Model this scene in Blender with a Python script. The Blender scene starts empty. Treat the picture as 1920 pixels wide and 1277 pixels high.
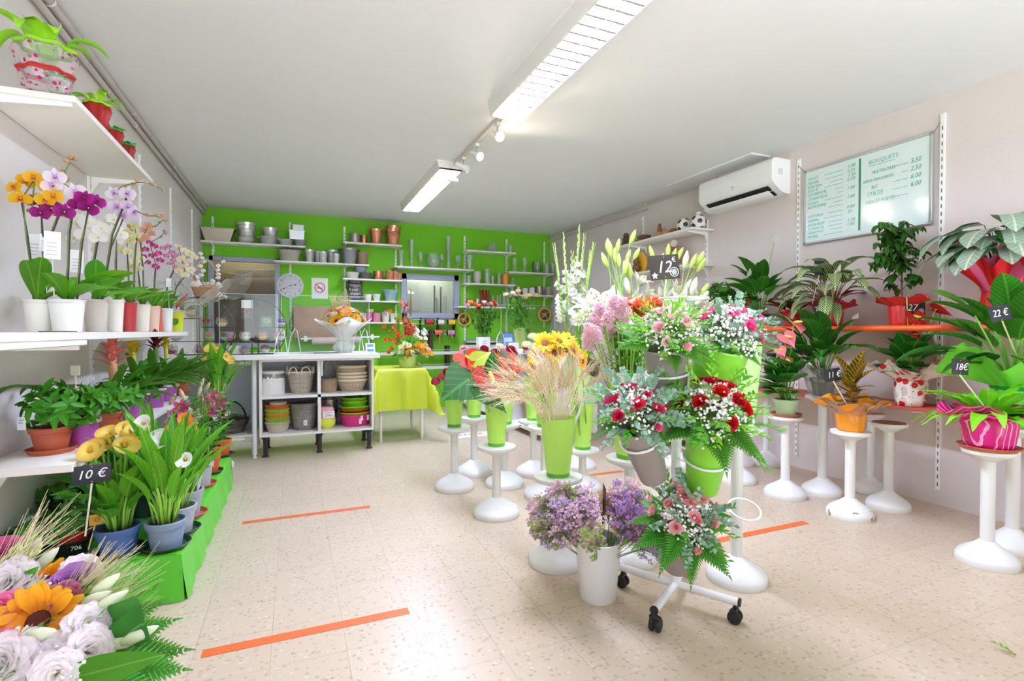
import bpy, math, random
from mathutils import Vector as V, Matrix as MX, Quaternion as Q, noise
R = random.Random(7)
PI = math.pi
C = bpy.context.scene.collection
# ---------------------------------------------------------------- camera model (metres, X along back wall, Y into the shop)
F = 968.0; YAW = math.radians(22.9); PIT = math.radians(1.0); EYE = 1.13
FW = V((math.sin(YAW), math.cos(YAW), 0)); RT = V((math.cos(YAW), -math.sin(YAW), 0))
def at(px, py, x=None, y=None, z=None, d=None):
    xc = (px-960)/F; yc = -(py-638.5)/F
    fy = math.cos(PIT)+yc*math.sin(PIT); fz = -math.sin(PIT)+yc*math.cos(PIT)
    r = FW*fy+RT*xc+V((0, 0, fz))
    if x is not None: t = x/r.x
    elif y is not None: t = y/r.y
    elif z is not None: t = (z-EYE)/r.z
    else: t = d
    return V((0, 0, EYE))+r*t
def cs(px): return F/math.hypot(F, px-960)   # how much narrower an upright thing is than its picture, off the axis
def depth(p): return (V(p)-V((0, 0, EYE))).dot(FW)
XL, XR, YB, ZC = -1.05, 3.86, 7.53, 2.70
# ---------------------------------------------------------------- materials
def lin(h):
    h = h.lstrip('#'); o = []
    for i in (0, 2, 4):
        c = int(h[i:i+2], 16)/255
        o.append(c/12.92 if c <= .04045 else ((c+.055)/1.055)**2.4)
    return (*o, 1)
MATS = {}
class NT:
    def __init__(s, name):
        s.m = bpy.data.materials.new(name); s.m.use_nodes = True; s.t = s.m.node_tree
        for n in list(s.t.nodes): s.t.nodes.remove(n)
        s.out = s.n('ShaderNodeOutputMaterial')
    def n(s, ty, **k):
        n = s.t.nodes.new(ty)
        for a, b in k.items():
            if a in n.inputs.keys(): n.inputs[a].default_value = b
            else: setattr(n, a, b)
        return n
    def l(s, a, b): s.t.links.new(a, b)
    def math(s, op, a, b=None):
        n = s.n('ShaderNodeMath', operation=op)
        for i, q in enumerate((a, b)):
            if q is None: continue
            if isinstance(q, (int, float)): n.inputs[i].default_value = q
            else: s.l(q, n.inputs[i])
        return n.outputs[0]
    def mix(s, f, a, b, blend='MIX'):
        n = s.n('ShaderNodeMix', data_type='RGBA', blend_type=blend)
        for k, q in ((0, f), (6, a), (7, b)):
            if isinstance(q, (int, float, tuple)): n.inputs[k].default_value = q
            else: s.l(q, n.inputs[k])
        return n.outputs[2]
    def ramp(s, f, stops, interp='LINEAR'):
        n = s.n('ShaderNodeValToRGB'); n.color_ramp.interpolation = interp
        e = n.color_ramp.elements
        while len(e) < len(stops): e.new(.5)
        for q, (p, c) in zip(e, stops): q.position = p; q.color = c if isinstance(c, tuple) else lin(c)
        s.l(f, n.inputs[0]); return n.outputs[0]
    def noise(s, scale, co=None, detail=3):
        n = s.n('ShaderNodeTexNoise', Scale=scale, Detail=detail)
        if co is not None: s.l(co, n.inputs['Vector'])
        return n.outputs[0]
    def co(s, k='Object'):
        return s.n('ShaderNodeTexCoord').outputs[k]
    def uv(s):
        x = s.n('ShaderNodeSeparateXYZ'); s.l(s.co('UV'), x.inputs[0]); return x.outputs[0], x.outputs[1]
    def rnd(s): return s.n('ShaderNodeObjectInfo').outputs['Random']
    def vary(s, col, amt=.12):
        n = s.n('ShaderNodeHueSaturation'); s.l(col, n.inputs['Color'])
        r = s.math('ADD', s.math('MULTIPLY', s.rnd(), 2*amt), 1-amt); s.l(r, n.inputs['Value'])
        h = s.math('ADD', s.math('MULTIPLY', s.rnd(), amt*.12), .5-amt*.06); s.l(h, n.inputs['Hue'])
        return n.outputs[0]
    def bsdf(s, col, rough=.5, metal=0., spec=.5, **k):
        b = s.n('ShaderNodeBsdfPrincipled', Roughness=rough, Metallic=metal, **k)
        b.inputs['Specular IOR Level'].default_value = spec
        if isinstance(col, tuple): b.inputs['Base Color'].default_value = col
        else: s.l(col, b.inputs['Base Color'])
        return b
    def done(s, sh): s.l(sh.outputs[0] if hasattr(sh, 'outputs') else sh, s.out.inputs[0]); return s.m
    def translucent(s, b, col, f=.25):
        t = s.n('ShaderNodeBsdfTranslucent')
        if isinstance(col, tuple): t.inputs[0].default_value = col
        else: s.l(col, t.inputs[0])
        m = s.n('ShaderNodeMixShader', Fac=f); s.l(b.outputs[0], m.inputs[1]); s.l(t.outputs[0], m.inputs[2]); return m
    def bump(s, b, h, st=.2, dist=.01):
        n = s.n('ShaderNodeBump', Strength=st, Distance=dist); s.l(h, n.inputs['Height']); s.l(n.outputs[0], b.inputs['Normal'])
def mat(col, rough=.5, metal=0., spec=.5, vary=0., bump=None, key=None):
    k = ('m', col, rough, metal, spec, vary, bump)
    if k in MATS: return MATS[k]
    t = NT('paint_'+col.strip('#')); c = lin(col)
    if vary: 
        n = t.noise(9, t.co()); c = t.mix(t.math('MULTIPLY', n, vary*2), c, tuple(q*.55 for q in c[:3])+(1,))
    b = t.bsdf(c, rough, metal, spec)
    if bump: t.bump(b, t.noise(bump[0], t.co(), 5), bump[1])
    MATS[k] = t.done(b); return MATS[k]
def emat(col, st):
    k = ('e', col, st)
    if k not in MATS:
        t = NT('glow'); e = t.n('ShaderNodeEmission', Color=lin(col), Strength=st); MATS[k] = t.done(e)
    return MATS[k]
def petal(stops, rough=.55, tl=.4, vary=.06):
    """petal colour from its foot (v = 0) to its tip (v = 1)"""
    if isinstance(stops, str): stops = ((0, stops), (1, stops))
    k = ('p', stops, tl, vary)
    if k in MATS: return MATS[k]
    t = NT('petal'); u, v = t.uv(); c = t.vary(t.ramp(v, stops), vary)
    MATS[k] = t.done(t.translucent(t.bsdf(c, rough, spec=.3), c, tl)); return MATS[k]
def leafm(base, vein='#b5d46a', kind='mid', freq=14., slope=5., rough=.38, tl=.22, edge=None, vary=.16, boost=True):
    """leaf blade: midrib, slanting side veins or bands, and a coloured margin where the species has one"""
    k = ('l', base, vein, kind, freq, slope, rough, tl, edge, vary, boost)
    if k in MATS: return MATS[k]
    t = NT('leaf'); u, v = t.uv(); au = t.math('ABSOLUTE', t.math('SUBTRACT', u, .5))
    bc = lin(base); bc = (min(1, bc[0]*1.35+.01), min(1, bc[1]*1.22+.01), bc[2]*.8, 1) if boost else bc
    c = t.mix(t.math('MULTIPLY', t.noise(30, t.co(), 2), .45), bc, tuple(q*.65 for q in bc[:3])+(1,))
    if kind in ('side', 'band', 'rib'):
        s = t.math('SINE', t.math('MULTIPLY', t.math('SUBTRACT', t.math('MULTIPLY', v, freq), t.math('MULTIPLY', au, slope)), 6.28))
        f = t.math('GREATER_THAN', s, {'side': .82, 'band': .1, 'rib': .62}[kind])
        c = t.mix(t.math('MULTIPLY', f, .4 if kind == 'side' else .9), c, lin(vein))
    if kind != 'none': c = t.mix(t.math('MULTIPLY', t.math('LESS_THAN', au, .028), .75), c, lin(vein))
    if edge: c = t.mix(t.math('GREATER_THAN', au, edge[1]), c, lin(edge[0]))
    c = t.vary(c, vary)
    MATS[k] = t.done(t.translucent(t.bsdf(c, rough+.06, spec=.16), c, tl)); return MATS[k]
def film(tint='#ffffff', gl=.5, op=0., rough=.08, dots=None):
    k = ('f', tint, gl, op, rough, dots)
    if k in MATS: return MATS[k]
    t = NT('clear_film'); tr = t.n('ShaderNodeBsdfTransparent', Color=lin(tint)); g = t.n('ShaderNodeBsdfGlossy', Roughness=rough)
    fr = t.n('ShaderNodeLayerWeight', Blend=.5); sch = t.math('ADD', t.math('MULTIPLY', t.math('POWER', fr.outputs['Facing'], 3), .7*gl), .05*gl)
    m = t.n('ShaderNodeMixShader'); t.l(sch, m.inputs[0]); t.l(tr.outputs[0], m.inputs[1]); t.l(g.outputs[0], m.inputs[2])
    o = m
    if op:
        d = t.n('ShaderNodeBsdfDiffuse', Color=lin(tint)); o = t.n('ShaderNodeMixShader', Fac=op); t.l(m.outputs[0], o.inputs[1]); t.l(d.outputs[0], o.inputs[2])
    if dots:
        vo = t.n('ShaderNodeTexVoronoi', Scale=dots[1]); t.l(t.co(), vo.inputs['Vector'])
        d = t.n('ShaderNodeBsdfDiffuse', Color=lin(dots[0])); o2 = t.n('ShaderNodeMixShader'); t.l(t.math('LESS_THAN', vo.outputs['Distance'], dots[2]), o2.inputs[0])
        t.l(o.outputs[0], o2.inputs[1]); t.l(d.outputs[0], o2.inputs[2]); o = o2
    MATS[k] = t.done(o); return MATS[k]
# ---------------------------------------------------------------- mesh building
class MB:
    def __init__(s): s.v = []; s.f = []; s.uv = []; s.mi = []; s.sm = []
    def add(s, vs, fs, uv=None, mi=0, M=None, sm=True):
        b = len(s.v); vs = [V(p) for p in vs]
        if M is not None: vs = [M@p for p in vs]
        s.v += vs; s.uv += uv if uv else [(.5, .5)]*len(vs)
        s.f += [tuple(i+b for i in f) for f in fs]; s.mi += [mi]*len(fs); s.sm += [sm]*len(fs); return s
    def merge(s, o, M=None, mo=0):
        b = len(s.v); s.v += [M@p for p in o.v] if M is not None else o.v; s.uv += o.uv
        s.f += [tuple(i+b for i in f) for f in o.f]; s.mi += [m+mo for m in o.mi]; s.sm += o.sm; return s
    def mesh(s, name, mats):
        me = bpy.data.meshes.new(name); me.from_pydata([tuple(p) for p in s.v], [], s.f)
        l = me.uv_layers.new(name='uv'); idx = [i for f in s.f for i in f]
        l.data.foreach_set('uv', [c for i in idx for c in s.uv[i]])
        me.polygons.foreach_set('material_index', s.mi); me.polygons.foreach_set('use_smooth', s.sm)
        for m in (mats if isinstance(mats, (list, tuple)) else [mats]): me.materials.append(m)
        me.update(); return me
    def obj(s, name, mats, parent=None, loc=None):
        me = s.mesh(name, mats)
        if name not in ('foliage', 'cloth', 'tablecloth', 'cellophane', 'paper_wrap', 'wrap', 'wrap_skirt', 'film_wrap', 'cotton_boll'): me.set_sharp_from_angle(angle=.7)
        return put(name, me, parent, MX.Translation(loc) if loc is not None else None)
    # shapes
    def box(s, a, b, mi=0, M=None, bev=0):
        x0, y0, z0 = a; x1, y1, z1 = b
        if bev:
            e = bev; P = []
            for z, k in ((z0, e), (z0+e, 0), (z1-e, 0), (z1, e)):
                P += [(x0+k+e, y0+k, z), (x1-k-e, y0+k, z), (x1-k, y0+k+e, z), (x1-k, y1-k-e, z), (x1-k-e, y1-k, z), (x0+k+e, y1-k, z), (x0+k, y1-k-e, z), (x0+k, y0+k+e, z)]
            fs = [tuple(range(7, -1, -1)), tuple(range(24, 32))]
            for r in range(3): fs += [(r*8+i, r*8+(i+1) % 8, r*8+8+(i+1) % 8, r*8+8+i) for i in range(8)]
            return s.add(P, fs, None, mi, M, False)
        P = [(x0, y0, z0), (x1, y0, z0), (x1, y1, z0), (x0, y1, z0), (x0, y0, z1), (x1, y0, z1), (x1, y1, z1), (x0, y1, z1)]
        return s.add(P, [(3, 2, 1, 0), (4, 5, 6, 7), (0, 1, 5, 4), (1, 2, 6, 5), (2, 3, 7, 6), (3, 0, 4, 7)], None, mi, M, False)
    def lathe(s, pr, n=24, mi=0, M=None, sm=True, rib=None):
        """pr: (radius, height); a run of equal mi, or a third entry naming the material slot of the band above it"""
        P = []; uv = []; fs = []; ms = []
        for k, q in enumerate(pr):
            for i in range(n):
                a = 2*PI*i/n; r = q[0]*(1+(rib[1]*math.cos(rib[0]*a) if rib else 0))
                P.append((r*math.cos(a), r*math.sin(a), q[1])); uv.append((i/n, k/max(1, len(pr)-1)))
        for k in range(len(pr)-1):
            for i in range(n): fs.append((k*n+i, k*n+(i+1) % n, (k+1)*n+(i+1) % n, (k+1)*n+i)); ms.append(pr[k][2] if len(pr[k]) > 2 else mi)
        b = len(s.f); s.add(P, fs, uv, mi, M, sm); s.mi[b:] = ms
        return s
    def tube(s, path, r, n=6, mi=0, M=None, cap=True):
        path = [V(p) for p in path]; m = len(path); P = []; fs = []; uv = []
        rr = r if isinstance(r, (list, tuple)) else [r]*m; up = None
        for k in range(m):
            t = (path[min(k+1, m-1)]-path[max(k-1, 0)]).normalized()
            if up is None: up = t.orthogonal().normalized()
            up = (up-t*up.dot(t)); up = up.normalized() if up.length > 1e-6 else t.orthogonal().normalized(); w = t.cross(up)
            for i in range(n):
                a = 2*PI*i/n; P.append(path[k]+(up*math.cos(a)+w*math.sin(a))*rr[k]); uv.append((i/n, k/max(1, m-1)))
        for k in range(m-1): fs += [(k*n+i, k*n+(i+1) % n, (k+1)*n+(i+1) % n, (k+1)*n+i) for i in range(n)]
        if cap: fs += [tuple(range(n-1, -1, -1)), tuple((m-1)*n+i for i in range(n))]
        return s.add(P, fs, uv, mi, M)
    def ball(s, c, r, mi=0, n=8, k=5, sc=(1, 1, 1), M=None):
        T = MX.Translation(c)@MX.Diagonal((r*sc[0], r*sc[1], r*sc[2], 1))
        pr = [(max(math.sin(PI*i/k), 1e-4), -math.cos(PI*i/k)) for i in range(k+1)]
        return s.lathe(pr, n, mi, (M@T) if M is not None else T)
    def ico(s, c, r, mi=0):
        g = 1.618; a = r/1.902; c = V(c)
        P = [c+V(p)*a for p in ((-1, g, 0), (1, g, 0), (-1, -g, 0), (1, -g, 0), (0, -1, g), (0, 1, g), (0, -1, -g), (0, 1, -g), (g, 0, -1), (g, 0, 1), (-g, 0, -1), (-g, 0, 1))]
        return s.add(P, [(0, 11, 5), (0, 5, 1), (0, 1, 7), (0, 7, 10), (0, 10, 11), (1, 5, 9), (5, 11, 4), (11, 10, 2), (10, 7, 6), (7, 1, 8), (3, 9, 4), (3, 4, 2), (3, 2, 6), (3, 6, 8), (3, 8, 9), (4, 9, 5), (2, 4, 11), (6, 2, 10), (8, 6, 7), (9, 8, 1)], None, mi)
    def leaf(s, L, W, shape='lance', bend=.6, fold=.12, n=7, wave=0, M=None, mi=0, pitch=0., cols=1, v0=0., wf=3.):
        """blade growing along +Y, face up (+Z), drooping by bend radians over its length"""
        y = z = 0.; P = []; uv = []; fs = []; nc = 2*cols+1
        for i in range(n+1):
            t = i/n; a = pitch-bend*t
            if i: y += L/n*math.cos(pitch-bend*(t-.5/n)); z += L/n*math.sin(pitch-bend*(t-.5/n))
            w = W/2*SH[shape](t, i); ny, nz = -math.sin(a), math.cos(a)
            for j in range(-cols, cols+1):
                u = j/cols; o = fold*abs(u)**1.5*w*2 + wave*math.sin(t*wf*2*PI+(j > 0)*1.3)*abs(u)*W
                P.append((u*w, y+ny*o, z+nz*o)); uv.append((.5+u*.5*min(1, SH[shape](t, 0)+.02), v0+(1-v0)*t))
        for i in range(n):
            for j in range(nc-1): q = i*nc+j; fs.append((q, q+1, q+nc+1, q+nc))
        return s.add(P, fs, uv, mi, M)
    def heart(s, L, W, cup=.15, droop=.3, M=None, mi=0, n=22):
        """heart-shaped blade: notch at the origin, tip towards +Y, face up"""
        P = [(0, 0, 0)]; uv = [(.5, .22)]; fs = []
        for k, q in enumerate((.35, .7, 1.)):
            for i in range(n):
                a = 2*PI*i/n+PI/n; x = 16*math.sin(a)**3/32; h = -(13*math.cos(a)-5*math.cos(2*a)-2*math.cos(3*a)-math.cos(4*a))/29.
                y0 = -.17; X, Y = x*q*W, ((h-y0)*q)*L
                P.append((X, Y, cup*abs(X)-droop*Y*abs(Y)/L*(1 if Y > 0 else .8))); uv.append((.5+x*q*.96, min(1, max(0, .22+(h-y0)*q*.8))))
        for i in range(n):
            j = (i+1) % n; fs.append((0, 1+i, 1+j))
            for k in range(2): fs.append((1+k*n+i, 1+k*n+n+i, 1+k*n+n+j, 1+k*n+j))
        return s.add(P, fs, uv, mi, M)
SH = {'lance': lambda t, i: max(.02, math.sin(PI*min(1, t**.75))**.9 if t < 1 else .02),
      'ovate': lambda t, i: max(.03, math.sin(PI*t**.62)**.75 if 0 < t < 1 else .03),
      'round': lambda t, i: max(.05, math.sqrt(max(0, 1-(2*t-1)**2))),
      'strap': lambda t, i: max(.03, min(1, .55+t*1.2)*(1-max(0, t-.55)**2*4.6)),
      'obov': lambda t, i: max(.12, math.sin(PI*t**1.35)**.7 if 0 < t < 1 else .12),
      'petal': lambda t, i: max(.18, min(1, .3+1.5*t)*math.sqrt(max(.06, 1-max(0, t-.5)**2*3.6))),
      'saw': lambda t, i: max(.02, (1-t)**.8*(.62+.38*(i % 2))),
      'wedge': lambda t, i: .15+.85*t}
def put(name, me, parent=None, M=None):
    o = bpy.data.objects.new(name, me); C.objects.link(o)
    if parent is not None: o.parent = parent
    if M is not None: o.matrix_local = M
    return o
def tag(o, label, cat, group=None, kind=None):
    o['label'] = label; o['category'] = cat
    if group: o['group'] = group
    if kind: o['kind'] = kind
    return o
def thing(name, label, cat, loc=(0, 0, 0), group=None, rz=0., M=None):
    o = put(name, None, None, M if M is not None else MX.Translation(loc)@MX.Rotation(rz, 4, 'Z')); o.empty_display_size = .05
    return tag(o, label, cat, group)
def struct(name, mb, mats):
    o = mb.obj(name, mats); o['kind'] = 'structure'; return o
def orient(loc, d, roll=0., sc=1.):
    """local +Z along d"""
    return MX.Translation(loc)@V(d).to_track_quat('Z', 'Y').to_matrix().to_4x4()@MX.Rotation(roll, 4, 'Z')@MX.Scale(sc, 4)
def aim(loc, d, roll=0., sc=1., up=(0, 0, 1)):
    """local +Y along d, +Z as near up as it goes (leaves)"""
    y = V(d).normalized(); z = V(up)-y*V(up).dot(y); z = z.normalized() if z.length > 1e-4 else y.orthogonal().normalized(); x = y.cross(z)
    m = MX((x, y, z)).transposed().to_4x4()
    return MX.Translation(loc)@m@MX.Rotation(roll, 4, 'Y')@MX.Scale(sc, 4)
def arc(a, b, sag=0., n=5, side=None):
    a, b = V(a), V(b); s = side if side is not None else V((0, 0, 1))
    return [a.lerp(b, i/n)+V(s)*sag*4*(i/n)*(1-i/n) for i in range(n+1)]
def text(s, size, m, parent, M, name='lettering', shear=0., align='LEFT', ext=.0006, sx=1.):
    c = bpy.data.curves.new('txt', 'FONT'); c.body = s; c.size = size; c.shear = shear; c.align_x = align; c.extrude = ext; c.resolution_u = 2
    o = bpy.data.objects.new('txt', c); C.objects.link(o); bpy.context.view_layer.update()
    me = bpy.data.meshes.new_from_object(o.evaluated_get(bpy.context.evaluated_depsgraph_get())); bpy.data.objects.remove(o); bpy.data.curves.remove(c)
    me.materials.clear(); me.materials.append(m)
    return put(name, me, parent, M@MX.Diagonal((sx, 1, 1, 1)))
def plane_M(o, x, y):
    """frame whose X runs along x and Y along y, Z out of the surface"""
    x = V(x).normalized(); y = V(y).normalized(); z = x.cross(y); m = MX((x, y, z)).transposed().to_4x4(); return MX.Translation(o)@m
PROTO = {}
def proto(key, fn):
    if key not in PROTO: PROTO[key] = fn()
    return PROTO[key]
RZ = lambda a: MX.Rotation(a, 4, 'Z')
RX = lambda a: MX.Rotation(a, 4, 'X')
TR = lambda *p: MX.Translation(p)
# ---------------------------------------------------------------- flowers: +Z is the way they face, origin at the stem
def f_rose(k=20, s=1., seed=1, open_=1.):
    r = random.Random(seed); b = MB()
    for i in range(k):
        f = i/k; a = i*2.4+r.random()*.3
        b.leaf((.020+.010*f)*s, (.018+.019*f)*s, 'petal', bend=(-.35+1.5*f*open_), fold=.42-.22*f, n=4, M=RZ(a)@TR(0, (.001+.009*f)*s, 0), pitch=1.45-.45*f*open_, cols=2, v0=.0)
    b.lathe([(.002*s, -.012*s), (.008*s, -.006*s), (.011*s, .002*s)], 8, 1)
    for i in range(5): b.leaf(.02*s, .006*s, 'lance', bend=.9, fold=.1, n=3, M=RZ(i*1.257)@TR(0, .008*s, -.002*s), pitch=.5, mi=1)
    return b
def f_ruffle(k=40, s=.03, seed=2):
    r = random.Random(seed); b = MB()
    for i in range(k):
        f = (i/k)**.7; a = i*2.4
        b.leaf(s*(.55+.5*f), s*(.5+.45*f), 'petal', bend=.2+1.3*f, fold=.1, n=4, wave=.09, M=RZ(a)@TR(0, s*.18*f, 0), pitch=1.5-.7*f+r.uniform(-.2, .2), cols=2, wf=2.5)
    b.lathe([(.003, -s*.6), (s*.22, -s*.2), (s*.3, s*.1)], 8, 1); return b
def f_daisy(k=17, s=.055, disc=.35, layers=2, seed=3, shape='lance', w=.34):
    r = random.Random(seed); b = MB()
    for q in range(layers):
        for i in range(k):
            b.leaf(s*(1-.1*q)*r.uniform(.85, 1.05), s*w, shape, bend=r.uniform(-.1, .6), fold=.12, n=4, M=RZ(2*PI*(i+.5*q)/k+r.uniform(-.1, .1))@TR(0, s*disc*.8, .002*q), pitch=r.uniform(.05, .55)+.2*q)
    b.lathe([(s*disc*1.05, 0), (s*disc, s*.07), (s*disc*.7, s*.14, ), (s*disc*.25, s*.11), (.0005, s*.09)], 14, 1)
    b.lathe([(.003, -s*.35), (s*disc*.8, -s*.12), (s*disc*1.25, 0)], 12, 2)
    for i in range(9): b.leaf(s*.5, s*.2, 'lance', bend=.8, n=3, M=RZ(i*.7)@TR(0, s*disc, -.004), mi=2, pitch=-.1)
    return b
def f_lily(s=.08, k=6, wave=.03, curl=1.5):
    b = MB()
    for i in range(k): b.leaf(s*1.15, s*(.46 if i % 2 else .33), 'lance', bend=curl, fold=.14, n=7, wave=wave, M=RZ(i*PI/3)@TR(0, s*.04, 0), pitch=1.15, cols=2)
    for i in range(6):
        a = i*PI/3+.3; p = V((math.cos(a)*s*.28, math.sin(a)*s*.28, s*.75)); b.tube([(0, 0, 0), p*.6+V((0, 0, s*.1)), p], .0012, 4, 1)
        b.ball(p, s*.05, 2, 6, 4, (1, 1, .6))
    b.lathe([(.003, -s*.15), (s*.07, 0), (s*.09, s*.12)], 8, 1); return b
def f_lilybud(s=.08): return MB().lathe([(.002, 0), (s*.11, s*.1), (s*.19, s*.4), (s*.18, s*.75), (s*.09, s*1.05), (.001, s*1.18)], 12, 0, rib=(3, .1))
def f_orchid(s=.04):
    b = MB()
    for a in (PI/2, PI/2+2.2, PI/2-2.2): b.leaf(s, s*.62, 'ovate', bend=.35, fold=.08, n=5, M=RZ(a-PI/2), pitch=.15, cols=2)
    for a in (-1.45, 1.45): b.leaf(s*1.05, s*1.15, 'round', bend=.3, fold=.05, n=6, M=TR(0, 0, .002)@RZ(a), pitch=.2, cols=2, v0=0)
    b.leaf(s*.5, s*.34, 'ovate', bend=-1.2, fold=.35, n=4, M=TR(0, 0, .003)@RZ(PI), pitch=.9, mi=1, cols=2)
    for a in (-.9, .9): b.leaf(s*.26, s*.2, 'round', bend=-.6, fold=.2, n=3, M=TR(0, 0, .004)@RZ(PI+a), pitch=.8, mi=1)
    b.ball((0, s*.04, s*.12), s*.08, 2, 6, 4); return b
def f_calla(s=.07):
    """a flaring funnel with one long tip and a finger-like spadix"""
    b = MB(); n, m = 18, 8; P = []; uv = []; fs = []
    for k in range(m+1):
        t = k/m
        for i in range(n+1):
            a = -PI+2*PI*i/n*1.08; tip = (math.cos(a)*.5+.5)**3
            r = s*(.07+.20*t**1.2)+s*max(0, t-.72)*(.75+1.5*tip)
            P.append((r*math.sin(a)*.9, r*math.cos(a), s*(t*1.25-max(0, t-.78)*(.9-1.*tip)*1.0)+i*.00002)); uv.append((i/n, t))
    for k in range(m):
        for i in range(n): q = k*(n+1)+i; fs.append((q, q+1, q+n+2, q+n+1))
    b.add(P, fs, uv, 0); b.tube([(0, 0, s*.25), (0, 0, s*.7), (0, .003, s*1.0)], [s*.055, s*.06, s*.03], 7, 1); return b
def f_spathe(L=.1, W=.1, cup=.18, droop=.25, sp=.6):
    b = MB().heart(L, W, cup, droop, RZ(PI)); b.tube([(0, 0, 0), (0, -L*.16, L*.22*sp), (0, -L*.34, L*.4*sp)], [L*.055, L*.06, L*.03], 7, 1); return b
def f_peacelily(s=.1):
    b = MB().leaf(s*1.1, s*.6, 'ovate', bend=-.5, fold=.22, n=7, pitch=1.1, cols=2); b.tube([(0, .006, 0), (0, .02, s*.45)], s*.055, 7, 1); return b
def f_bromeliad(s=.1, seed=4):
    r = random.Random(seed); b = MB()
    for i in range(26):
        f = i/26; b.leaf(s*(1.15-.65*f), s*.28, 'lance', bend=.8-.6*f+r.uniform(-.2, .2), fold=.3, n=6, M=TR(0, 0, s*1.3*f)@RZ(i*2.4), pitch=.95+.5*f, cols=1)
    b.lathe([(s*.14, -s*.8), (s*.17, 0), (s*.12, s*1.2)], 9, 1); return b
def f_gladspike(L=.75, k=8, kb=9, seed=5, c=1.):
    r = random.Random(seed); b = MB(); path = [(0, 0, 0), (.01, 0, L*.4), (0, .01, L*.8), (.012, .012, L)]
    b.tube(path, [.006, .005, .0035, .002], 6, 1)
    for i in range(k):
        z = L*(.18+.42*i/k); a = r.uniform(-1.3, 1.3)-PI/2; M = TR(0, 0, z)@RZ(a)@RX(-1.0); sz = .055*(1-.35*i/k)*c
        for j in range(6): b.leaf(sz, sz*.62, 'petal', bend=.75, fold=.1, n=4, wave=.05, M=M@TR(0, 0, .012)@RZ(j*PI/3), pitch=1.05, cols=1)
        b.lathe([(.002, -.012), (.007, .0), (.009, .018)], 6, 1, M)
    for i in range(kb):
        z = L*(.6+.4*i/kb); a = (i % 2)*PI+r.uniform(-.3, .3)-PI/2
        b.lathe([(.002, 0), (.007*(1.2-.6*i/kb), .014), (.001, .05*(1.1-.5*i/kb))], 6, 2, TR(0, 0, z)@RZ(a)@RX(-.3))
    return b
def f_gyp(k=34, s=.12, seed=6, ball=.0042):
    r = random.Random(seed); b = MB()
    for i in range(k):
        d = V((r.gauss(0, .42), r.gauss(0, .42), 1)).normalized(); p = d*s*r.uniform(.6, 1.05)
        if i % 2 == 0: b.tube([(0, 0, 0), p*.55+V((r.gauss(0, .004), r.gauss(0, .004), 0)), p], [.0009, .0006, .0005], 3, 1, cap=False)
        b.ico(p, ball*r.uniform(.65, 1.25))
    return b
def f_euc(L=.2, k=9, s=.03, seed=7):
    r = random.Random(seed); b = MB(); p = [V((0, L*t, .25*L*(t-t*t)*1.5)) for t in (0, .25, .5, .75, 1)]; b.tube(p, [.0022, .002, .0016, .0012, .0008], 4, 1)
    for i in range(k):
        t = .12+.88*i/k; q = V((0, L*t, .25*L*(t-t*t)*1.5)); z = s*(1.1-.6*t)
        for sd in (-1, 1): b.leaf(z, z*.95, 'round', bend=.2, fold=.08, n=4, M=MX.Translation(q)@RZ(-sd*(1.2-.4*t))@MX.Rotation(r.uniform(-.9, .9), 4, 'Y'), pitch=r.uniform(-.1, .6))
    return b
def f_ruscus(L=.24, k=13, s=.045, seed=8, w=.36):
    r = random.Random(seed); b = MB(); cv = lambda t: V((0, L*t, .2*L*math.sin(t*2.4))); b.tube([cv(t/5) for t in range(6)], [.002, .0018, .0015, .0012, .001, .0007], 4, 1)
    for i in range(k):
        t = .15+.85*i/k; sd = 1 if i % 2 else -1; z = s*(1.1-.45*t)
        b.leaf(z, z*w, 'lance', bend=.3, fold=.15, n=4, M=MX.Translation(cv(t))@RZ(-sd*r.uniform(.5, .95))@MX.Rotation(r.uniform(-.5, .5), 4, 'Y'), pitch=r.uniform(0, .5))
    return b
def f_fern(L=.24, k=12, W=.2, seed=9, droop=.5):
    """leatherleaf: a triangular frond of toothed leaflets"""
    r = random.Random(seed); b = MB(); cv = lambda t: V((0, L*t, -droop*L*t*t*.5)); b.tube([cv(t/5) for t in range(6)], [.0016, .0014, .0012, .001, .0008, .0005], 4, 1)
    for i in range(k):
        t = .14+.84*i/k; z = W*.62*(1.04-t)**.85
        for sd in (-1, 1): b.leaf(z, z*.46+.006, 'saw', bend=.25, fold=.03, n=9, M=MX.Translation(cv(t))@RZ(-sd*(1.05-.35*t)), pitch=.05-t*droop*.6)
    b.leaf(L*.16, L*.06, 'saw', n=7, M=MX.Translation(cv(.97)), pitch=-droop*.8); return b
def f_statice(L=.3, seed=10, k=34):
    r = random.Random(seed); b = MB(); b.tube([(0, 0, 0), (.004, .003, L*.5), (0, 0, L*.8)], [.0022, .002, .0014], 5, 2)
    for i in range(k):
        t = r.random(); c = V((r.gauss(0, .028), r.gauss(0, .028), L*(.62+.38*t)))
        b.tube([(0, 0, L*(.5+.25*t)), c], [.0012, .0009], 3, 2, cap=False)
        for j in range(9):
            p = c+V((r.gauss(0, .009), r.gauss(0, .009), r.uniform(-.004, .012))); m = 0 if r.random() < .72 else 1
            b.add([p+V((.0058*math.cos(a), .0058*math.sin(a), .003+.003*(q % 2))) for q, a in enumerate((0, 1.05, 2.1, 3.14, 4.19, 5.24))]+[p-V((0, 0, .003))], [(6, i_, (i_+1) % 6) for i_ in range(6)], None, m)
    return b
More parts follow.
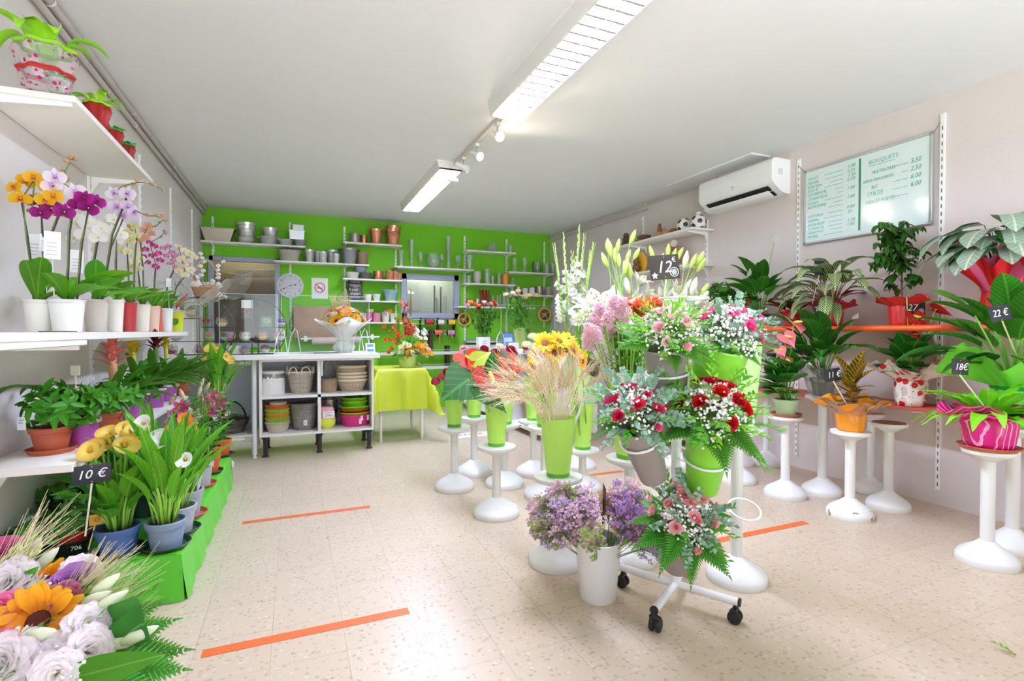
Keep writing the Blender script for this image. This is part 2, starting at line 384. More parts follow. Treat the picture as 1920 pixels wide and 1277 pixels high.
def f_wheat(L=.4, lean=.2, seed=11, awn=.11):
    """one ripe ear on its straw"""
    r = random.Random(seed); b = MB(); N = 8; cv = [V((0, lean*L*(t/N)**2.2*1.2, L*(t/N)-abs(lean)*L*.42*(t/N)**4)) for t in range(N+1)]
    b.tube(cv[:7], [.0018]*7, 4, 0); d = (cv[8]-cv[6]).normalized(); p0 = cv[6]; EL = .085
    for i in range(16):
        q = p0+d*EL*i/16; a = i*PI/2+.4; s = d.orthogonal().normalized(); s = (Q(d, a)@s)
        dd = (d+s*.45).normalized(); b.lathe([(.0006, 0), (.0042, .005), (.0036, .010), (.0005, .017)], 5, 1, orient(q, dd))
        if i % 1 == 0:
            e = (d+s*r.uniform(.2, .55)+V((r.gauss(0, .06), r.gauss(0, .06), r.gauss(0, .06)))).normalized(); b.tube([q+dd*.012, q+dd*.012+e*awn*r.uniform(.7, 1.15)], [.0009, .0004], 3, 0, cap=False)
    return b
def f_spire(L=.16, k=40, s=.02, seed=12, rad=.03):
    """a crowded head of small trumpets"""
    r = random.Random(seed); b = MB(); b.tube([(0, 0, -.05), (0, 0, L)], [.004, .002], 5, 1)
    for i in range(k):
        z = L*i/k; M = TR(0, 0, z)@RZ(i*2.4)@RX(-r.uniform(.7, 1.3))@TR(0, 0, rad*(1.1-.6*i/k)*r.uniform(.6, 1)); sz = s*r.uniform(.8, 1.1)
        for j in range(5): b.leaf(sz, sz*.5, 'lance', bend=.7, n=3, M=M@RZ(j*1.257), pitch=.85)
        b.tube([M@V((0, 0, 0)), (0, 0, z)], .0012, 3, 1, cap=False)
    return b
def f_dome(k=60, s=.05, seed=13, fl=.009, sh='petal'):
    """a rounded head of many small florets (yarrow, celosia, hydrangea)"""
    r = random.Random(seed); b = MB()
    for i in range(k):
        h = 1-i/k*.95; a = i*2.4; rr = math.sqrt(max(0, 1-h*h)); d = V((rr*math.cos(a), rr*math.sin(a), h*.7)); M = orient(d*s, d)
        for j in range(4): b.leaf(fl, fl*.8, sh, bend=.2, n=2, M=M@RZ(j*PI/2+r.random()), pitch=.3)
    b.lathe([(.002, -s*.5), (s*.5, 0), (s*.8, s*.2), (s*.5, s*.55), (.001, s*.65)], 9, 1); return b
GRN = '#5f9a2e'; STEM = '#6f9a3c'
mg = lambda: mat(GRN, .5)
def FL(kind, c1, c2=None, **k):
    """a flower mesh in the wanted colours (made once, then shared)"""
    key = (kind, c1, c2, tuple(sorted(k.items())))
    def mk():
        if kind == 'rose': return f_rose(**k).mesh('rose', [petal(c1), mg()])
        if kind == 'ruffle': return f_ruffle(**k).mesh('ruffled_bloom', [petal(c1), mg()])
        if kind == 'daisy': return f_daisy(**k).mesh('daisy', [petal(c1, vary=.05), mat(c2, .9, bump=(300, .6)), mg()])
        if kind == 'lily': return f_lily(**k).mesh('lily', [petal(c1), mat('#b9d080', .5), mat(c2, .8)])
        if kind == 'bud': return f_lilybud(**k).mesh('bud', [petal(c1, tl=.15)])
        if kind == 'orchid': return f_orchid(**k).mesh('orchid', [petal(c1), petal(c2), mat('#f6e9a8', .5)])
        if kind == 'calla': return f_calla(**k).mesh('calla', [petal(c1), mat('#f0b51e', .7)])
        if kind == 'spathe': return f_spathe(**k).mesh('spathe', [leafm(c1, c2, 'side', 9, 5, .34, .12, vary=.06, boost=False), mat('#ecc64a', .6)])
        if kind == 'peace': return f_peacelily(**k).mesh('spathe', [petal(c1), mat('#e9e6b0', .7)])
        if kind == 'brom': return f_bromeliad(**k).mesh('bract_rosette', [petal(c1), mat(c2, .5)])
        if kind == 'glad': return f_gladspike(**k).mesh('flower_spike', [petal(c1), mat('#8fbf4a', .5), mat(c2, .5)])
        if kind == 'spire': return f_spire(**k).mesh('flower_head', [petal(c1), mat('#8aa84a', .5)])
        if kind == 'dome': return f_dome(**k).mesh('flower_head', [petal(c1), mat(c2, .7)])
        if kind == 'statice': return f_statice(**k).mesh('statice', [petal(c1, vary=.1, tl=.45), petal(c2, tl=.45), mat('#7fa450', .6)])
        if kind == 'wheat': return f_wheat(**k).mesh('wheat_ear', [mat(c1, .7), mat(c2, .7)])
        if kind == 'gyp': return f_gyp(**k).mesh('gypsophila', [mat(c1, .7), mat('#7f9f5a', .6)])
        if kind == 'euc': return f_euc(**k).mesh('eucalyptus', [leafm(c1, '#c8dccb', 'mid', tl=.15, boost=False), mat('#8a9a72', .6)])
        if kind == 'ruscus': return f_ruscus(**k).mesh('leafy_sprig', [leafm(c1, c2 or '#9ccc5e', 'mid'), mat('#6d8f3c', .6)])
        if kind == 'fern': return f_fern(**k).mesh('fern_frond', [leafm(c1, '#8fbf5a', 'mid', tl=.2), mat('#5d7a30', .6)])
    return proto(key, mk)
def LF(L, W, shape, m, bend=.6, fold=.12, n=7, wave=0, pitch=0., cols=1, wf=3.):
    return proto(('LF', L, W, shape, m.name, bend, fold, n, wave, pitch, cols, wf), lambda: MB().leaf(L, W, shape, bend, fold, n, wave, None, 0, pitch, cols, 0, wf).mesh('leaf_blade', m))
def HT(L, W, m, cup=.15, droop=.3): return proto(('HT', L, W, m.name, cup, droop), lambda: MB().heart(L, W, cup, droop).mesh('leaf_blade', m))
# ---------------------------------------------------------------- pots and plants
SOIL = lambda: mat('#4a3528', .95, vary=.4, bump=(60, 1.))
def pot(par, r, rb, h, c, rim=True, name='pot', soil=True, rough=.45, band=None):
    t = .004; k = h*.24 if rim else h*.03; e = .006*r/.07 if rim else .001
    b = MB().lathe([(rb*.85, .0), (rb, .001), (rb+(r-rb)*.76, h-k), (rb+(r-rb)*.76+e, h-k+.002), (r+e, h-.003), (r+e-.002, h), (r-t, h), (r-t-.002, h-.02), (rb*.9, h*.55)], 28)
    m = c if not isinstance(c, str) else mat(c, rough)
    o = b.obj(name, [m], par)
    if soil: MB().lathe([(r*.95, h-.014), (r*.6, h-.009), (r*.3, h-.012), (.001, h-.008)], 16).obj('soil', [SOIL()], par)
    return o
def saucer(label, p, r, c='#b4593a', group=None):
    b = MB().lathe([(.001, .0), (r*.84, .0), (r, .018), (r-.003, .02), (r*.82, .004), (.001, .004)], 30)
    return tag(b.obj('saucer', [mat(c, .5)], None, p), label, 'saucer', group)
def stalk(par, a, b, r=.003, c=STEM, name='stem', sag=0., side=None, n=5, taper=.7):
    p = arc(a, b, sag, 6, side); return MB().tube(p, [r*(1-(1-taper)*i/6) for i in range(7)], n).obj(name, [mat(c, .5)], par)
def rosette(par, k, L, W, shape, m, z=0., p0=.4, p1=1.3, bend=1.0, seed=0, r0=.01, fold=.15, wave=0, name='leaf', n=8, a0=0., var=.2, cols=1):
    r = random.Random(seed)
    for i in range(k):
        f = i/max(1, k-1); pi_ = p0+(p1-p0)*f+r.uniform(-.12, .12); a = i*2.4+a0+r.uniform(-.25, .25)
        if math.sin(a) > .5: a = -a
        me = LF(L, W, shape, m, round(bend*(1.15-.45*f), 1), fold, n, wave, 0., cols)
        put(name, me, par, TR(0, 0, z)@RZ(a)@TR(0, r0, 0)@RX(pi_)@MX.Scale(r.uniform(1-var, 1.05), 4))
def bush(par, c, rad, k, L, W, m, seed=0, shape='ovate', name='foliage', h=1., stems=6, base=(0, 0, 0), bend=.5, whorl=4, sm='#5a4a2c', lim=None):
    """leafy crown: whorls of small leaves at the ends of twigs; the leaves are the pattern of one part"""
    r = random.Random(seed); b = MB(); s = MB(); c = V(c)
    for i in range(k//whorl):
        d = V((r.gauss(0, 1), r.gauss(0, 1), r.gauss(.25, .8))).normalized(); q = c+V((d.x*rad, d.y*rad, d.z*rad*h))*r.uniform(.5, 1.)
        if lim is not None and (q.x < lim if lim < 0 else q.x > lim): q.x = 2*lim-q.x
        o = (d+V((0, 0, .25))).normalized()
        if i % 3 == 0: s.tube([V(base), V(base).lerp(q, .5)+V((0, 0, rad*.12)), q], [.0028, .002, .0012], 4, cap=False)
        for j in range(whorl):
            u = orient(q, o, r.random()*6.28)@RZ(j*2*PI/whorl)@TR(0, .004, 0)
            b.leaf(L*r.uniform(.65, 1.15), W*r.uniform(.7, 1.1), shape, bend, .12, 4, 0, u, 0, r.uniform(-.1, .7))
    b.obj(name, [m], par); s.obj('twigs', [mat(sm, .7)], par)
def cut(name, label, cat, group, a, b, head, scale, face, stem=(.0035, STEM), roll=0., sag=0., hname='flower_head', side=None):
    """one cut stem standing in a vase: from its foot a to the flower at b"""
    a, b = V(a), V(b); t = thing(name, label, cat, a, group)
    stalk(t, (0, 0, 0), b-a, stem[0], stem[1], sag=sag, side=side)
    put(hname, head, t, orient(b-a, face, roll, scale)); return t
def dome(par, c, axis, rad, spec, seed=0, h=.75, spread=1.15, k0=0):
    """bouquet: flowers set over a dome; spec rows: (part name, mesh, how many, scale, how far out 0..1, leaf-like?)"""
    r = random.Random(seed); ax = V(axis).normalized(); qq = V((0, 0, 1)).rotation_difference(ax)
    for (nm, me, k, sc, (f0, f1), flat) in spec:
        off = r.random()*6.28
        for i in range(k):
            f = f0+(f1-f0)*((i+.5)/k)+r.uniform(-.05, .05); th = f*spread; a = off+i*2.4+r.uniform(-.35, .35)
            d = qq@V((math.sin(th)*math.cos(a), math.sin(th)*math.sin(a), math.cos(th)))
            q = V(c)+V((d.x, d.y, d.z))*rad*r.uniform(.92, 1.04); s = sc*r.uniform(.85, 1.12)
            if flat == 1:
                o = V(c)+d*rad*.5; out = (d-ax*d.dot(ax)*.45); put(nm, me, par, aim(o, out.normalized() if out.length > .05 else d, r.uniform(-.4, .4), s, up=ax))
            elif flat == 2: put(nm, me, par, orient(V(c)+d*rad*.35, d, r.random()*6, s))
            else: put(nm, me, par, orient(q, d, r.random()*6, s))
    return par
def tagcard(label, p, face, txt, w=.075, h=.05, foot=None, c='#2b2a30', sz=.034, stake='#e9e4d8', roll=0., logo=False, shear=.25, group=None, tx=None):
    """slate price card on a stake; p = middle of the card"""
    t = thing('price_tag', label, 'price tag', p, group); f = V(face).normalized(); up = V((0, 0, 1)); x = up.cross(f).normalized(); y = f.cross(x); M = plane_M((0, 0, 0), x, y)@RZ(roll)
    MB().box((-w/2, -h/2, -.001), (w/2, h/2, .001), bev=.0006).obj('card', [mat(c, .6)], t)  .matrix_local = M
    if txt: text(txt, sz, mat('#f4f4f2', .7), t, M@TR(-w*.36 if tx is None else tx, -sz*.32, .0012), shear=shear)
    if logo:
        b = MB().lathe([(w*.15, 0), (w*.15, .0006), (w*.13, .0006), (w*.13, 0)], 20)
        for i in range(9): b.box((-.0015, w*.05, 0), (.0015, w*.1, .0007), M=RZ(i*.698))
        b.lathe([(w*.045, 0), (w*.045, .0007), (w*.02, .0007)], 12)
        b.obj('emblem', [mat('#e8ecea', .6)], t).matrix_local = M@TR(w*.3, -h*.22, .0012)
    for sy in (-1, 1): MB().lathe([(.0016, 0), (.0014, .0006), (.0001, .0008)], 8).obj('rivet', [mat('#d8d8d4', .4)], t).matrix_local = M@TR(0, sy*h*.4, .0012)
    if foot is not None:
        a = M@V((0, -h*.5, -.002)); b_ = V(foot)-V(p); MB().tube([M@V((0, 0, -.003)), a, b_], .0035, 4).obj('stake', [mat(stake, .5)], t)
    return t
CAM = lambda p: (V((0, 0, EYE))-V(p)).normalized()
# ================================================================ the room
def m_floor():
    t = NT('terrazzo_tiles'); o = t.co(); mp = t.n('ShaderNodeMapping'); t.l(o, mp.inputs[0]); mp.inputs['Rotation'].default_value[2] = .0; mp.inputs['Location'].default_value = (.082, .09, 0)
    br = t.n('ShaderNodeTexBrick', offset=.0); t.l(mp.outputs[0], br.inputs['Vector']); br.inputs['Scale'].default_value = 1
    br.inputs['Brick Width'].default_value = .248; br.inputs['Row Height'].default_value = .248; br.inputs['Mortar Size'].default_value = .0016; br.inputs['Mortar Smooth'].default_value = .2
    br.inputs['Color1'].default_value = lin('#c6b49d'); br.inputs['Color2'].default_value = lin('#ccbba5'); br.inputs['Mortar'].default_value = lin('#d8cab8')
    c = t.mix(t.math('MULTIPLY', t.noise(2.2, o, 4), .5), br.outputs['Color'], lin('#cbb79c'))
    v1 = t.n('ShaderNodeTexVoronoi', Scale=42); t.l(o, v1.inputs['Vector']); v2 = t.n('ShaderNodeTexVoronoi', Scale=17); t.l(o, v2.inputs['Vector'])
    n = t.noise(26, o, 2); chip = t.ramp(t.n('ShaderNodeTexNoise', Scale=3).outputs[0], ((.3, '#a9967e'), (.5, '#c9a98d'), (.7, '#94887a')))
    col1 = t.ramp(v1.outputs['Color'], ((0, '#a08c74'), (.3, '#d9cdbc'), (.5, '#b48f72'), (.75, '#8a8076'), (.9, '#c9a484')), 'CONSTANT')
    c = t.mix(t.math('MULTIPLY', t.math('LESS_THAN', v1.outputs['Distance'], .30), .5), c, col1)
    c = t.mix(t.math('MULTIPLY', t.math('LESS_THAN', t.math('ADD', v2.outputs['Distance'], t.math('MULTIPLY', n, .5)), .37), .6), c, chip)
    v3 = t.n('ShaderNodeTexVoronoi', Scale=5.2); t.l(o, v3.inputs['Vector']); c = t.mix(t.math('MULTIPLY', t.math('LESS_THAN', t.math('ADD', v3.outputs['Distance'], t.math('MULTIPLY', n, .16)), .112), .75), c, lin('#6f6455'))
    c = t.mix(t.math('MULTIPLY', br.outputs['Fac'], t.math('MULTIPLY', t.noise(1.7, o, 2), 1.1)), c, lin('#8f7c66'))
    b = t.bsdf(c, .32, spec=.4); t.bump(b, t.math('SUBTRACT', 1, br.outputs['Fac']), .25, .002); return t.done(b)
def m_plaster(name, col, sc=70, st=.15, blot=None):
    t = NT(name); o = t.co(); c = t.mix(t.math('MULTIPLY', t.noise(1.6, o, 4), .35), lin(col), tuple(q*.8 for q in lin(col)[:3])+(1,))
    if blot: c = t.mix(t.math('MULTIPLY', t.math('GREATER_THAN', t.noise(4, o, 6), .66), .3), c, lin(blot))
    b = t.bsdf(c, .7, spec=.25); t.bump(b, t.noise(sc, o, 6), st, .01); return t.done(b)
Y0 = -1.3
M_WALL = m_plaster('mauve_grey_plaster', '#e0dad7'); M_WALLR = m_plaster('mauve_beige_plaster', '#dcd2cc'); M_GREEN = m_plaster('lime_green_paint', '#78c62b', 50, .12); M_CEIL = m_plaster('white_ceiling_paint', '#f1f1f2', 40, .1)
WHITE = mat('#eeeeec', .45); WHT = mat('#f1f0ed', .35); BOARD = mat('#efebe4', .4); GREY = mat('#9fa7b5', .5); CHROME = mat('#c9ccd0', .28, .95); BLACK = mat('#1c1c1e', .5); STEEL = mat('#b9bcc0', .35, .9)
struct('floor', MB().box((XL-.1, Y0-.1, -.1), (XR+.1, YB+.1, 0)), m_floor())
b = MB(); zf, zb = 2.645, 2.70
b.add([(XL-.1, Y0-.1, zf-.02), (XR+.1, Y0-.1, zf-.02), (XR+.1, YB+.1, zb), (XL-.1, YB+.1, zb), (XL-.1, Y0-.1, 2.85), (XR+.1, Y0-.1, 2.85), (XR+.1, YB+.1, 2.85), (XL-.1, YB+.1, 2.85)], [(0, 1, 2, 3), (7, 6, 5, 4), (4, 5, 1, 0), (5, 6, 2, 1), (6, 7, 3, 2), (7, 4, 0, 3)], sm=False)
struct('ceiling', b, M_CEIL)
def ceilz(y): return 2.625+(2.70-2.625)*(y-Y0+.1)/(YB-Y0+.2)
struct('wall_left', MB().box((XL-.1, Y0-.1, 0), (XL, YB+.1, 2.75)), M_WALL)
struct('wall_right', MB().box((XR, Y0-.1, 0), (XR+.1, YB+.1, 2.75)), M_WALLR)
W1 = (-.985, -.175, .93, 2.08); W2 = (1.44, 2.30, 1.33, 1.965)
b = MB()
for (x0, x1, z0, z1) in ((XL, W1[0], 0, 2.75), (W1[0], W1[1], 0, W1[2]), (W1[0], W1[1], W1[3], 2.75), (W1[1], W2[0], 0, 2.75), (W2[0], W2[1], 0, W2[2]), (W2[0], W2[1], W2[3], 2.75), (W2[1], XR, 0, 2.75)): b.box((x0, YB, z0), (x1, YB+.1, z1))
struct('wall_back', b, M_GREEN)
b = MB()   # shopfront behind the camera: posts and lintel around the wide open glazing
for (x0, x1, z0, z1) in ((XL, XL+.15, 0, 2.7), (XR-.15, XR, 0, 2.7), (XL, XR, 2.5, 2.7), (XL, XR, 0, .08)): b.box((x0, Y0-.1, z0), (x1, Y0, z1))
struct('wall_front', b, M_WALL)
# windows of the back wall: grey frames, fine wire screens, the store room behind
def window(n, w, fr, back, bar, step):
    x0, x1, z0, z1 = w; b = MB()
    for a in ((x0-.01, x0+fr, z0-.01, z1+.01), (x1-fr, x1+.01, z0-.01, z1+.01), (x0, x1, z0-.01, z0+fr), (x0, x1, z1-fr, z1+.01)): b.box((a[0], YB-.03, a[2]), (a[1], YB+.04, a[3]), bev=.004)
    o = struct('window_%d' % n, b, [GREY]); s = MB()
    k = int((x1-x0-2*fr)/step)
    for i in range(1, k): s.box((x0+fr+i*step-.0011, YB+.02, z0+fr), (x0+fr+i*step+.0011, YB+.0222, z1-fr))
    k = int((z1-z0-2*fr)/step)
    for i in range(1, k): s.box((x0+fr, YB+.0222, z0+fr+i*step-.0011), (x1-fr, YB+.0244, z0+fr+i*step+.0011))
    s.obj('screen', [bar], o)
    q = MB().box((x0+fr, YB+.012, z0+fr), (x1-fr, YB+.015, z1-fr)).obj('pane', [film('#f4f6f4', .5)], o)
    struct('trim_%d' % n, MB().box((x0-.1, YB+.40, z0-.1), (x1+.1, YB+.42, z1+.1)).box((x0-.1, YB+.1, z0-.12), (x1+.1, YB+.42, z0-.1)).box((x0-.12, YB+.1, z0-.1), (x0-.1, YB+.42, z1+.1)).box((x1+.1, YB+.1, z0-.1), (x1+.12, YB+.42, z1+.1)), back)
window(1, W1, .05, m_plaster('brown_paper_wall', '#8a735e', 20, .2), mat('#57473b', .6), .0165)
window(2, W2, .075, m_plaster('pale_store_wall', '#ded9d8', 20, .2), mat('#a9a4a6', .5), .0135)
for wn, en in ((W1, 2.2), (W2, 2.)):   # unseen fill light added above each window to brighten the recess
    l = bpy.data.lights.new('recess_fill', 'AREA'); l.energy = en; l.size = .7; l.shape = 'RECTANGLE'; l.size_y = .16; put('recess_fill', l, None, TR((wn[0]+wn[1])/2, YB+.2, wn[3]+.09))
r_ = random.Random(3)
for i, (x, z, L, a, w, c, lb) in enumerate(((-.78, 1.84, .36, .12, .14, '#9c8266', 'pale plank under the top edge of the dark screened window'), (-.45, 1.92, .5, -.05, .10, '#8f7a63', 'brown plank high behind the dark screened window'), (-.4, 1.67, .56, .05, .16, '#8c7256', 'wide brown plank behind the middle of the dark screened window'), (-.75, 1.55, .5, -.1, .18, '#7f6a55', 'long tilted brown plank behind the screened window'), (-.4, 1.42, .52, -.12, .13, '#9f8a72', 'lowest pale plank behind the screened window'))):
    tag(MB().box((-L/2, 0, -w/2), (L/2, .02, w/2), bev=.004).obj('wooden_plank', [mat(c, .8, vary=.5)], None, (x, YB+.26+.02*i, z)), lb, 'plank', 'planks in the store room').rotation_euler[1] = a
for i, (x, h, r, c, lb) in enumerate(((1.98, .52, .012, '#5b4a40', 'thin dark cane behind the pale screened window'), (2.08, .5, .014, '#6a564a', 'second dark cane behind the pale screened window'), (2.15, .36, .026, '#f0eef0', 'white cardboard tube behind the pale screened window'), (2.02, .34, .02, '#cfc4b8', 'beige paper roll behind the pale screened window'))):
    tag(MB().lathe([(.0001, 0), (r, 0), (r, h), (.0001, h)], 12).obj('storage_tube', [mat(c, .6)], None, (x, YB+.2, 1.31)), lb, 'tube')
tag(MB().box((1.5, YB+.30, 1.45), (1.78, YB+.36, 1.9), bev=.01).obj('cupboard', [mat('#d8d5d4', .5)]), 'pale tall cupboard seen through the small grey window', 'cupboard')
# ceiling pipes, clips
def pipe(label, x, y0, y1, dz, r, c, clips):
    t = thing('pipe', label, 'pipe', (0, 0, 0), 'ceiling pipes'); MB().tube([(x, y, ceilz(y)-dz) for y in (y0, (y0+y1)/2, y1)], r, 10).obj('tube', [c], t)
    for y in clips: MB().lathe([(r+.004, -.008), (r+.006, 0), (r+.004, .008)], 10, 0, TR(x, y, ceilz(y)-dz)@RX(PI/2)).obj('clip', [WHITE], t)
PIPEC = mat('#c3bab4', .45)
pipe('upper grey pipe along the ceiling above the orchid wall', XL+.036, Y0, YB-.02, .03, .022, PIPEC, (3.0, 4.3, 5.6, 6.8)); pipe('lower thinner grey pipe above the orchid wall', XL+.027, Y0, YB-.02, .085, .016, PIPEC, (3.1, 4.4, 5.7, 6.9))
pipe('grey pipe under the ceiling beside the air conditioner', XR-.026, 4.1, YB-.02, .05, .014, PIPEC, (5.0, 6.2, 7.0)); pipe('thin lower cable pipe on the air conditioner wall', XR-.012, 5.0, YB-.02, .11, .009, PIPEC, (5.3, 6.4))
t = thing('cable_trunking', 'white flat cable trunking on the ceiling by the air conditioner', 'cable cover', (0, 0, 0))
MB().box((3.62, 3.3, ceilz(3.3)-.012), (3.845, 3.33, ceilz(3.3)+.001), bev=.002).box((3.62, 3.33, ceilz(3.3)-.012), (3.64, 4.4, ceilz(4.4)-.004), bev=.001).obj('cover', [WHITE], t)
# slotted shelf uprights
def upright(label, p, n, z0, z1, group):
    n = V(n); x = V((0, 0, 1)).cross(n); t = thing('shelf_upright', label, 'upright', p, group); M = plane_M((0, 0, 0), x, (0, 0, 1))
    b = MB().box((-.0125, z0, 0), (.0125, z1, .014)); z = z0+.03
    k = int((z1-z0-.04)/.05)
    s = MB()
    for i in range(k): s.box((-.003, z0+.025+i*.05, .0138), (.003, z0+.05+i*.05, .0146))
    b.obj('rail', [WHT], t).matrix_local = M; s.obj('slots', [mat('#5d5a58', .7)], t).matrix_local = M
for y, z0, z1, lb in ((3.575, .3, 2.4, 'first white slotted upright behind the orchids'), (4.62, .3, 2.44, 'white slotted upright on the orchid wall past the top shelf'), (5.66, .3, 2.46, 'white slotted upright on the orchid wall near the cotton stems'), (6.75, .3, 2.5, 'white slotted upright on the orchid wall nearest the green wall')): upright(lb, (XL, y, 0), (1, 0, 0), z0, z1, 'uprights on the orchid wall')
for y, z0, z1, lb in ((2.0, .1, 2.53, 'tall white slotted upright behind the heart wrapped anthurium'), (3.027, .1, 2.55, 'tall white slotted upright beside the whiteboard and air conditioner'), (4.06, 1.4, 2.26, 'short white upright under the air conditioner'), (5.1, 1.4, 2.5, 'white upright behind the brown figurines')): upright(lb, (XR, y, 0), (-1, 0, 0), z0, z1, 'uprights on the whiteboard wall')
for x, z0, z1, lb in ((-.938, 2.1, 2.585, 'white upright behind the long zinc planter'), (-.038, 1.0, 2.585, 'white upright behind the wall clock'), (.656, 1.2, 2.583, 'white upright behind the taupe and copper pots'), (1.36, 1.2, 2.355, 'white upright behind the glass cylinder shelf'), (2.396, .85, 2.578, 'white upright behind the frosted glass vase'), (3.082, 1.0, 2.577, 'white upright by the hurricane lanterns'), (3.744, 1.2, 2.581, 'white upright in the back corner')): upright(lb, (x, YB, 0), (0, -1, 0), z0, z1, 'uprights on the green wall')
# wall shelves: board + brackets
def shelf(label, a, b, z, n, dep, br, th=.022, group=None, m=None, bm=None):
    """a, b: ends on the wall; n: out of the wall; z: top; br: bracket places 0..1"""
    a, b, n = V(a), V(b), V(n); x = (b-a).normalized(); L = (b-a).length; t = thing('wall_shelf', label, 'shelf', (a.x, a.y, z), group); M = plane_M((0, 0, 0), x, n)
    if M.to_3x3().determinant() < 0: pass
    up = 1 if x.cross(n).z > 0 else -1
    MB().box((0, .004, -th if up > 0 else 0), (L, dep, 0 if up > 0 else th), bev=.0015).obj('board', [m or BOARD], t).matrix_local = M
    for f in br:
        q = MB(); s = -up; q.add([(f*L-.006, .016, s*th), (f*L-.006, dep*.94, s*th), (f*L-.006, dep*.94, s*(th+.012)), (f*L-.006, .05, s*(th+.03)), (f*L-.006, .016, s*(th+.09)), (f*L+.006, .016, s*th), (f*L+.006, dep*.94, s*th), (f*L+.006, dep*.94, s*(th+.012)), (f*L+.006, .05, s*(th+.03)), (f*L+.006, .016, s*(th+.09))], [(0, 1, 2, 3, 4), (9, 8, 7, 6, 5), (0, 5, 6, 1), (1, 6, 7, 2), (2, 7, 8, 3), (3, 8, 9, 4), (4, 9, 5, 0)], sm=False)
        q.obj('bracket', [bm or WHT], t).matrix_local = M
    return t
SB = 'white shelves on the green wall'
for lb, x0, x1, z, br in (('long white shelf holding the zinc tubs', -1.043, .145, 2.245, (.1, .85)), ('white shelf holding the ribbed zinc buckets above the clock', -.225, .957, 2.045, (.16, .75)), ('highest white shelf holding the copper pails', .616, 1.405, 2.34, (.05, .93)), ('white shelf of small copper pots above the black poster', .613, 1.406, 1.85, (.05, .93)), ('white shelf the black poster stands on', .612, 1.405, 1.555, (.05, .93)), ('lowest white shelf holding the pink pots', .64, 1.408, 1.26, (.03, .93)),
    ('white shelf of clear vases above the small grey window', 1.294, 2.462, 2.047, (.06, .93)), ('highest white shelf holding one glass fish bowl', 2.352, 3.147, 2.337, (.06, .92)), ('white shelf holding the amber glass pot', 2.331, 3.141, 1.847, (.08, .93)), ('white shelf holding the two hurricane lamps', 3.023, 3.80, 2.047, (.08, .93)), ('white shelf of silver and white pots in the corner', 3.076, 3.788, 1.70, (.02, .93)), ('long white shelf holding the dark red vases', 2.222, 3.47, 1.503, (.14, .69))):
    shelf(lb, (x0, YB, 0), (x1, YB, 0), z, (0, -1, 0), .25, br, .02, SB)
# ---------------------------------------------------------------- vessels
def vessel(kind, r, h, m, name, label, cat, p, group=None, extra=None, inner=None, rz=0):
    t = .003
    pr = {'cyl': [(.001, 0), (r*.97, 0), (r, .004), (r, h), (r-t, h), (r-t, h*.5), (r*.9, t*2), (.001, t*2)],
          'bucket': [(.001, 0), (r*.72, 0), (r*.74, .003), (r*.95, h*.86), (r*.97, h*.87), (r*.98, h*.93), (r*1.01, h*.985), (r*1.01, h), (r*.96, h*.995), (r*.7, h*.1), (.001, h*.09)],
          'bowl': [(.001, 0), (r*.75, 0), (r*.82, h*.1), (r*.96, h*.82), (r*1.05, h*.9), (r*1.05, h), (r*.95, h*.97), (r*.78, h*.15), (.001, h*.12)],
          'sphere': [(.001, 0), (r*.45, 0)]+[(r*math.sin(a), h*.5-h*.5*math.cos(a)) for a in (.6, .9, 1.3, 1.6, 2., 2.3, 2.5)]+[(r*.58, h*.91), (r*.8, h*.5), (r*.5, h*.1), (.001, h*.06)],
          'flute': [(.001, 0), (r*.8, 0), (r*.75, h*.02), (r*.55, h*.3), (r*.7, h*.6), (r, h), (r*.93, h), (r*.6, h*.6), (r*.45, h*.3), (.001, h*.05)],
          'goblet': [(.001, 0), (r*.75, 0), (r*.7, .006), (r*.2, h*.14), (r*.2, h*.3), (r*.8, h*.5), (r, h*.75), (r*.85, h), (r*.8, h), (r*.9, h*.75), (r*.7, h*.52), (.001, h*.35)],
          'hurr': [(.001, 0), (r*.9, 0), (r*.95, h*.3), (r*.5, h*.42), (r*.6, h*.5), (r*.95, h*.65), (r*.7, h*.85), (r*.6, h), (r*.55, h), (r*.85, h*.64), (r*.45, h*.48), (.001, h*.44)],
          'tulip': [(.001, 0), (r*.6, 0), (r*.7, h*.15), (r, h*.6), (r*.85, h), (r*.8, h), (r*.92, h*.6), (.001, h*.06)]}[kind]
    b = MB().lathe(pr, 24)
    if extra == 'ring':
        for f in (.3, .55, .8): b.lathe([(r*(.74+.24*f)+.0005, h*f-.004), (r*(.74+.24*f)+.004, h*f), (r*(.74+.24*f)+.0008, h*f+.004)], 24)
    o = thing(name, label, cat, p, group, rz); bd = b.obj('body', [m], o)
    if extra in ('ears', 'black_ears'):
        for s in (-1, 1): MB().tube([(s*r*.97, -.03, h*.86), (s*(r+.02), -.028, h*.93), (s*(r+.028), 0, h*.98), (s*(r+.02), .028, h*.93), (s*r*.97, .03, h*.86)], .0045, 6).obj('handle', [BLACK if extra == 'black_ears' else m], o)
    if extra == 'bail_up': MB().tube([(r*1.0*math.cos(a), 0, h*.9+math.sin(a)*h*.62) for a in [PI*i/12 for i in range(13)]], .003, 5).obj('handle', [m], o)
    if extra == 'bail_down': MB().tube([(r*1.04*math.cos(a), -r*.98*math.sin(a)-.004, h*.9-math.sin(a)*h*.35) for a in [PI*i/12 for i in range(13)]], .003, 5).obj('handle', [m], o)
    if inner: inner(o, r, h)
    return o
ZINC = mat('#d3d5d6', .35, .55, vary=.2); ZINCD = mat('#a9adb0', .4, .5, vary=.3); COPPER = mat('#eaa27c', .25, .8); TAUPE = mat('#8f8580', .55); GLASS = film('#f8fdf8', 1.5, .10, .06); TIN = mat('#e2e2e0', .26, .65)
YS = YB-.135
def shx(px, z, y=YS): return at(px, 500, y=y).x
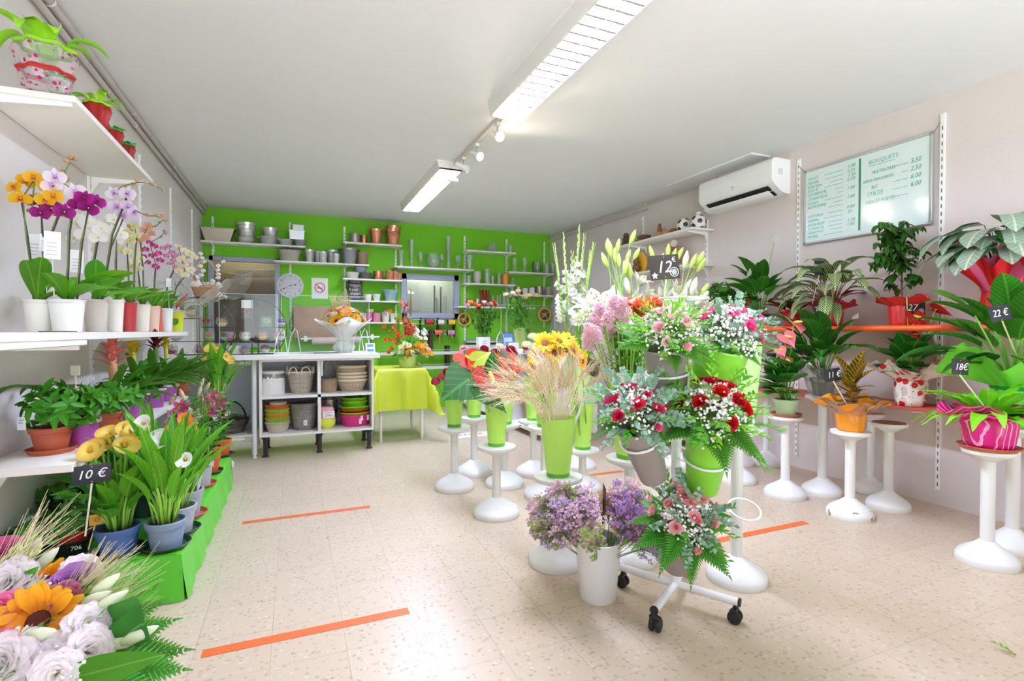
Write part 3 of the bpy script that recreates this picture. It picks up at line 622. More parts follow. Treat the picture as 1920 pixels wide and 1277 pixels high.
def sv(kind, x0, x1, hp, z, m, name, label, cat, group=None, extra=None, y=YS, oz=0., inner=None):
    """vessel standing on a shelf: its edges in photo columns, height in photo rows"""
    X = shx((x0+x1)/2, z, y); D = depth((X, y, z)); return vessel(kind, (x1-x0)/2*D/F*.97, hp*D/F, m, name, label, cat, (X, y, z+oz), group, extra, inner)
k5 = lambda x: 320+x/4.12
k6 = lambda x: 630+x/4.12
def trough(label, x0, x1, h, z, m, w=.16, tp=.72, oz=0., group=None, y=YS):
    a, c = shx(x0, z), shx(x1, z); X = (a+c)/2; L = (c-a)/2; b = MB(); t = .006
    ring = lambda f, zz, q=0: [(-L*f+q, -w/2*f+q, zz), (L*f-q, -w/2*f+q, zz), (L*f-q, w/2*f-q, zz), (-L*f+q, w/2*f-q, zz)]
    P = ring(tp, 0)+ring(1, h)+ring(1, h, t)+ring(tp, .01, t); fs = [(3, 2, 1, 0), (12, 13, 14, 15)]
    for k in range(3): fs += [(k*4+i, k*4+(i+1) % 4, k*4+4+(i+1) % 4, k*4+4+i) for i in range(4)]
    o = thing('planter_trough', label, 'planter', (X, y, z+oz), group); b.add(P, fs, sm=False).obj('body', [m], o)
    r = MB()
    for q in ((-L-.008, -w/2-.008, L+.008, -w/2), (-L-.008, w/2, L+.008, w/2+.008), (-L-.008, -w/2, -L, w/2), (L, -w/2, L+.008, w/2)): r.box((q[0], q[1], h-.008), (q[2], q[3], h+.002))
    r.obj('rim', [m], o); return o
gz = 'zinc pots on the top shelf'
trough('long zinc trough planter at the wall end of the top shelf', k5(240), k5(500), .165, 2.246, mat('#b9ad98', .4, .7, vary=.25), .19)
sv('bowl', k5(515), k5(650), 11, 2.246, ZINC, 'zinc_bowl', 'shallow zinc bowl under the large zinc bucket', 'bowl', gz); sv('bucket', k5(518), k5(660), 27, 2.246, TIN, 'zinc_bucket', 'large shiny zinc bucket standing in a shallow zinc bowl', 'bucket', gz, 'ring', oz=.075)
sv('bowl', k5(690), k5(825), 15, 2.246, ZINC, 'zinc_bowl', 'zinc tub with side handles under the smaller zinc bucket', 'bowl', gz, 'ears'); sv('bucket', k5(712), k5(830), 16, 2.246, TIN, 'zinc_bucket', 'smaller zinc bucket standing in the handled tub', 'bucket', gz, oz=.107)
sv('bowl', k5(835), k5(945), 11.5, 2.246, ZINC, 'zinc_bowl', 'small single zinc bowl between the tubs and the zinc boxes', 'bowl', gz); sv('bowl', k5(955), k5(1050), 12, 2.246, ZINCD, 'zinc_bowl', 'dark zinc bowl under the zinc boxes', 'bowl', gz)
trough('white zinc box stacked on the dark zinc bowl', k5(918), k5(1035), .12, 2.246, mat('#cfd1d3', .35, .6), .14, .92, .089, gz); trough('upper small zinc box, topmost of the zinc stack', k5(945), k5(1030), .07, 2.246, ZINC, .1, .95, .211, gz)
g2 = 'zinc buckets above the clock'
sv('bowl', k5(838), k5(1000), 20, 2.047, mat('#b9b2a4', .8, bump=(90, .8)), 'wicker_bowl', 'grey beige woven bowl above the wall clock', 'basket')
for a, c, h, lb, e, y in ((1035, 1112, 23.5, 'tall zinc bucket beside the woven bowl', 'ring', YS), (1105, 1180, 22, 'zinc bucket behind the small tapered one', None, YS+.05), (1142, 1212, 20, 'small tapered zinc bucket in front of its taller neighbours', 'ring', YS-.05), (1200, 1300, 25, 'wide tall zinc bucket in the middle of the shelf', 'ring', YS+.04), (1250, 1306, 17, 'smallest zinc bucket next to the black handled bucket', None, YS-.07)): sv('bucket', k5(a), k5(c), h, 2.047, TIN, 'zinc_bucket', lb, 'bucket', g2, e, y)
sv('bucket', k5(1315), k5(1445), 29, 2.047, ZINCD, 'zinc_bucket', 'grey zinc pail with black looped handles', 'bucket', g2, 'black_ears'); sv('bucket', k5(1435), k5(1530), 23, 2.047, mat('#a08468', .7, vary=.5), 'wooden_pot', 'brown slatted wooden pot at the shelf end', 'pot')
sv('cyl', k5(1385), k5(1463), 18, 2.341, mat('#a59a98', .35, .5), 'taupe_pot', 'taupe pot on the copper shelf', 'pot'); sv('cyl', k5(1466), k5(1520), 15.5, 2.341, mat('#b9855c', .3, .9), 'copper_pot', 'small plain copper pot beside the taupe pot', 'pot')
sv('bucket', k5(1535), k5(1640), 28, 2.341, COPPER, 'copper_pail', 'copper pail with its handle standing up', 'pail', None, 'bail_up')
for i, lb in enumerate(('lowest copper pail of the nested stack', 'middle copper pail of the nested stack', 'top copper pail of the nested stack')): sv('bucket', k5(1665+3*i-6), k5(1775+3*i), 28, 2.341, COPPER, 'copper_pail', lb, 'pail', 'nested copper pails', 'bail_down', oz=.03*i)
g3 = 'small pots above the poster'
sv('bowl', k5(1350), k5(1455), 12, 1.851, mat('#d5d0c6', .6), 'bowl', 'cream fluted bowl above the black poster', 'bowl', g3); sv('bowl', k5(1420), k5(1512), 10, 1.851, mat('#8f96a3', .5), 'bowl', 'blue grey bowl balanced on the cream bowl', 'bowl', g3, oz=.091)
sv('bucket', k5(1465), k5(1552), 12, 1.851, mat('#5e5752', .5), 'pot', 'dark grey pot between the bowls and copper', 'pot', g3, y=YS-.03); sv('bucket', k5(1562), k5(1645), 16, 1.851, COPPER, 'copper_pail', 'short copper pail beside the dark grey pot', 'pail', g3)
for i, (a, c, lb) in enumerate(((1660, 1725, 'small copper pail nearest the short copper pail in the trio'), (1700, 1765, 'middle small copper pail of the trio'), (1730, 1790, 'small copper pail at the shelf end of the trio'))): sv('bucket', k5(a), k5(c), 17-i, 1.851, COPPER, 'copper_pail', lb, 'pail', 'trio of small copper pails', 'ears' if i == 1 else None, YS-.06+.06*i)
def wrapped(m):
    return lambda o, r, h: MB().lathe([(r*.9, h*.1), (r*1.1, h*.7), (r*1.35, h*1.25), (r*1.3, h*1.22), (r*1.05, h*.7)], 20, rib=(7, .08)).obj('wrap', [m], o)
sv('bucket', k5(1492), k5(1552), 12, 1.556, mat('#e9e6df', .5), 'white_pot', 'white pot with a pink ribbon beside the black poster', 'pot'); sv('bucket', k5(1560), k5(1620), 13, 1.556, mat('#f1efe8', .5), 'white_pot', 'plain white pot under the copper trio', 'pot')
sv('bucket', k5(1650), k5(1745), 17, 1.556, mat('#d9d9a6', .6), 'gift_basket', 'yellow gift basket wrapped in pale blue film', 'basket', None, None, inner=wrapped(film('#bfe0e6', .5, .35)))
for a, c, h, m, lb, y in ((1462, 1512, 17, mat('#b6aeb4', .5), 'lilac grey pot at the inner end of the lowest shelf', YS), (1505, 1556, 17, mat('#d86b98', .5), 'tapered deep pink pot on the lowest shelf', YS-.03), (1556, 1620, 17, mat('#d98aa6', .4, .2), 'round pale pink pot on the lowest shelf', YS), (1690, 1750, 16, mat('#ecebe4', .5), 'plain cream pot at the end of the lowest shelf', YS)): sv('bucket' if 'tap' in lb or 'cream' in lb else 'cyl', k5(a), k5(c), h, 1.261, m, 'flower_pot', lb, 'pot', 'pots on the lowest shelf', None, y)
sv('bowl', k5(1508), k5(1568), 6, 1.261, mat('#d8cf9e', .6), 'small_basket', 'small straw basket set on the deep pink pot', 'basket', oz=.135, y=YS-.03)
def bowk(o, r, h):
    for i in range(6): put('rosette', FL('ruffle', '#d9a8c0', k=14, s=.02), o, orient((R.uniform(-r, r)*.5, -r*.8, h*R.uniform(.7, 1.1)), (R.uniform(-.5, .5), -1, .5)))
sv('bucket', k5(1626), k5(1692), 19, 1.261, mat('#e2e0cf', .5), 'flower_pot', 'white pot trimmed with small lilac flowers', 'pot', 'pots on the lowest shelf', inner=bowk)
# glass shelves
def leafin(c): return lambda o, r, h: MB().leaf(h*.35, r*1.1, 'ovate', .3, .3, 5, M=TR(0, 0, h*.42)@RX(.9)).obj('dried_leaf', [mat(c, .7)], o)
gg = 'clear glass vases'
for kd, a, c, h, z, lb, y, inn in (('cyl', 485, 525, 31, 2.048, 'clear glass cylinder at the end above the grey window', YS, None), ('flute', 560, 610, 51, 2.048, 'tall flared glass vase next to the clear cylinder', YS, None), ('goblet', 630, 678, 29, 2.048, 'stemmed glass with a yellow dried leaf', YS, leafin('#b7ad3a')), ('sphere', 690, 812, 31, 2.048, 'large round fish bowl on the vase shelf', YS, None), ('goblet', 798, 834, 26, 2.048, 'small stemmed glass beside the fish bowl', YS-.05, leafin('#5e4d3a')), ('flute', 842, 894, 61, 2.048, 'tallest flared glass vase holding a brown leaf', YS, leafin('#6a5234')), ('goblet', 916, 964, 26, 2.048, 'stemmed glass with a brown dried leaf', YS, leafin('#7a5a44')), ('tulip', 1003, 1062, 29, 2.048, 'frosted bubble glass vase by the upright', YS, None),
    ('sphere', 1162, 1252, 18, 2.338, 'round fish bowl alone on the highest glass shelf', YS, None), ('cyl', 1325, 1366, 15, 2.338, 'small straight glass near the round fish bowl', YS, None), ('cyl', 1005, 1045, 15, 1.848, 'small glass beside the marbled vase', YS, None), ('cyl', 1143, 1192, 29, 1.848, 'tall clear cylinder behind the cream roses shelf', YS, None), ('cyl', 1196, 1222, 16, 1.848, 'narrow short glass between two clear cylinders', YS, None), ('cyl', 1243, 1277, 22, 1.848, 'clear cylinder beside the amber glass pot', YS, None), ('hurr', 1345, 1382, 13, 1.848, 'small glass bottle past the amber glass pot', YS, None),
    ('hurr', 1358, 1404, 27, 2.048, 'hurricane lamp glass nearest the vase shelf', YS, None), ('hurr', 1433, 1481, 28, 2.048, 'hurricane lamp glass beside the black banded jar', YS, None), ('cyl', 1604, 1650, 19, 2.048, 'clear square cut glass beside the corner upright', YS, None), ('bucket', 1652, 1698, 20, 2.048, 'clear flared glass in the corner', YS, None), ('cyl', 1336, 1378, 14, 1.701, 'dark rimmed glass at the inner end of the pot shelf', YS, None),
    ('hurr', 1198, 1227, 22, 1.504, 'slim glass bottle beside the red vases', YS, None), ('sphere', 1224, 1264, 11, 1.504, 'small green tinted glass ball', YS-.05, None), ('cyl', 1240, 1256, 22, 1.504, 'first thin glass tube behind the roses', YS+.03, None), ('cyl', 1262, 1277, 24, 1.504, 'second thin glass tube behind the roses', YS+.03, None), ('cyl', 1282, 1310, 29, 1.504, 'wide tall glass tube behind the roses', YS+.03, None), ('cyl', 1318, 1336, 33, 1.504, 'tallest thin glass tube behind the roses', YS+.03, None), ('bowl', 1425, 1480, 9, 1.504, 'low clear bowl at the end of the red vase shelf', YS, None)):
    sv(kd, k6(a), k6(c), h, z, GLASS, 'glass_vase', lb, 'vase', gg, None, y, inner=inn)
for kd, a, c, h, z, m, nm, lb in (('tulip', 1058, 1122, 23, 1.848, mat('#ddd6d2', .5, vary=.5), 'marbled_vase', 'white marbled vase on the amber glass shelf'), ('cyl', 1279, 1338, 20, 1.848, mat('#d08a2a', .25), 'amber_pot', 'amber orange glass pot'), ('tulip', 1517, 1588, 22, 2.048, film('#e9f2ea', .8, .1), 'banded_jar', 'clear jar with two black side bands'), ('cyl', 1390, 1426, 15, 1.701, TIN, 'silver_pot', 'tall shiny silver cylinder pot'), ('tulip', 1436, 1486, 12.5, 1.701, mat('#e9e6e4', .5), 'white_pot', 'round white pot beside the silver cylinder'), ('cyl', 1490, 1538, 14, 1.701, mat('#d9d9d9', .4), 'white_pot', 'straight pale grey pot between white and silver'), ('cyl', 1538, 1602, 17, 1.701, mat('#a9a39c', .25, .9), 'silver_pot', 'wide brushed silver pot'), ('cyl', 1614, 1662, 16, 1.701, mat('#a29b95', .6), 'taupe_pot', 'taupe pot at the corner end of the shelf'),
    ('sphere', 1000, 1056, 16, 1.504, mat('#c9a88f', .15, .9), 'mercury_ball', 'rose gold mirrored ball vase'), ('cyl', 1068, 1116, 15, 1.504, mat('#c0c4c6', .15, .95), 'silver_pot', 'silver mirrored pot beside the rose gold ball'), ('flute', 1106, 1134, 31, 1.504, mat('#8a1018', .2), 'red_vase', 'dark red vase nearest the mirrored pot'), ('flute', 1132, 1160, 31, 1.504, mat('#8a1018', .2), 'red_vase', 'middle one of the three dark red vases'), ('flute', 1158, 1186, 31, 1.504, mat('#8a1018', .2), 'red_vase', 'dark red vase nearest the slim bottle')):
    sv(kd, k6(a), k6(c), h, z, m, nm, lb, 'vase' if 'vase' in nm or 'jar' in nm or 'ball' in nm else 'pot', 'dark red vases' if nm == 'red_vase' else None, inner=(lambda o, r, h: [MB().tube([(s*r*.75, 0, .002), (s*r*1.03, 0, h*.6), (s*r*.86, 0, h)], .008, 6).obj('band', [BLACK], o) for s in (-1, 1)]) if nm == 'banded_jar' else None)
tag(MB().lathe([(.001, 0), (.03, .0), (.045, .02), (.05, .035), (.035, .06), (.001, .068)], 18, rib=(8, .1)).obj('glass_ornament', [mat('#8d8f90', .15, .8)], None, (shx(k6(1165), 1.5), YS-.09, 1.504)), 'small dark mirrored ornament in front of the red vases', 'ornament')
MB2 = MB().tube([(0, 0, 0), (.003, 0, .1), (0, 0, .21)], .004, 6); tag(MB2.obj('glass_rod', [mat('#b7c832', .3)], None, (shx(k6(1118), 1.85), YS+.04, 1.848)), 'thin yellow green glass rod behind the marbled vase', 'rod')
# things on the green wall
def P5(x, y, yy=YB): return at(k5(x), 370+y/4.12, y=yy)
c = V((-.04, YB-.03, 1.742)); rad = .165
t = thing('wall_clock', 'round pale grey wooden wall clock showing twenty to three', 'clock', c); M = plane_M((0, 0, 0), (1, 0, 0), (0, 0, 1))
MB().lathe([(.001, -.024), (rad*.97, -.024), (rad, -.016), (rad, 0), (rad-.006, .003), (.001, .003)], 48).obj('dial', [mat('#d3d3d8', .55)], t).matrix_local = M
b = MB()
for z in (-.09, -.035, .03, .085): w = math.sqrt(rad**2-z*z)-.008; b.box((-w, z-.0012, .003), (w, z+.0012, .0034))
b.obj('plank_lines', [mat('#8b8b92', .6)], t).matrix_local = M
INK = mat('#2c2c34', .6)
for i in range(1, 13):
    a = PI/2-i*PI/6; text(str(i), .042, INK, t, M@TR(.128*math.cos(a), .128*math.sin(a)-.015, .0034), 'numeral', align='CENTER')
for a, L, w, nm in ((PI/2-2*PI*2.67/12, .075, .005, 'hour_hand'), (PI/2-2*PI*40.5/60, .1, .003, 'minute_hand')):
    MB().box((-.015, -w/2, .006), (L, w/2, .008)).add([(L-.02, -.010, .0065), (L+.012, 0, .0065), (L-.02, .010, .0065)], [(0, 1, 2)] if nm[0] == 'h' else [(0, 1, 2)], sm=False).obj(nm, [INK], t).matrix_local = M@RZ(a)
MB().lathe([(.006, .004), (.006, .01), (.001, .011)], 10).obj('hub', [INK], t).matrix_local = M
a, d = P5(1088, 622), P5(1215, 785); t = thing('no_smoking_sign', 'white paper no smoking sign taped to the green wall', 'sign', ((a.x+d.x)/2, YB-.001, (a.z+d.z)/2)); w, h = d.x-a.x, a.z-d.z
MB().box((-w/2, -h/2, 0), (w/2, h/2, .002)).obj('sheet', [mat('#ecebe9', .6)], t).matrix_local = M
b = MB().lathe([(w*.33, .002), (w*.33, .003), (w*.275, .003), (w*.275, .002)], 36).box((-w*.29, -.006, .0031), (w*.29, .006, .0033), M=RZ(-.78)); b.obj('ban_ring', [mat('#c8383a', .6)], t).matrix_local = M@TR(0, .01, 0)
MB().box((-w*.2, -.006, .0022), (w*.13, .006, .0026)).box((w*.15, -.006, .0022), (w*.2, .006, .0026)).obj('cigarette', [mat('#555555', .6)], t).matrix_local = M@TR(0, .005, 0)
# black poster
a, d = P5(1372, 628, YB-.16), P5(1482, 787, YB-.16); h = 1.83-1.557; w = d.x-a.x
t = thing('poster', 'black shop opening poster with green lettering standing on the shelf', 'poster', ((a.x+d.x)/2, YB-.17, 1.557)); Mp = plane_M((0, 0, 0), (1, 0, 0), (0, .18, 1)); h = .285
MB().box((-w/2, 0, -.003), (w/2, h, .003), bev=.001).obj('board', [mat('#33302f', .5)], t).matrix_local = Mp
text('OUVERTURE', .024, WHT, t, Mp@TR(0, h-.035, .0034), align='CENTER', sx=.95)
b = MB()
for (y, f) in ((.77, .42), (.71, .36), (.66, .12), (.34, .36), (.3, .40), (.26, .2), (.17, .3), (.12, .34)): b.box((-w*f, y*h, .003), (w*f, y*h+.006, .0036))
b.obj('small_print', [mat('#c9c7c4', .6)], t).matrix_local = Mp
text("B e 's", .062, mat('#a8cf4a', .6), t, Mp@TR(-w*.43, h*.45, .0034), sx=.7)
for x in (-.004, .02): MB().lathe([(.015, .0034), (.015, .0042), (.011, .0042), (.011, .0034)], 20).obj('ring_motif', [mat('#c9e07a', .6)], t).matrix_local = Mp@TR(x, h*.51, 0)
t = thing('wooden_bird', 'small pale wooden ornament beside the black poster', 'ornament', (a.x-.045, YB-.15, 1.557)); MB().lathe([(.001, 0), (.018, 0), (.02, .01), (.006, .02), (.012, .06), (.03, .1), (.02, .15), (.001, .17)], 12).obj('figure', [mat('#b8ad8e', .7, vary=.4)], t)
# brown card board leaning, paper roll holder, black cable
a, d = P5(950, 835, YB-.12), P5(1290, 1085, YB-.12)
t = thing('cardboard_sheet', 'large brown cardboard sheet leaning on the green wall behind the counter', 'cardboard', ((a.x+d.x)/2, YB-.12, d.z)); MB().box((-(d.x-a.x)/2, 0, -.004), ((d.x-a.x)/2, a.z-d.z, .004), bev=.002).obj('sheet', [mat('#bd9a7d', .7, vary=.35)], t).matrix_local = plane_M((0, 0, 0), (1, 0, 0), (0, .12, 1))
q = at(640, 650, y=YB-.3); t = thing('paper_roll_holder', 'white wall rod holding rolls of wrapping paper', 'paper holder', (q.x, YB-.16, .97))
MB().tube([(-.5, 0, .06), (.52, 0, .085)], .013, 8).obj('rod', [WHT], t); MB().box((-.46, -.02, .03), (-.42, .16, .1)).obj('bracket', [WHT], t); MB().box((.4, -.02, .05), (.44, .16, .12)).obj('bracket', [WHT], t)
tag(MB().tube([(-.36, 0, 0), (.26, 0, .015)], .05, 18).obj('hanging_paper_roll', [mat('#d3bfb2', .6)], None, (q.x, YB-.17, 1.0)), 'thick pale pink roll of wrapping paper behind the counter', 'paper roll')
tag(MB().tube([P5(940, 1040, YB-.02), P5(918, 1000, YB-.02), P5(925, 950, YB-.02), P5(945, 910, YB-.02)], .004, 5).obj('power_cord', [BLACK]), 'thin black cable hanging beside the cardboard sheet', 'cable')
# ribbon dispenser
t = thing('ribbon_rack', 'black and chrome wall rack for spools of ribbon', 'rack', (0, 0, 0)); yr = YB-.1
def P6(x, y, yy): return at(k6(x), 370+y/4.12, y=yy)
for (x0, x1, y) in ((590, 925, 945), (590, 925, 978), (600, 920, 1028), (600, 920, 1060)): MB().tube([P6(x0, y, yr), P6(x1, y, yr)], .008, 8).obj('rod', [CHROME], t)
for x in (655, 790, 915): a = P6(x, 935, yr); MB().box((a.x-.006, yr-.015, a.z-.27), (a.x+.006, YB-.002, a.z+.01), bev=.002).obj('arm', [BLACK], t)
for (nm, col, x0, x1, y, lb) in (('r', '#c22a3c', 690, 752, 962, 'red ribbon spool on the upper rods'), ('w', '#e9e2dc', 782, 835, 965, 'white ribbon spool on the upper rods'), ('y', '#f0c52a', 862, 920, 965, 'yellow ribbon spool on the upper rods'), ('o', '#e2704a', 758, 822, 1043, 'orange ribbon spool with a hanging tail'), ('p', '#d98ab0', 858, 915, 1045, 'pink ribbon spool on the lower rods'), ('g', '#b9d8c0', 650, 705, 1045, 'pale green ribbon spool on the lower rods')):
    a, d = P6(x0, y, yr-.03), P6(x1, y, yr-.03); L = d.x-a.x; s = thing('ribbon_spool', lb, 'ribbon', (a.x, yr-.035, a.z), 'ribbon spools'); Ms = MX.Rotation(PI/2, 4, 'Y')
    MB().lathe([(.02, .004), (.036, .004), (.036, L-.004), (.02, L-.004)], 18).obj('ribbon', [mat(col, .35)], s).matrix_local = Ms
    for z in (0, L): MB().lathe([(.001, z-.003), (.042, z-.003), (.042, z+.003), (.001, z+.003)], 18).obj('flange', [BLACK], s).matrix_local = Ms
    if nm in 'op': MB().box((L*.55, -.037, -.17 if nm == 'o' else -.08), (L*.65, -.036, 0)).obj('ribbon_tail', [mat(col, .35)], s)
# ================================================================ sales counter
CT = .925; CY0, CY1 = 4.97, 5.62; CX0, CX1 = -1.03, at(713, 661, y=CY0).x
tag(MB().box((CX0, CY0, CT-.045), (CX1, CY1, CT), bev=.004).obj('worktop', [mat('#efeeec', .35)]), 'long white worktop over the open cabinet and the tube frame', 'worktop')
x0, x1 = at(486, 750, y=5.08).x, at(701, 750, y=5.08).x; zb = at(486, 821, y=5.08).z; zt = CT-.046; xm = at(599, 750, y=5.08).x; zm = at(599, 742, y=5.08).z
t = thing('open_cabinet', 'white open cabinet with four bays of baskets on black legs', 'cabinet', (x0, 5.08, 0)); w = x1-x0; PW = mat('#eceae8', .4)
for nm, a, c in (('side_panel', (0, 0, zb), (.02, .5, zt)), ('side_panel', (w-.02, 0, zb), (w, .5, zt)), ('divider', (xm-x0-.014, .004, zb+.02), (xm-x0+.014, .49, zt-.02)), ('top_panel', (.02, 0, zt-.02), (w-.02, .5, zt)), ('bottom_panel', (.02, 0, zb), (w-.02, .5, zb+.02)), ('shelf_board', (.02, .004, zm-.012), (w-.02, .48, zm+.012)), ('back_panel', (.02, .48, zb+.02), (w-.02, .5, zt-.02))): MB().box(a, c).obj(nm, [PW if nm != 'back_panel' else mat('#d9dde6', .5)], t)
MB().box((xm-x0+.016, -.012, zt-.16), (xm-x0+.03, 0, zt-.02), bev=.003).obj('hinge_strip', [WHT], t)
for lx in (.045, xm-x0, w-.04):
    for ly in (.05, .44): MB().lathe([(.001, 0), (.03, 0), (.028, .012), (.018, .02), (.022, zb-.03), (.032, zb-.02), (.032, zb-.0005)], 14).obj('leg', [mat('#2e2a29', .45)], t, (lx, ly, 0))
FZ = lambda f: x0+w*f
def onb(px, zz, y): return V((at(px, 700, y=y).x, y, zz))
TB, TM = zb+.0205, zm+.0125
def weave(c, c2=None, sc=60):
    k = ('w', c, c2, sc)
    if k not in MATS:
        n = NT('woven_willow'); o = n.co(); wv = n.n('ShaderNodeTexBrick', offset=.5); n.l(n.co('UV'), wv.inputs['Vector']); wv.inputs['Scale'].default_value = 1
        mp = n.n('ShaderNodeMapping'); mp.inputs['Scale'].default_value = (44, 24, 1); n.l(n.co('UV'), mp.inputs[0]); n.l(mp.outputs[0], wv.inputs['Vector'])
        wv.inputs['Brick Width'].default_value = 1.6; wv.inputs['Row Height'].default_value = 1; wv.inputs['Mortar Size'].default_value = .14; wv.inputs['Mortar Smooth'].default_value = .6
        wv.inputs['Color1'].default_value = lin(c); wv.inputs['Color2'].default_value = lin(c2 or c); wv.inputs['Mortar'].default_value = tuple(q*.35 for q in lin(c)[:3])+(1,)
        b = n.bsdf(wv.outputs['Color'], .75); n.bump(b, n.math('SUBTRACT', 1, wv.outputs['Fac']), .8, .006); MATS[k] = n.done(b)
    return MATS[k]
def basket(name, label, p, r, rb, h, m, sy=1., rim=.009, group=None, handles=(), hm=None, cat='basket', M=None):
    t = thing(name, label, cat, p, group); S = MX.Diagonal((1, sy, 1, 1))
    N = 9; pr = [(.001, 0), (rb, 0)]+[(rb+(r-rb)*(i/N)**.8, h*i/N) for i in range(1, N+1)]+[(r-.008, h), (r-.012, h*.6), (rb*.9, .012), (.001, .012)]
    MB().lathe(pr, 30, M=S).obj('basket_body', [m], t)
    MB().lathe([(r+rim*math.cos(a)-.004, h+rim*math.sin(a)) for a in [i*PI/4 for i in range(9)]], 30, M=S).obj('rim', [hm or m], t)
    for (a, w_, hh, th) in handles:
        c, s = math.cos(a), math.sin(a); q = [V((c*r*.98-s*w_*u, (s*r*.98+c*w_*u)*sy, h-.02+hh*math.sqrt(max(0, 1-u*u)))) for u in [-1+i/6 for i in range(13)]]; MB().tube(q, th, 7).obj('handle', [hm or m], t)
    return t
yb = 5.3
t = thing('storage_tin', 'white round tin with a grey band and a ribbon bow in the upper bay', 'tin', onb(512, TM, yb))
MB().lathe([(.001, 0), (.098, 0), (.1, .005), (.1, .15)], 28).obj('tin_body', [mat('#f2efe9', .5)], t); MB().lathe([(.1, .15), (.1, .19)], 28).obj('band', [mat('#9aa0a6', .3, .6)], t); MB().lathe([(.1, .19), (.103, .192), (.103, .215), (.001, .217)], 28).obj('lid', [mat('#f4f2ee', .45)], t)
b = MB()
for a in (-.6, .6, 2.4, 3.7): b.leaf(.045, .022, 'obov', .5, .2, 4, M=TR(-.02, -.104, .13)@RX(PI/2)@RZ(a))
b.obj('ribbon_bow', [mat('#f6f4f0', .6)], t)
WIL = weave('#d9cdbd', '#cbbca8')
basket('wicker_basket', 'whitewashed wicker basket with several pale loop handles', onb(564, TM, 5.3), .118, .085, .2, WIL, handles=[(a, .045, .07, .006) for a in (-2.2, -1.2, -.2, .9, 2., 3.)], hm=mat('#ece6dc', .6))
basket('wicker_basket', 'second whitewashed basket standing behind the loop handled one', onb(571, TM, 5.48), .11, .085, .23, WIL, handles=[(PI/2, .045, .05, .006)], hm=mat('#d9c8b4', .6))
basket('wicker_basket', 'small brown wicker basket with a tall arched metal handle', onb(617, TM, 5.28), .078, .065, .12, weave('#b79a7c', '#c7ad90'), handles=[(.0, .07, .22, .005), (PI/2, .06, .2, .006)], hm=mat('#8f806f', .6))
t = thing('small_basket', 'narrow basket with a thin upright cane handle beside the stacked baskets', 'basket', onb(630, TM, 5.42)); MB().lathe([(.001, 0), (.05, 0), (.065, .13), (.06, .13), (.045, .01), (.001, .01)], 18).obj('basket_body', [weave('#c9b090')], t); MB().tube([(-.055, 0, .12), (-.05, 0, .24), (0, 0, .3), (.05, 0, .24), (.055, 0, .12)], .005, 6).obj('handle', [mat('#d8c7ab', .6)], t)
OV = weave('#d8c3a5', '#cdb592')
for i, (lb) in enumerate(('lowest oval cane basket of the cream stack', 'second oval cane basket up the cream stack', 'third oval cane basket up the cream stack', 'topmost oval cane basket of the cream stack')): basket('oval_basket', lb, onb(660, TM+(.034*i+(.03 if i == 3 else 0)), 5.3), .142, .1, .105, OV, .72, .011, hm=mat('#e9d9bd', .6), group='stacked oval cane baskets')
for i, (c, lb) in enumerate((('#e3d9ba', 'cream woven bowl at the foot of the coloured stack'), ('#a8cf3e', 'lower lime woven bowl in the coloured stack'), ('#e8a133', 'amber woven bowl in the coloured stack'), ('#a4d23c', 'upper lime woven bowl in the coloured stack'), ('#e7742c', 'orange woven bowl on top of the coloured stack'))): basket('woven_bowl', lb, onb(520, TB+.04*i, 5.24), .104, .082, .085, weave(c), 1, .01, 'stacked coloured woven bowls', cat='bowl')
tag(MB().lathe([(.001, 0), (.07, 0), (.075, .06), (.07, .06), (.001, .055)], 20).obj('cream_dish', [mat('#efe9d8', .6)], None, onb(521, TB+.212, 5.25)), 'cream dish lying in the orange woven bowl', 'dish')
for px, c, yy, lb in ((511, '#c2364f', 5.44, 'red metal birdcage behind the coloured bowls'), (541, '#c9c5bd', 5.47, 'pale grey birdcage behind the grey basket'), (557, '#e6e4de', 5.44, 'white birdcage behind the grey willow basket'), (586, '#cfc04a', 5.45, 'yellow birdcage behind the grey willow basket')):
    t = thing('birdcage', lb, 'birdcage', onb(px, TB, yy), 'small wire birdcages'); b = MB()
    for i in range(14): a = 2*PI*i/14; b.tube([(.06*math.cos(a), .06*math.sin(a), 0), (.06*math.cos(a), .06*math.sin(a), .13), (.05*math.cos(a), .05*math.sin(a), .17), (.025*math.cos(a), .025*math.sin(a), .2), (0, 0, .21)], .0018, 4, cap=False)
    b.obj('wires', [mat(c, .4)], t); MB().lathe([(.001, 0), (.062, 0), (.064, .005), (.062, .012), (.001, .012)], 18).obj('base', [mat(c, .4)], t); MB().ball((0, 0, .217), .01).obj('finial', [mat(c, .4)], t)
def card(par, p, w_, h_, c='#f0eee8', lines=3, nrm=(0, -1, 0), nm='price_card'):
    n = V(nrm).normalized(); M = plane_M(p, V((0, 0, 1)).cross(n), (0, 0, 1)); b = MB().box((-w_/2, 0, -.0006), (w_/2, h_, .0006)); s = MB()
    for i in range(lines): s.box((-w_*.34, h_*(.75-.22*i), .0006), (w_*(.3-.12*(i % 2)), h_*(.75-.22*i)+h_*.05, .001))
    o = b.obj(nm, [mat(c, .7)], par); o.matrix_local = M; s.obj('writing', [mat('#55504c', .7)], o); return o
t = basket('willow_basket', 'tall grey willow basket with a white price card', onb(569, TB, 5.28), .122, .085, .2, weave('#a59f98', '#8f8880')); card(t, (.012, -.118, .05), .032, .05)
for i, lb in enumerate(('grey willow basket nested above the priced one', 'grey willow liner, highest of the nested willow baskets')): basket('willow_basket', lb, onb(569, TB+.02*(i+1), 5.28), .123+.002*i, .09, .2, weave('#b0aaa2', '#958e86'), group='nested grey willow baskets')
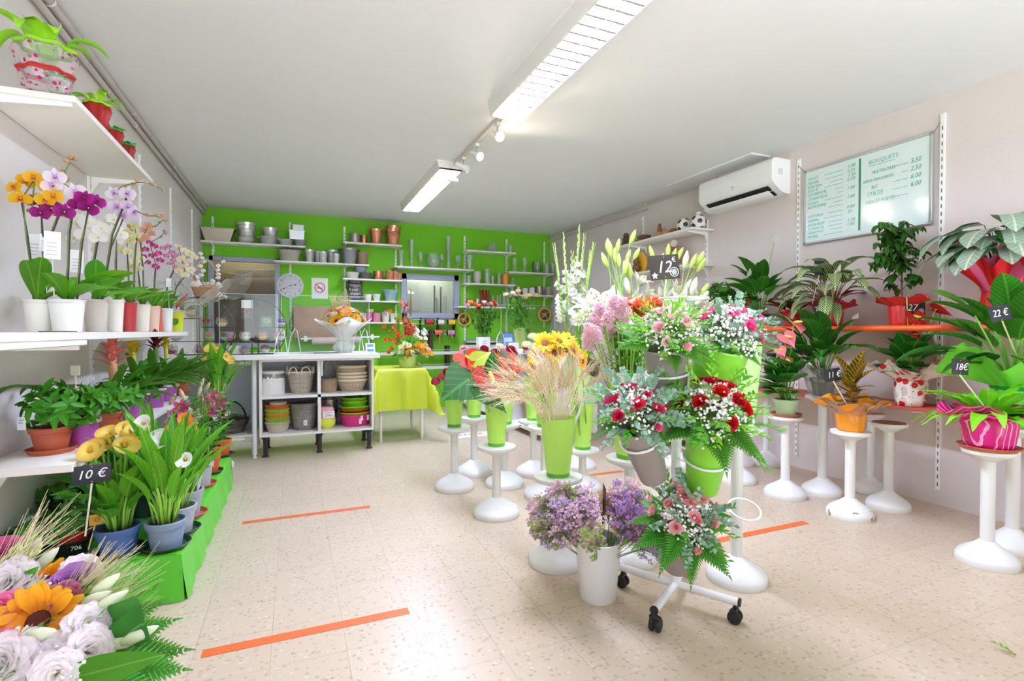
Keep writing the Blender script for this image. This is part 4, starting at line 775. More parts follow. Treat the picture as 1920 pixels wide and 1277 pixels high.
t = thing('silver_pot', 'tall ribbed silver pot with a black beaded band in the lower bay', 'pot', onb(617, TB, 5.44)); MB().lathe([(.001, 0), (.07, 0), (.078, .25), (.072, .25), (.06, .02), (.001, .02)], 26, rib=(20, .02)).obj('pot_body', [mat('#b7b0a6', .3, .8)], t); MB().lathe([(.075, .12), (.081, .125), (.081, .15), (.076, .155)], 26).obj('band', [BLACK], t)
tag(MB().lathe([(.001, 0), (.04, 0), (.074, .04), (.078, .08), (.072, .1), (.066, .1), (.001, .03)], 26).obj('plastic_pot', [mat('#dbe24a', .4)], None, onb(613, TB, 5.22)), 'yellow plastic pot under the pink one', 'pot')
t = thing('plastic_pot', 'pink plastic pot with a handwritten price card on it', 'pot', onb(613, TB+.09, 5.22)); MB().lathe([(.001, 0), (.068, 0), (.072, .04), (.06, .1), (.05, .118), (.045, .118), (.055, .09), (.06, .01), (.001, .01)], 26).obj('pot_body', [mat('#eaa7b5', .4)], t); card(t, (.01, -.075, .015), .1, .068, '#f2f0f4', 3)
def basin(lb, p, r, h, c, par=None, tilt=0):
    t = thing('plastic_basin', lb, 'basin', p, 'stacked plastic basins'); MB().lathe([(.001, 0), (r*.7, 0), (r*.78, .012), (r*.95, h), (r, h+.004), (r, h+.01), (r*.93, h+.006), (r*.74, .016), (.001, .012)], 34).obj('basin_body', [mat(c, .4)], t).matrix_local = MX.Rotation(tilt, 4, 'Y'); return t
t = basin('large pink plastic basin at the bottom of the basin stack', onb(665, TB, 5.3), .152, .105, '#dc2f86')
for (x, z) in ((.035, .03), (.05, .06), (.11, .06)): card(t, (x, -.145+abs(x)*.35-.01, z), .022, .05, '#f0eeee', 2, (x*4, -1, 0))
for i, (r, c, lb) in enumerate(((.155, '#8fd21f', 'lower green basin resting on the pink basin'), (.15, '#c8303a', 'red basin between the green basins'), (.15, '#86cf1c', 'green basin above the red one'), (.13, '#93d628', 'small green basin near the top of the stack'), (.125, '#88cf20', 'topmost small green basin of the stack'))): basin(lb, onb(665, TB+.058+.03*i+(.02 if i > 2 else 0), 5.3), r, .07, c)
tag(MB().lathe([(.001, 0), (.06, .01), (.09, .04), (.05, .045), (.001, .03)], 20, rib=(9, .1)).obj('cellophane_pack', [film('#e6efdc', .9, .2, .15)], None, onb(663, TB+.27, 5.3)), 'crumpled clear pack lying in the topmost green basin', 'pack')
# tube frame with the lower board, vine basket
t = thing('tube_frame', 'white steel tube frame carrying the worktop beside the cabinet', 'frame', (-.33, 5.12, 0)); RW = mat('#e4e4e2', .35)
for x in (0, -.64): 
    for y in (0, .42): MB().lathe([(.001, 0), (.02, 0), (.02, .012), (.012, .014), (.012, .03), (.021, .032), (.021, CT-.047)], 14).obj('post', [RW], t, (x, y, 0))
for z in (.175, CT-.075):
    for y in (0, .42): MB().tube([(-.62, y, z), (-.02, y, z)], .016, 10).obj('rail', [RW], t)
for z in (.175, CT-.075): MB().box((-.075, -.022, z-.02), (-.02, .022, z+.02), bev=.004).obj('clamp', [mat('#b9bbb8', .4, .5)], t)
MB().box((-.64, -.01, .192), (.0, .44, .215)).obj('lower_board', [mat('#d8cfc2', .6)], t); MB().box((-.64, .43, .216), (0, .445, CT-.1)).obj('back_panel', [mat('#ccd4de', .5)], t)
b = thing('vine_basket', 'round basket of dark twisted twigs with a big black handle under the counter', 'basket', onb(430, .2155, 5.3)); q = MB(); r_ = random.Random(5)
for i in range(120):
    a = r_.random()*6.28; z = r_.uniform(.01, .13); rr = .105+.06*z/.13; d = r_.uniform(.5, 1.3); q.tube([(rr*math.cos(a+d*k/4)*r_.uniform(.95, 1.05), rr*math.sin(a+d*k/4)*r_.uniform(.95, 1.05), z+r_.gauss(0, .012)) for k in range(5)], .0022, 4)
q.obj('twigs', [mat('#4b423c', .7)], b); MB().lathe([(.001, 0), (.11, 0), (.155, .12), (.15, .12), (.1, .01), (.001, .01)], 24).obj('lining', [mat('#6c625a', .8, vary=.5)], b)
for k in range(3): MB().tube([(.13*math.cos(PI*i/12)-.0, .02+.014*(k-1), .11+.17*math.sin(PI*i/12)) for i in range(13)], .006, 6).obj('handle', [mat('#211e1e', .5)], b)
# ---------------------------------------------------------------- on the counter
def film_panel(label, a, b_, h, lean=.0):
    a, b_ = V(a), V(b_); t = thing('acrylic_screen', label, 'screen', a); n = (b_-a).cross(V((0, 0, 1))).normalized(); x = (b_-a).normalized(); M = plane_M((0, 0, 0), x, (V((0, 0, 1))+n*lean).normalized())
    L = (b_-a).length; MB().box((0, 0, -.002), (L, h, .002)).obj('sheet', [film('#fbfdfb', .5, .0, .02)], t).matrix_local = M
    q = MB()
    for s in ((0, 0, .003, h), (L-.003, 0, L, h), (0, h-.003, L, h)): q.box((s[0], s[1], -.0025), (s[2], s[3], .0025))
    q.obj('edge', [mat('#e9efe9', .2)], t).matrix_local = M; return t
yS = 5.14
film_panel('clear acrylic screen on the counter behind the wrapped bouquet', (at(528, 660, y=yS).x, yS, CT), (at(693, 660, y=yS).x, yS, CT), .54, -.03)
film_panel('clear acrylic screen on the counter in front of the dried flower globes', (at(412, 660, y=5.03).x, 5.02, CT), (at(522, 660, y=5.03).x, 5.02, CT), .53, .05)
for px, y, lb in ((528, 5.1, 'bent white wire foot holding the acrylic screen near the globes'), (553, 5.16, 'bent white wire foot in the middle of the counter'), (672, 5.16, 'bent white wire foot beside the wrapped bouquet'), (684, 5.2, 'bent white wire foot by the blue card')):
    X = at(px, 650, y=y).x; tag(MB().tube([(X-.06, y-.05, CT+.004), (X-.04, y, CT+.14), (X, y+.01, CT+.235), (X+.02, y+.02, CT+.21), (X+.05, y-.03, CT+.004)], .0035, 6).obj('wire_foot', [WHT]), lb, 'wire stand')
p = onb(695, CT, 5.12); t = thing('card_display', 'small white tablet showing a blue and white card on the counter end', 'card display', p); Mx = plane_M((0, 0, 0), (1, .1, 0), (0, .25, 1))
MB().box((-.045, 0, -.004), (.045, .095, .004), bev=.003).obj('frame', [WHT], t).matrix_local = Mx; MB().box((-.03, .012, .004), (.03, .084, .005)).obj('blue_card', [mat('#4b87c4', .4)], t).matrix_local = Mx; MB().box((-.028, .034, .005), (.028, .058, .0056)).obj('white_band', [mat('#d6dcea', .4)], t).matrix_local = Mx
tag(MB().box((-.11, -.06, 0), (.11, .06, .006)).obj('notepad', [mat('#8d8a83', .6)], None, onb(612, CT+.001, 5.2)), 'thin grey pad lying beside the wrapped bouquet', 'notepad')
# wrapped bouquet
B0 = onb(645, CT, 5.26); t = thing('wrapped_bouquet', 'round bouquet of yellow and pink flowers in a white paper cone on the counter', 'bouquet', B0)
b = MB(); P = []; fs = []; n_ = 96
pr = [(.001, .002), (.07, .003), (.098, .03), (.1, .06), (.078, .1), (.052, .122), (.066, .15), (.11, .2), (.165, .245), (.215, .28), (.25, .305)]
for k, (r, z) in enumerate(pr):
    f = max(0, (k-5)/5)
    for i in range(n_): a = 2*PI*i/n_; w_ = 1+.05*math.sin(9*a+k*.6)+.035*math.sin(17*a-k)+f*.10*math.sin(4*a+.5); P.append((r*w_*math.cos(a), r*w_*math.sin(a), z+f*f*(.022*math.sin(4*a+1.2)+.014*math.sin(7*a))))
for k in range(len(pr)-1): fs += [(k*n_+i, k*n_+(i+1) % n_, (k+1)*n_+(i+1) % n_, (k+1)*n_+i) for i in range(n_)]
b.add(P, fs).obj('paper_wrap', [petal('#f4f3f0', .6, .35, 0.)], t)
MB().lathe([(.058, .117), (.062, .122), (.058, .128)], 20).obj('tie', [mat('#d9e6cf', .5)], t)
dome(t, (0, 0, .215), (0, -.1, 1), .215, [('leafy_sprig', FL('ruscus', '#7fae3e', L=.16, k=9), 14, 1., (.7, 1.1), 1), ('sunflower', FL('daisy', ((0, '#f09a12'), (1, '#f8c526')), '#5a3418', s=.042), 11, 1.15, (.3, 1.05), 0), ('lisianthus', FL('ruffle', ((0, '#dfe89a'), (1, '#f2f4d8')), s=.032), 10, 1.15, (0, .95), 0), ('rose', FL('rose', '#f6b8b4'), 9, 1.2, (.1, .9), 0), ('freesia', FL('ruffle', '#f6cf3a', k=18, s=.025), 14, 1.2, (.1, 1.1), 0), ('gerbera', FL('daisy', '#f29a2a', '#d98a2a', s=.032), 5, 1., (.2, .9), 0)], 21, .8)
for i in range(9): put('wheat_ear', FL('wheat', '#d9c49a', '#cdb27e', L=.26, lean=.1), t, TR(-.05+R.uniform(-.07, .1), R.uniform(-.05, .05), .22)@RZ(R.random()*6)@RX(R.uniform(-.25, .25)))
# round wire racks of preserved flower globes
WIRE = mat('#4b443c', .5, .5)
def rack(label, px, py, r, y):
    X = at(px, py, y=y); t = thing('round_rack', label, 'rack', (X.x, y, CT), 'round wire racks'); zc = r*.82; b = MB()
    for dy in (-.05, .05):
        q = [(r*math.cos(a), dy, max(.004, zc+r*math.sin(a))) for a in [2*PI*i/40 for i in range(41)]]; b.tube(q, .0035, 5, cap=False)
    b.obj('ring', [WIRE], t); s = MB()
    def bar(x0, z0, x1, z1):
        for dy in (-.05, .05): s.tube([(x0, dy, z0), (x1, dy, z1)], .003, 5)
    for (xx0, xx1, z) in ((-.97*r, .0, zc+.33*r), (.02, .97*r, zc+.06*r), (-.92*r, .92*r, zc-.39*r)): bar(xx0, z, xx1, z); MB().box((xx0, -.05, z-.0015), (xx1, .05, z-.0005)).obj('shelf_tray', [film('#e9ece8', .5)], t)
    bar(-.01, .004, -.01, zc+r*.99); bar(.04, .004, .04, zc+r*.96); s.obj('bars', [WIRE], t); return X.x, zc, r, y
RK = [rack('round black wire rack of flower globes next to the clock', 475, 620, .275, 5.17), rack('round black wire rack of flower globes behind the cellophane', 374, 620, .275, 5.17)]
def globe(label, k, fx, fz, c, c2=None, r=.048, kind='globe'):
    X, zc, rr, y = RK[k]; lev = {2: zc+.33*rr, 1: zc+.06*rr, 0: zc-.39*rr, -1: .006}[fz]; t = thing('flower_globe', label, 'flower globe', (X+fx*rr, y, CT+lev+.0035), 'preserved flower globes')
    if kind == 'globe':
        MB().lathe([(.001, 0)]+[(r*math.sin(a), r-r*math.cos(a)) for a in [.35+i*.21 for i in range(11)]], 20, M=RX(.0)).obj('glass_ball', [film('#fcfefc', 1.1, .10, .04)], t)
        MB().lathe([(.001, .004), (r*.6, .008), (r*.88, r*.55), (r*.85, r*.75), (.001, r*.78)], 16).obj('filling', [mat(c2 or '#d9d5cc', .8)], t)
    else: MB().box((-r*.85, -r*.85, 0), (r*.85, r*.85, r*1.9)).obj('glass_cube', [film('#f2f6f2', .7, .03, .02)], t)
    put('rose', FL('ruffle', c, k=26, s=.026), t, orient((0, -r*.25, r*1.02), (0, -.75, .7), 0, r/.048*1.15)); return t
globe('glass cube with a red rose under a white card', 0, -.18, 2, '#b32a22', kind='cube'); globe('glass cube with a lime green rose by the clock', 0, .4, 1, '#9cce3a', kind='cube', r=.052); globe('glass globe with a violet flower by the clock', 0, .82, 1, '#6a5bc4', r=.05)
for a in (('glass globe with a pink flower on the middle bar', -.68, 0, '#e58ac0', '#e08ab0'), ('glass globe with a cream flower on the middle bar', -.24, 0, '#ead6c4', '#f0e6d8'), ('glass globe with an orange flower on the middle bar', .26, 0, '#e6742a', '#eda84a'), ('glass globe with a pink and white flower by the screen edge', .78, 0, '#e08ac2', '#e6e6ec'), ('glass globe with a blue flower on pink sand', -.26, -1, '#7b9ad6', '#d98a9a'), ('glass globe with a dark red flower at the foot of the rack', .32, -1, '#a8242c', '#e6e3de')): globe(a[0], 0, *a[1:])
for a in (('glass globe with a yellow flower beside the silver film', .62, 1, '#f0c23c', '#e9d9a8'), ('glass globe with a cream flower behind the silver film', -.2, 2, '#f0e2c8', '#d9c39a'), ('glass globe with a black flower under the cellophane', -.62, 0, '#221a1a', '#c9d0d0'), ('glass globe with a dark blue flower under the cellophane', .72, 0, '#3a4152', '#c3cad0'), ('glass globe with a red flower and red sand', -.75, -1, '#d8c9c4', '#b0222a'), ('glass globe with a pink flower at the foot of the far rack', .02, -1, '#d98a9a', '#c4626c'), ('glass globe with an orange and lime flower', .25, 0, '#e8824a', '#a8d05a'), ('glass cube with a red flower on the upper bar', .2, 1, '#c63a4a')): globe(a[0], 1, *a[1:], kind='cube' if 'cube' in a[0] else 'globe')
X, zc, rr, y = RK[0]; t = thing('white_card', 'white folded card standing on the glass cube of the red rose', 'card', (X-.18*rr, y, CT+zc+.33*rr+.0955)); MB().box((-.045, -.002, 0), (.045, .002, .075), bev=.0015).obj('sheet', [mat('#f5f4f2', .5)], t); MB().tube([(0, 0, .07), (0, 0, .095)], .0018, 5).obj('clip', [WIRE], t)
t = thing('gift_box', 'white rectangular gift box on the counter in the round rack', 'box', (X-.5*rr, 5.19, CT)); MB().box((-.1, -.02, 0), (.075, .04, .075), bev=.002).obj('box_body', [mat('#f1f1f1', .5)], t); MB().box((-.102, -.022, .06), (.077, .042, .078), bev=.002).obj('lid', [mat('#fafafa', .5)], t)
# cotton basket resting on the rack
X, zc, rr, y = RK[1]; bz = CT+zc+rr+.004; P = V((at(386, 545, y=y).x, y, bz)); t = basket('cotton_basket', 'cane basket of cotton stems and white bulbs by the orchids', P, .11, .085, .085, weave('#c99a6c', '#d8ae82'), .7, handles=[(0, .0, .0, .004)], hm=mat('#c99a6c', .6))
MB().tube([(.1*math.cos(a), 0, .08+.24*math.sin(a)) for a in [PI*i/14 for i in range(15)]], .006, 6).obj('hoop', [mat('#c9a27c', .6)], t)
def cotton(par, a, b_, k, seed):
    r = random.Random(seed); p = arc(a, b_, .02, 6, (1, 0, 0)); MB().tube(p, [.003, .003, .003, .0025, .002, .002, .0015], 5).obj('branch', [mat('#6a4a38', .7)], par)
    for i in range(k):
        f = .35+.6*i/k; q = V(a).lerp(V(b_), f)+V((r.uniform(-.025, .025), r.uniform(-.02, .02), 0)); m = MB()
        for j in range(4): m.ball(V((.009*math.cos(j*1.57), .009*math.sin(j*1.57), .004)), .013, 0, 7, 5)
        for j in range(5): m.leaf(.03, .014, 'lance', -.6, .3, 3, M=RZ(j*1.257)@TR(0, .004, -.012), pitch=.3, mi=1)
        o = m.obj('cotton_boll', [mat('#f2ece8', .9), mat('#7a5236', .7)], par); o.matrix_local = orient(q, (r.gauss(0, .5), r.gauss(0, .5)-.5, .8))
for i, (a, b_, k) in enumerate((((-.06, 0, .06), (-.19, .0, .42), 5), ((-.02, .02, .06), (-.02, .03, .43), 6), ((.03, 0, .06), (.13, 0, .36), 5), ((.0, -.03, .06), (-.12, -.02, .25), 3), ((.05, -.02, .06), (.1, -.03, .2), 3))): cotton(t, a, b_, k, i)
for i in range(8): put('white_bulb', proto('bulb', lambda: MB().lathe([(.001, 0), (.03, .012), (.034, .03), (.02, .05), (.006, .06)], 12).mesh('bulb', [mat('#ece4dd', .6)])), t, TR(-.08+.025*i, R.uniform(-.05, .04), .075)@RX(R.uniform(-.5, .5)))
cotton(t, (.09, -.03, .04), (.17, -.09, -.02), 3, 9)
# ---------------------------------------------------------------- yellow table
tx0, tx1, ty0, ty1, TH = .775, 1.27, 5.32, 5.92, .745
t = thing('side_table', 'small square table with tapered white legs under the lime cloth', 'table', (0, 0, 0)); MB().box((tx0+.01, ty0+.01, TH-.03), (tx1-.01, ty1-.01, TH-.003), bev=.01).obj('tabletop', [mat('#e9dcc8', .5)], t); MB().box((tx0+.05, ty0+.05, TH-.1), (tx1-.05, ty1-.05, TH-.03)).obj('apron', [WHT], t)
for (x, y) in ((tx0+.035, ty0+.035), (tx1-.035, ty0+.035), (tx0+.035, ty1-.035), (tx1-.035, ty1-.035)):
    s = (1 if x > 1 else -1); MB().lathe([(.001, 0), (.012, 0), (.024, TH-.1), (.024, TH-.03)], 12).obj('leg', [mat('#f2ede6', .4)], t, (x, y, 0))
b = MB(); N = 44; cl = .42; fs = []; P = []; cx, cy = (tx0+tx1)/2, (ty0+ty1)/2; hx, hy = (tx1-tx0)/2+.006, (ty1-ty0)/2+.006
for j in range(N+1):
    for i in range(N+1):
        u, v = (i/N*2-1)*(hx+cl), (j/N*2-1)*(hy+cl); ox, oy = max(0, abs(u)-hx), max(0, abs(v)-hy); sx, sy = (1 if u > 0 else -1), (1 if v > 0 else -1)
        dr = math.hypot(ox, oy); ang = math.atan2(oy, ox); par = (v if ox > oy else u)
        rip = .022*math.sin(par*15+sx)*min(1, dr/.2)+.012*math.sin(par*34)*min(1, dr/.3)
        fl = (.03+.10*math.sin(2*ang)**2)*dr/.4+rip if dr > 0 else 0
        drop = math.sqrt(max(0, dr*dr-fl*fl*.6)) if dr else 0
        drop = min(drop, .47)
        X = cx+sx*(min(abs(u), hx)+(fl*math.cos(ang)+.12*math.sin(2*ang)*dr*(math.cos(ang)) if dr else 0)); Y = cy+sy*(min(abs(v), hy)+(fl*math.sin(ang)+.12*math.sin(2*ang)*dr*math.sin(ang) if dr else 0))
        X = max(X, CX1-.012+.0) if False else max(X, x1+.012)
        P.append((X, Y, TH+.001-drop+(.004*math.sin(u*9)*math.sin(v*8) if dr == 0 else 0)*.3))
for j in range(N):
    for i in range(N): q = j*(N+1)+i; fs.append((q, q+1, q+N+2, q+N+1))
tag(b.add(P, fs).obj('tablecloth', [mat('#bccb2e', .5)]), 'lime yellow cloth draped over the small table', 'tablecloth')
# arrangement on the yellow table
AP = at(764, 690, y=5.58); AP.z = TH+.003
t = thing('flower_arrangement', 'tall orange, red and yellow flower arrangement in a ribbed green pot', 'arrangement', AP)
MB().lathe([(.001, 0), (.078, 0), (.08, .004), (.105, .135), (.1, .137), (.09, .12), (.001, .12)], 60, rib=(30, .018)).obj('pot', [mat('#cfe08c', .4)], t)
S = [('daisy', FL('daisy', '#e8641a', '#a8481a', s=.024, k=15), (-.13, 0, .42, 12, .05, .09)), ('daisy', FL('daisy', '#ea6a1c', '#a8481a', s=.024, k=15), (-.17, -.02, .25, 9, .06, .06)), ('alstroemeria', FL('lily', ((0, '#f09a1a'), (1, '#f8c838')), '#8a4a1a', s=.038), (.07, -.08, .2, 11, .07, .04)), ('carnation', FL('ruffle', ((0, '#d9e48a'), (1, '#eef0cf')), s=.03), (-.01, -.1, .19, 9, .06, .04)), ('freesia', FL('ruffle', '#f7f2e2', k=16, s=.026), (.16, -.02, .24, 14, .05, .09)), ('rose', FL('rose', '#f6efe0'), (.1, .03, .4, 7, .03, .14)), ('gladiolus_bloom', FL('lily', '#c8141e', '#e9c9a8', s=.055), (.015, -.01, .42, 10, .025, .11)), ('sunflower', FL('daisy', '#f6b21c', '#d98a1c', s=.04), (.1, -.1, .18, 5, .05, .03))]
r_ = random.Random(8)
for nm, me, (x, y, z, k, sx, sz) in S:
    for i in range(k):
        q = V((x+r_.gauss(0, sx), y+r_.gauss(0, .03), z+r_.gauss(0, sz))); put(nm, me, t, orient(q, (q.x*3+r_.gauss(0, .3), -.7+r_.gauss(0, .25), .6), r_.random()*6, r_.uniform(.9, 1.15)))
for (x, top, lx) in ((-.035, .68, -.02), (.03, .85, .02)): put('bud_spike', FL('glad', '#c8141e', '#8a6a3a', L=.62, k=0, kb=16), t, TR(x, 0, .13)@RZ(.5)@MX.Scale(top/.75, 4)@RX(.02))
for i in range(26):
    a = i*2.4; put('leaf', LF(.11, .075, 'ovate', leafm('#2f7d2a', '#6fae4a', 'mid'), .5), t, TR(0, 0, .14)@RZ(a)@TR(0, r_.uniform(.02, .12), 0)@RX(r_.uniform(-.4, .5))@MX.Scale(r_.uniform(.7, 1.1), 4))
for i in range(16): put('leafy_sprig', FL('ruscus', '#3f8a2f', L=.2, k=9), t, TR(0, 0, .14)@RZ(r_.uniform(0, 6.28))@RX(r_.uniform(.5, 1.3)))
for i in range(8): put('leafy_sprig', FL('ruscus', '#4f9a35', L=.2, k=9), t, TR(-.1, 0, .2+.03*i)@RZ(r_.uniform(0, 6.28))@RX(r_.uniform(.8, 1.4)))
# wrapping paper bars on the green wall, behind the table
t = thing('paper_dispenser', 'white rails on brown posts for wrapping paper on the green wall', 'paper holder', (0, 0, 0)); yy = YB-.12
for (a, c_) in (((712, 655), (872, 661)), ((790, 684), (850, 688))):
    p, q = at(*a, y=yy), at(*c_, y=yy); MB().box((p.x, yy-.05, q.z-.022), (q.x, yy+.03, q.z+.022), bev=.003).obj('rail', [mat('#e4e1d8', .4)], t); MB().tube([(p.x, yy-.05, q.z+.05), (q.x, yy-.05, q.z+.05)], .007, 6).obj('rod', [CHROME], t)
for px, ya, yb_ in ((808, 618, 656), (840, 648, 686)): p, q = at(px, ya, y=yy), at(px, yb_, y=yy); MB().box((p.x-.025, yy-.02, q.z-.02), (p.x+.025, YB-.001, p.z), bev=.003).obj('post', [mat('#3a2420', .5)], t)
p, q = at(873, 640, y=yy), at(1000, 644, y=yy); t = thing('paper_dispenser', 'short grey wrapping paper bar over the display counter', 'paper holder', (0, 0, 0)); MB().box((p.x, yy-.05, p.z-.02), (q.x, YB-.001, p.z+.01), bev=.003).obj('rail', [mat('#c3c8c6', .4)], t); MB().tube([(p.x, yy-.06, p.z+.03), (q.x, yy-.06, p.z+.03)], .01, 8).obj('rod', [CHROME], t)
# ---------------------------------------------------------------- display counter along the far right
DX0, DX1, DY0, DY1, DZ = 2.30, 2.92, 4.62, 7.36, .93
t = thing('display_counter', 'long white display counter with open side bays holding wicker baskets', 'counter', (DX0, DY0, 0)); w, L = DX1-DX0, DY1-DY0
for nm, a, c_ in (('worktop', (-.03, -.03, DZ-.04), (w+.02, L, DZ)), ('base_board', (0, 0, .07), (w, L, .1)), ('back_panel', (w-.02, 0, .1), (w, L, DZ-.04)), ('end_panel', (.0, 0, .1), (w-.02, .02, DZ-.04)), ('end_panel', (0, L-.02, .1), (w-.02, L, DZ-.04)), ('divider', (.02, .9, .1), (w-.02, .92, DZ-.04)), ('divider', (.02, 1.8, .1), (w-.02, 1.82, DZ-.04)), ('shelf_board', (.02, .02, .5), (w-.02, L-.02, .52))): MB().box(a, c_).obj(nm, [PW], t)
for x in (.06, w-.06):
    for y in (.06, L/2, L-.06): MB().lathe([(.001, 0), (.025, 0), (.02, .07)], 10).obj('foot', [WHT], t, (x, y, 0))
for i, (y, z, r, h, c1, lb) in enumerate(((4.86, .1, .15, .3, '#c7b8a4', 'big grey striped wicker basket low in the display counter'), (5.22, .1, .15, .26, '#b98d5c', 'tan wicker basket low in the display counter'), (4.9, .52, .13, .2, '#d5bd98', 'pale wicker basket on the upper shelf of the display counter'), (5.75, .1, .16, .28, '#c09a6a', 'honey wicker basket deeper in the display counter'))): basket('wicker_basket', lb, (DX0+.2, y, z+.0005), r, r*.8, h, weave(c1, '#a58a68'), handles=[(PI/2, .06, .1, .007)])
def emblem(label, p, s):
    t = thing('emblem_sign', label, 'sign', p); Mv = plane_M((0, 0, 0), (1, 0, 0), (0, 0, 1)); MB().lathe([(s, 0), (s, .012), (s*.92, .016), (s*.76, .016), (s*.74, .006)], 40).obj('ring', [mat('#e2b524', .4)], t).matrix_local = Mv
    MB().lathe([(.001, .008), (s*.76, .008), (s*.76, 0)], 40).obj('disc', [mat('#3d3630', .6)], t).matrix_local = Mv
    b = MB()
    for pts in ([(-.6, .22), (-.2, .12), (.2, .2), (.66, .34)], [(.1, .15), (.16, -.1), (.3, -.35), (.36, -.62)], [(-.66, -.06), (-.3, -.1), (0, .02), (.14, .1)], [(-.5, -.42), (-.2, -.3), (.05, -.08)]): b.tube([(x*s, y*s, .010) for x, y in pts], [s*.03, s*.06, s*.05, s*.02][:len(pts)], 6)
    b.obj('motif', [mat('#e9b92c', .4)], t).matrix_local = Mv
q = at(870, 599, y=YB-.02); emblem('round yellow and black flower delivery emblem beside the grey window', q, .105); q = at(1021, 590, y=YB-.05); emblem('round yellow and black emblem near the back corner', q, .118)
def rosevase(label, pot_fn, p, heads, cols, seed, hz, rad, leafk, lm):
    r = random.Random(seed); t = thing('rose_vase', label, 'flower vase', p); pot_fn(t)
    for i in range(heads):
        q = V((rad*(-1+2*(i+.5)/heads)+r.uniform(-.02, .02), r.uniform(-.08, .05), hz+r.uniform(-.045, .05))); stalk(t, (q.x*.2, q.y*.2, .1), q, .0035, '#4f7a34'); put('rose', FL('rose', cols[i % len(cols)], open_=.8), t, orient(q, (q.x*1.5, -.5+r.uniform(-.2, .2), .8), r.random()*6, 1.3))
    b = MB()
    for i in range(leafk):
        z = r.uniform(.16, hz-.06); f = .25+.75*z/hz; q = V((r.gauss(0, .45)*rad*f, r.gauss(0, .06), z)); b.leaf(r.uniform(.04, .065), .036, 'ovate', .4, .15, 4, M=orient(q, (r.gauss(0, 1), r.gauss(-.4, 1), r.gauss(.3, .6))))
    b.obj('foliage', [lm], t); return t
p = V((at(905, 645, y=5.35).x, 5.35, DZ)); p.x = max(p.x, DX0+.12); 
q = at(905, 646, y=5.9)
p = at(905, 648, z=DZ+.0); p = V((q.x, 5.9, DZ)) if q.x > DX0 else V((DX0+.1, 6.1, DZ))
rosevase('white square pot of mixed red, orange and pink roses on the display counter', lambda t: [MB().box((-.075, -.06, 0), (.075, .06, .13), bev=.005).obj('pot', [mat('#f0eeec', .4)], t), card(t, (0, -.062, .02), .1, .08, '#f4f3f0', 4)], V((at(906, 640, y=6.2).x, 6.2, DZ)), 13, ['#e8a9b4', '#f0b23c', '#f0702a', '#d8202a', '#f4c3a0', '#b8101c', '#f1efe9', '#e37a8a'], 31, .52, .22, 190, leafm('#2e6a26', '#6fa04a'))
rosevase('clear green vase of cream roses with loose leafy stems', lambda t: MB().lathe([(.001, 0), (.05, 0), (.055, .01), (.08, .24), (.076, .24), (.05, .015), (.001, .012)], 22).obj('vase', [film('#cfe08a', .6, .45)], t), V((at(975, 640, y=5.5).x, 5.5, DZ)), 9, ['#f8dcb0', '#f6e0c0', '#e6bcb8', '#f7d7a4', '#e9c5c0'], 32, .62, .2, 170, leafm('#3d7a2a', '#7db04a'))
film_panel('clear acrylic screen on the display counter behind the roses', (2.5, 6.3, DZ), (2.5+.8, 6.3, DZ), .55, 0.02)
q = V((at(955, 630, y=6.05).x, 6.05, DZ)); t = thing('card_terminal', 'grey payment tablet with a blue screen on the display counter', 'tablet', q); Mx = plane_M((0, 0, 0), (1, .0, 0), (0, .4, 1)); MB().box((-.09, 0, -.008), (.09, .2, .008), bev=.004).obj('casing', [mat('#5a5f66', .4)], t).matrix_local = Mx; MB().box((-.075, .03, .008), (.075, .18, .009)).obj('screen', [mat('#5f87c8', .3)], t).matrix_local = Mx; MB().box((-.05, .07, .009), (.05, .13, .0095)).obj('page', [mat('#c9d8f0', .3)], t).matrix_local = Mx
q = V((at(935, 640, y=5.6).x, 5.6, DZ)); tag(MB().tube([(q.x-.03, q.y, DZ+.004), (q.x-.02, q.y, DZ+.13), (q.x+.02, q.y, DZ+.2), (q.x+.06, q.y, DZ+.16), (q.x+.09, q.y, DZ+.004)], .004, 6).obj('wire_foot', [WHT]), 'bent white wire foot on the display counter', 'wire stand')
q = V((at(963, 640, y=5.25).x, 5.25, DZ)); tag(MB().box((-.05, -.03, 0), (.05, .03, .075), bev=.003).obj('card_box', [mat('#f1f0f0', .5)], None, q), 'small white card box in front of the cream roses', 'box')
# low white drawer cabinet at the whiteboard wall
t = thing('drawer_unit', 'low white drawer cabinet standing by the side wall', 'drawer unit', (3.36, 4.0, 0)); MB().box((0, 0, .06), (.48, 1.3, .45), bev=.004).obj('body', [PW], t)
for y in (.02, .66):
    for z in (.08, .27): MB().box((-.014, y, z), (0, y+.62, z+.17), bev=.003).obj('drawer', [WHT], t)
MB().box((.03, .03, 0), (.45, 1.27, .06)).obj('plinth', [mat('#5b5048', .6)], t)
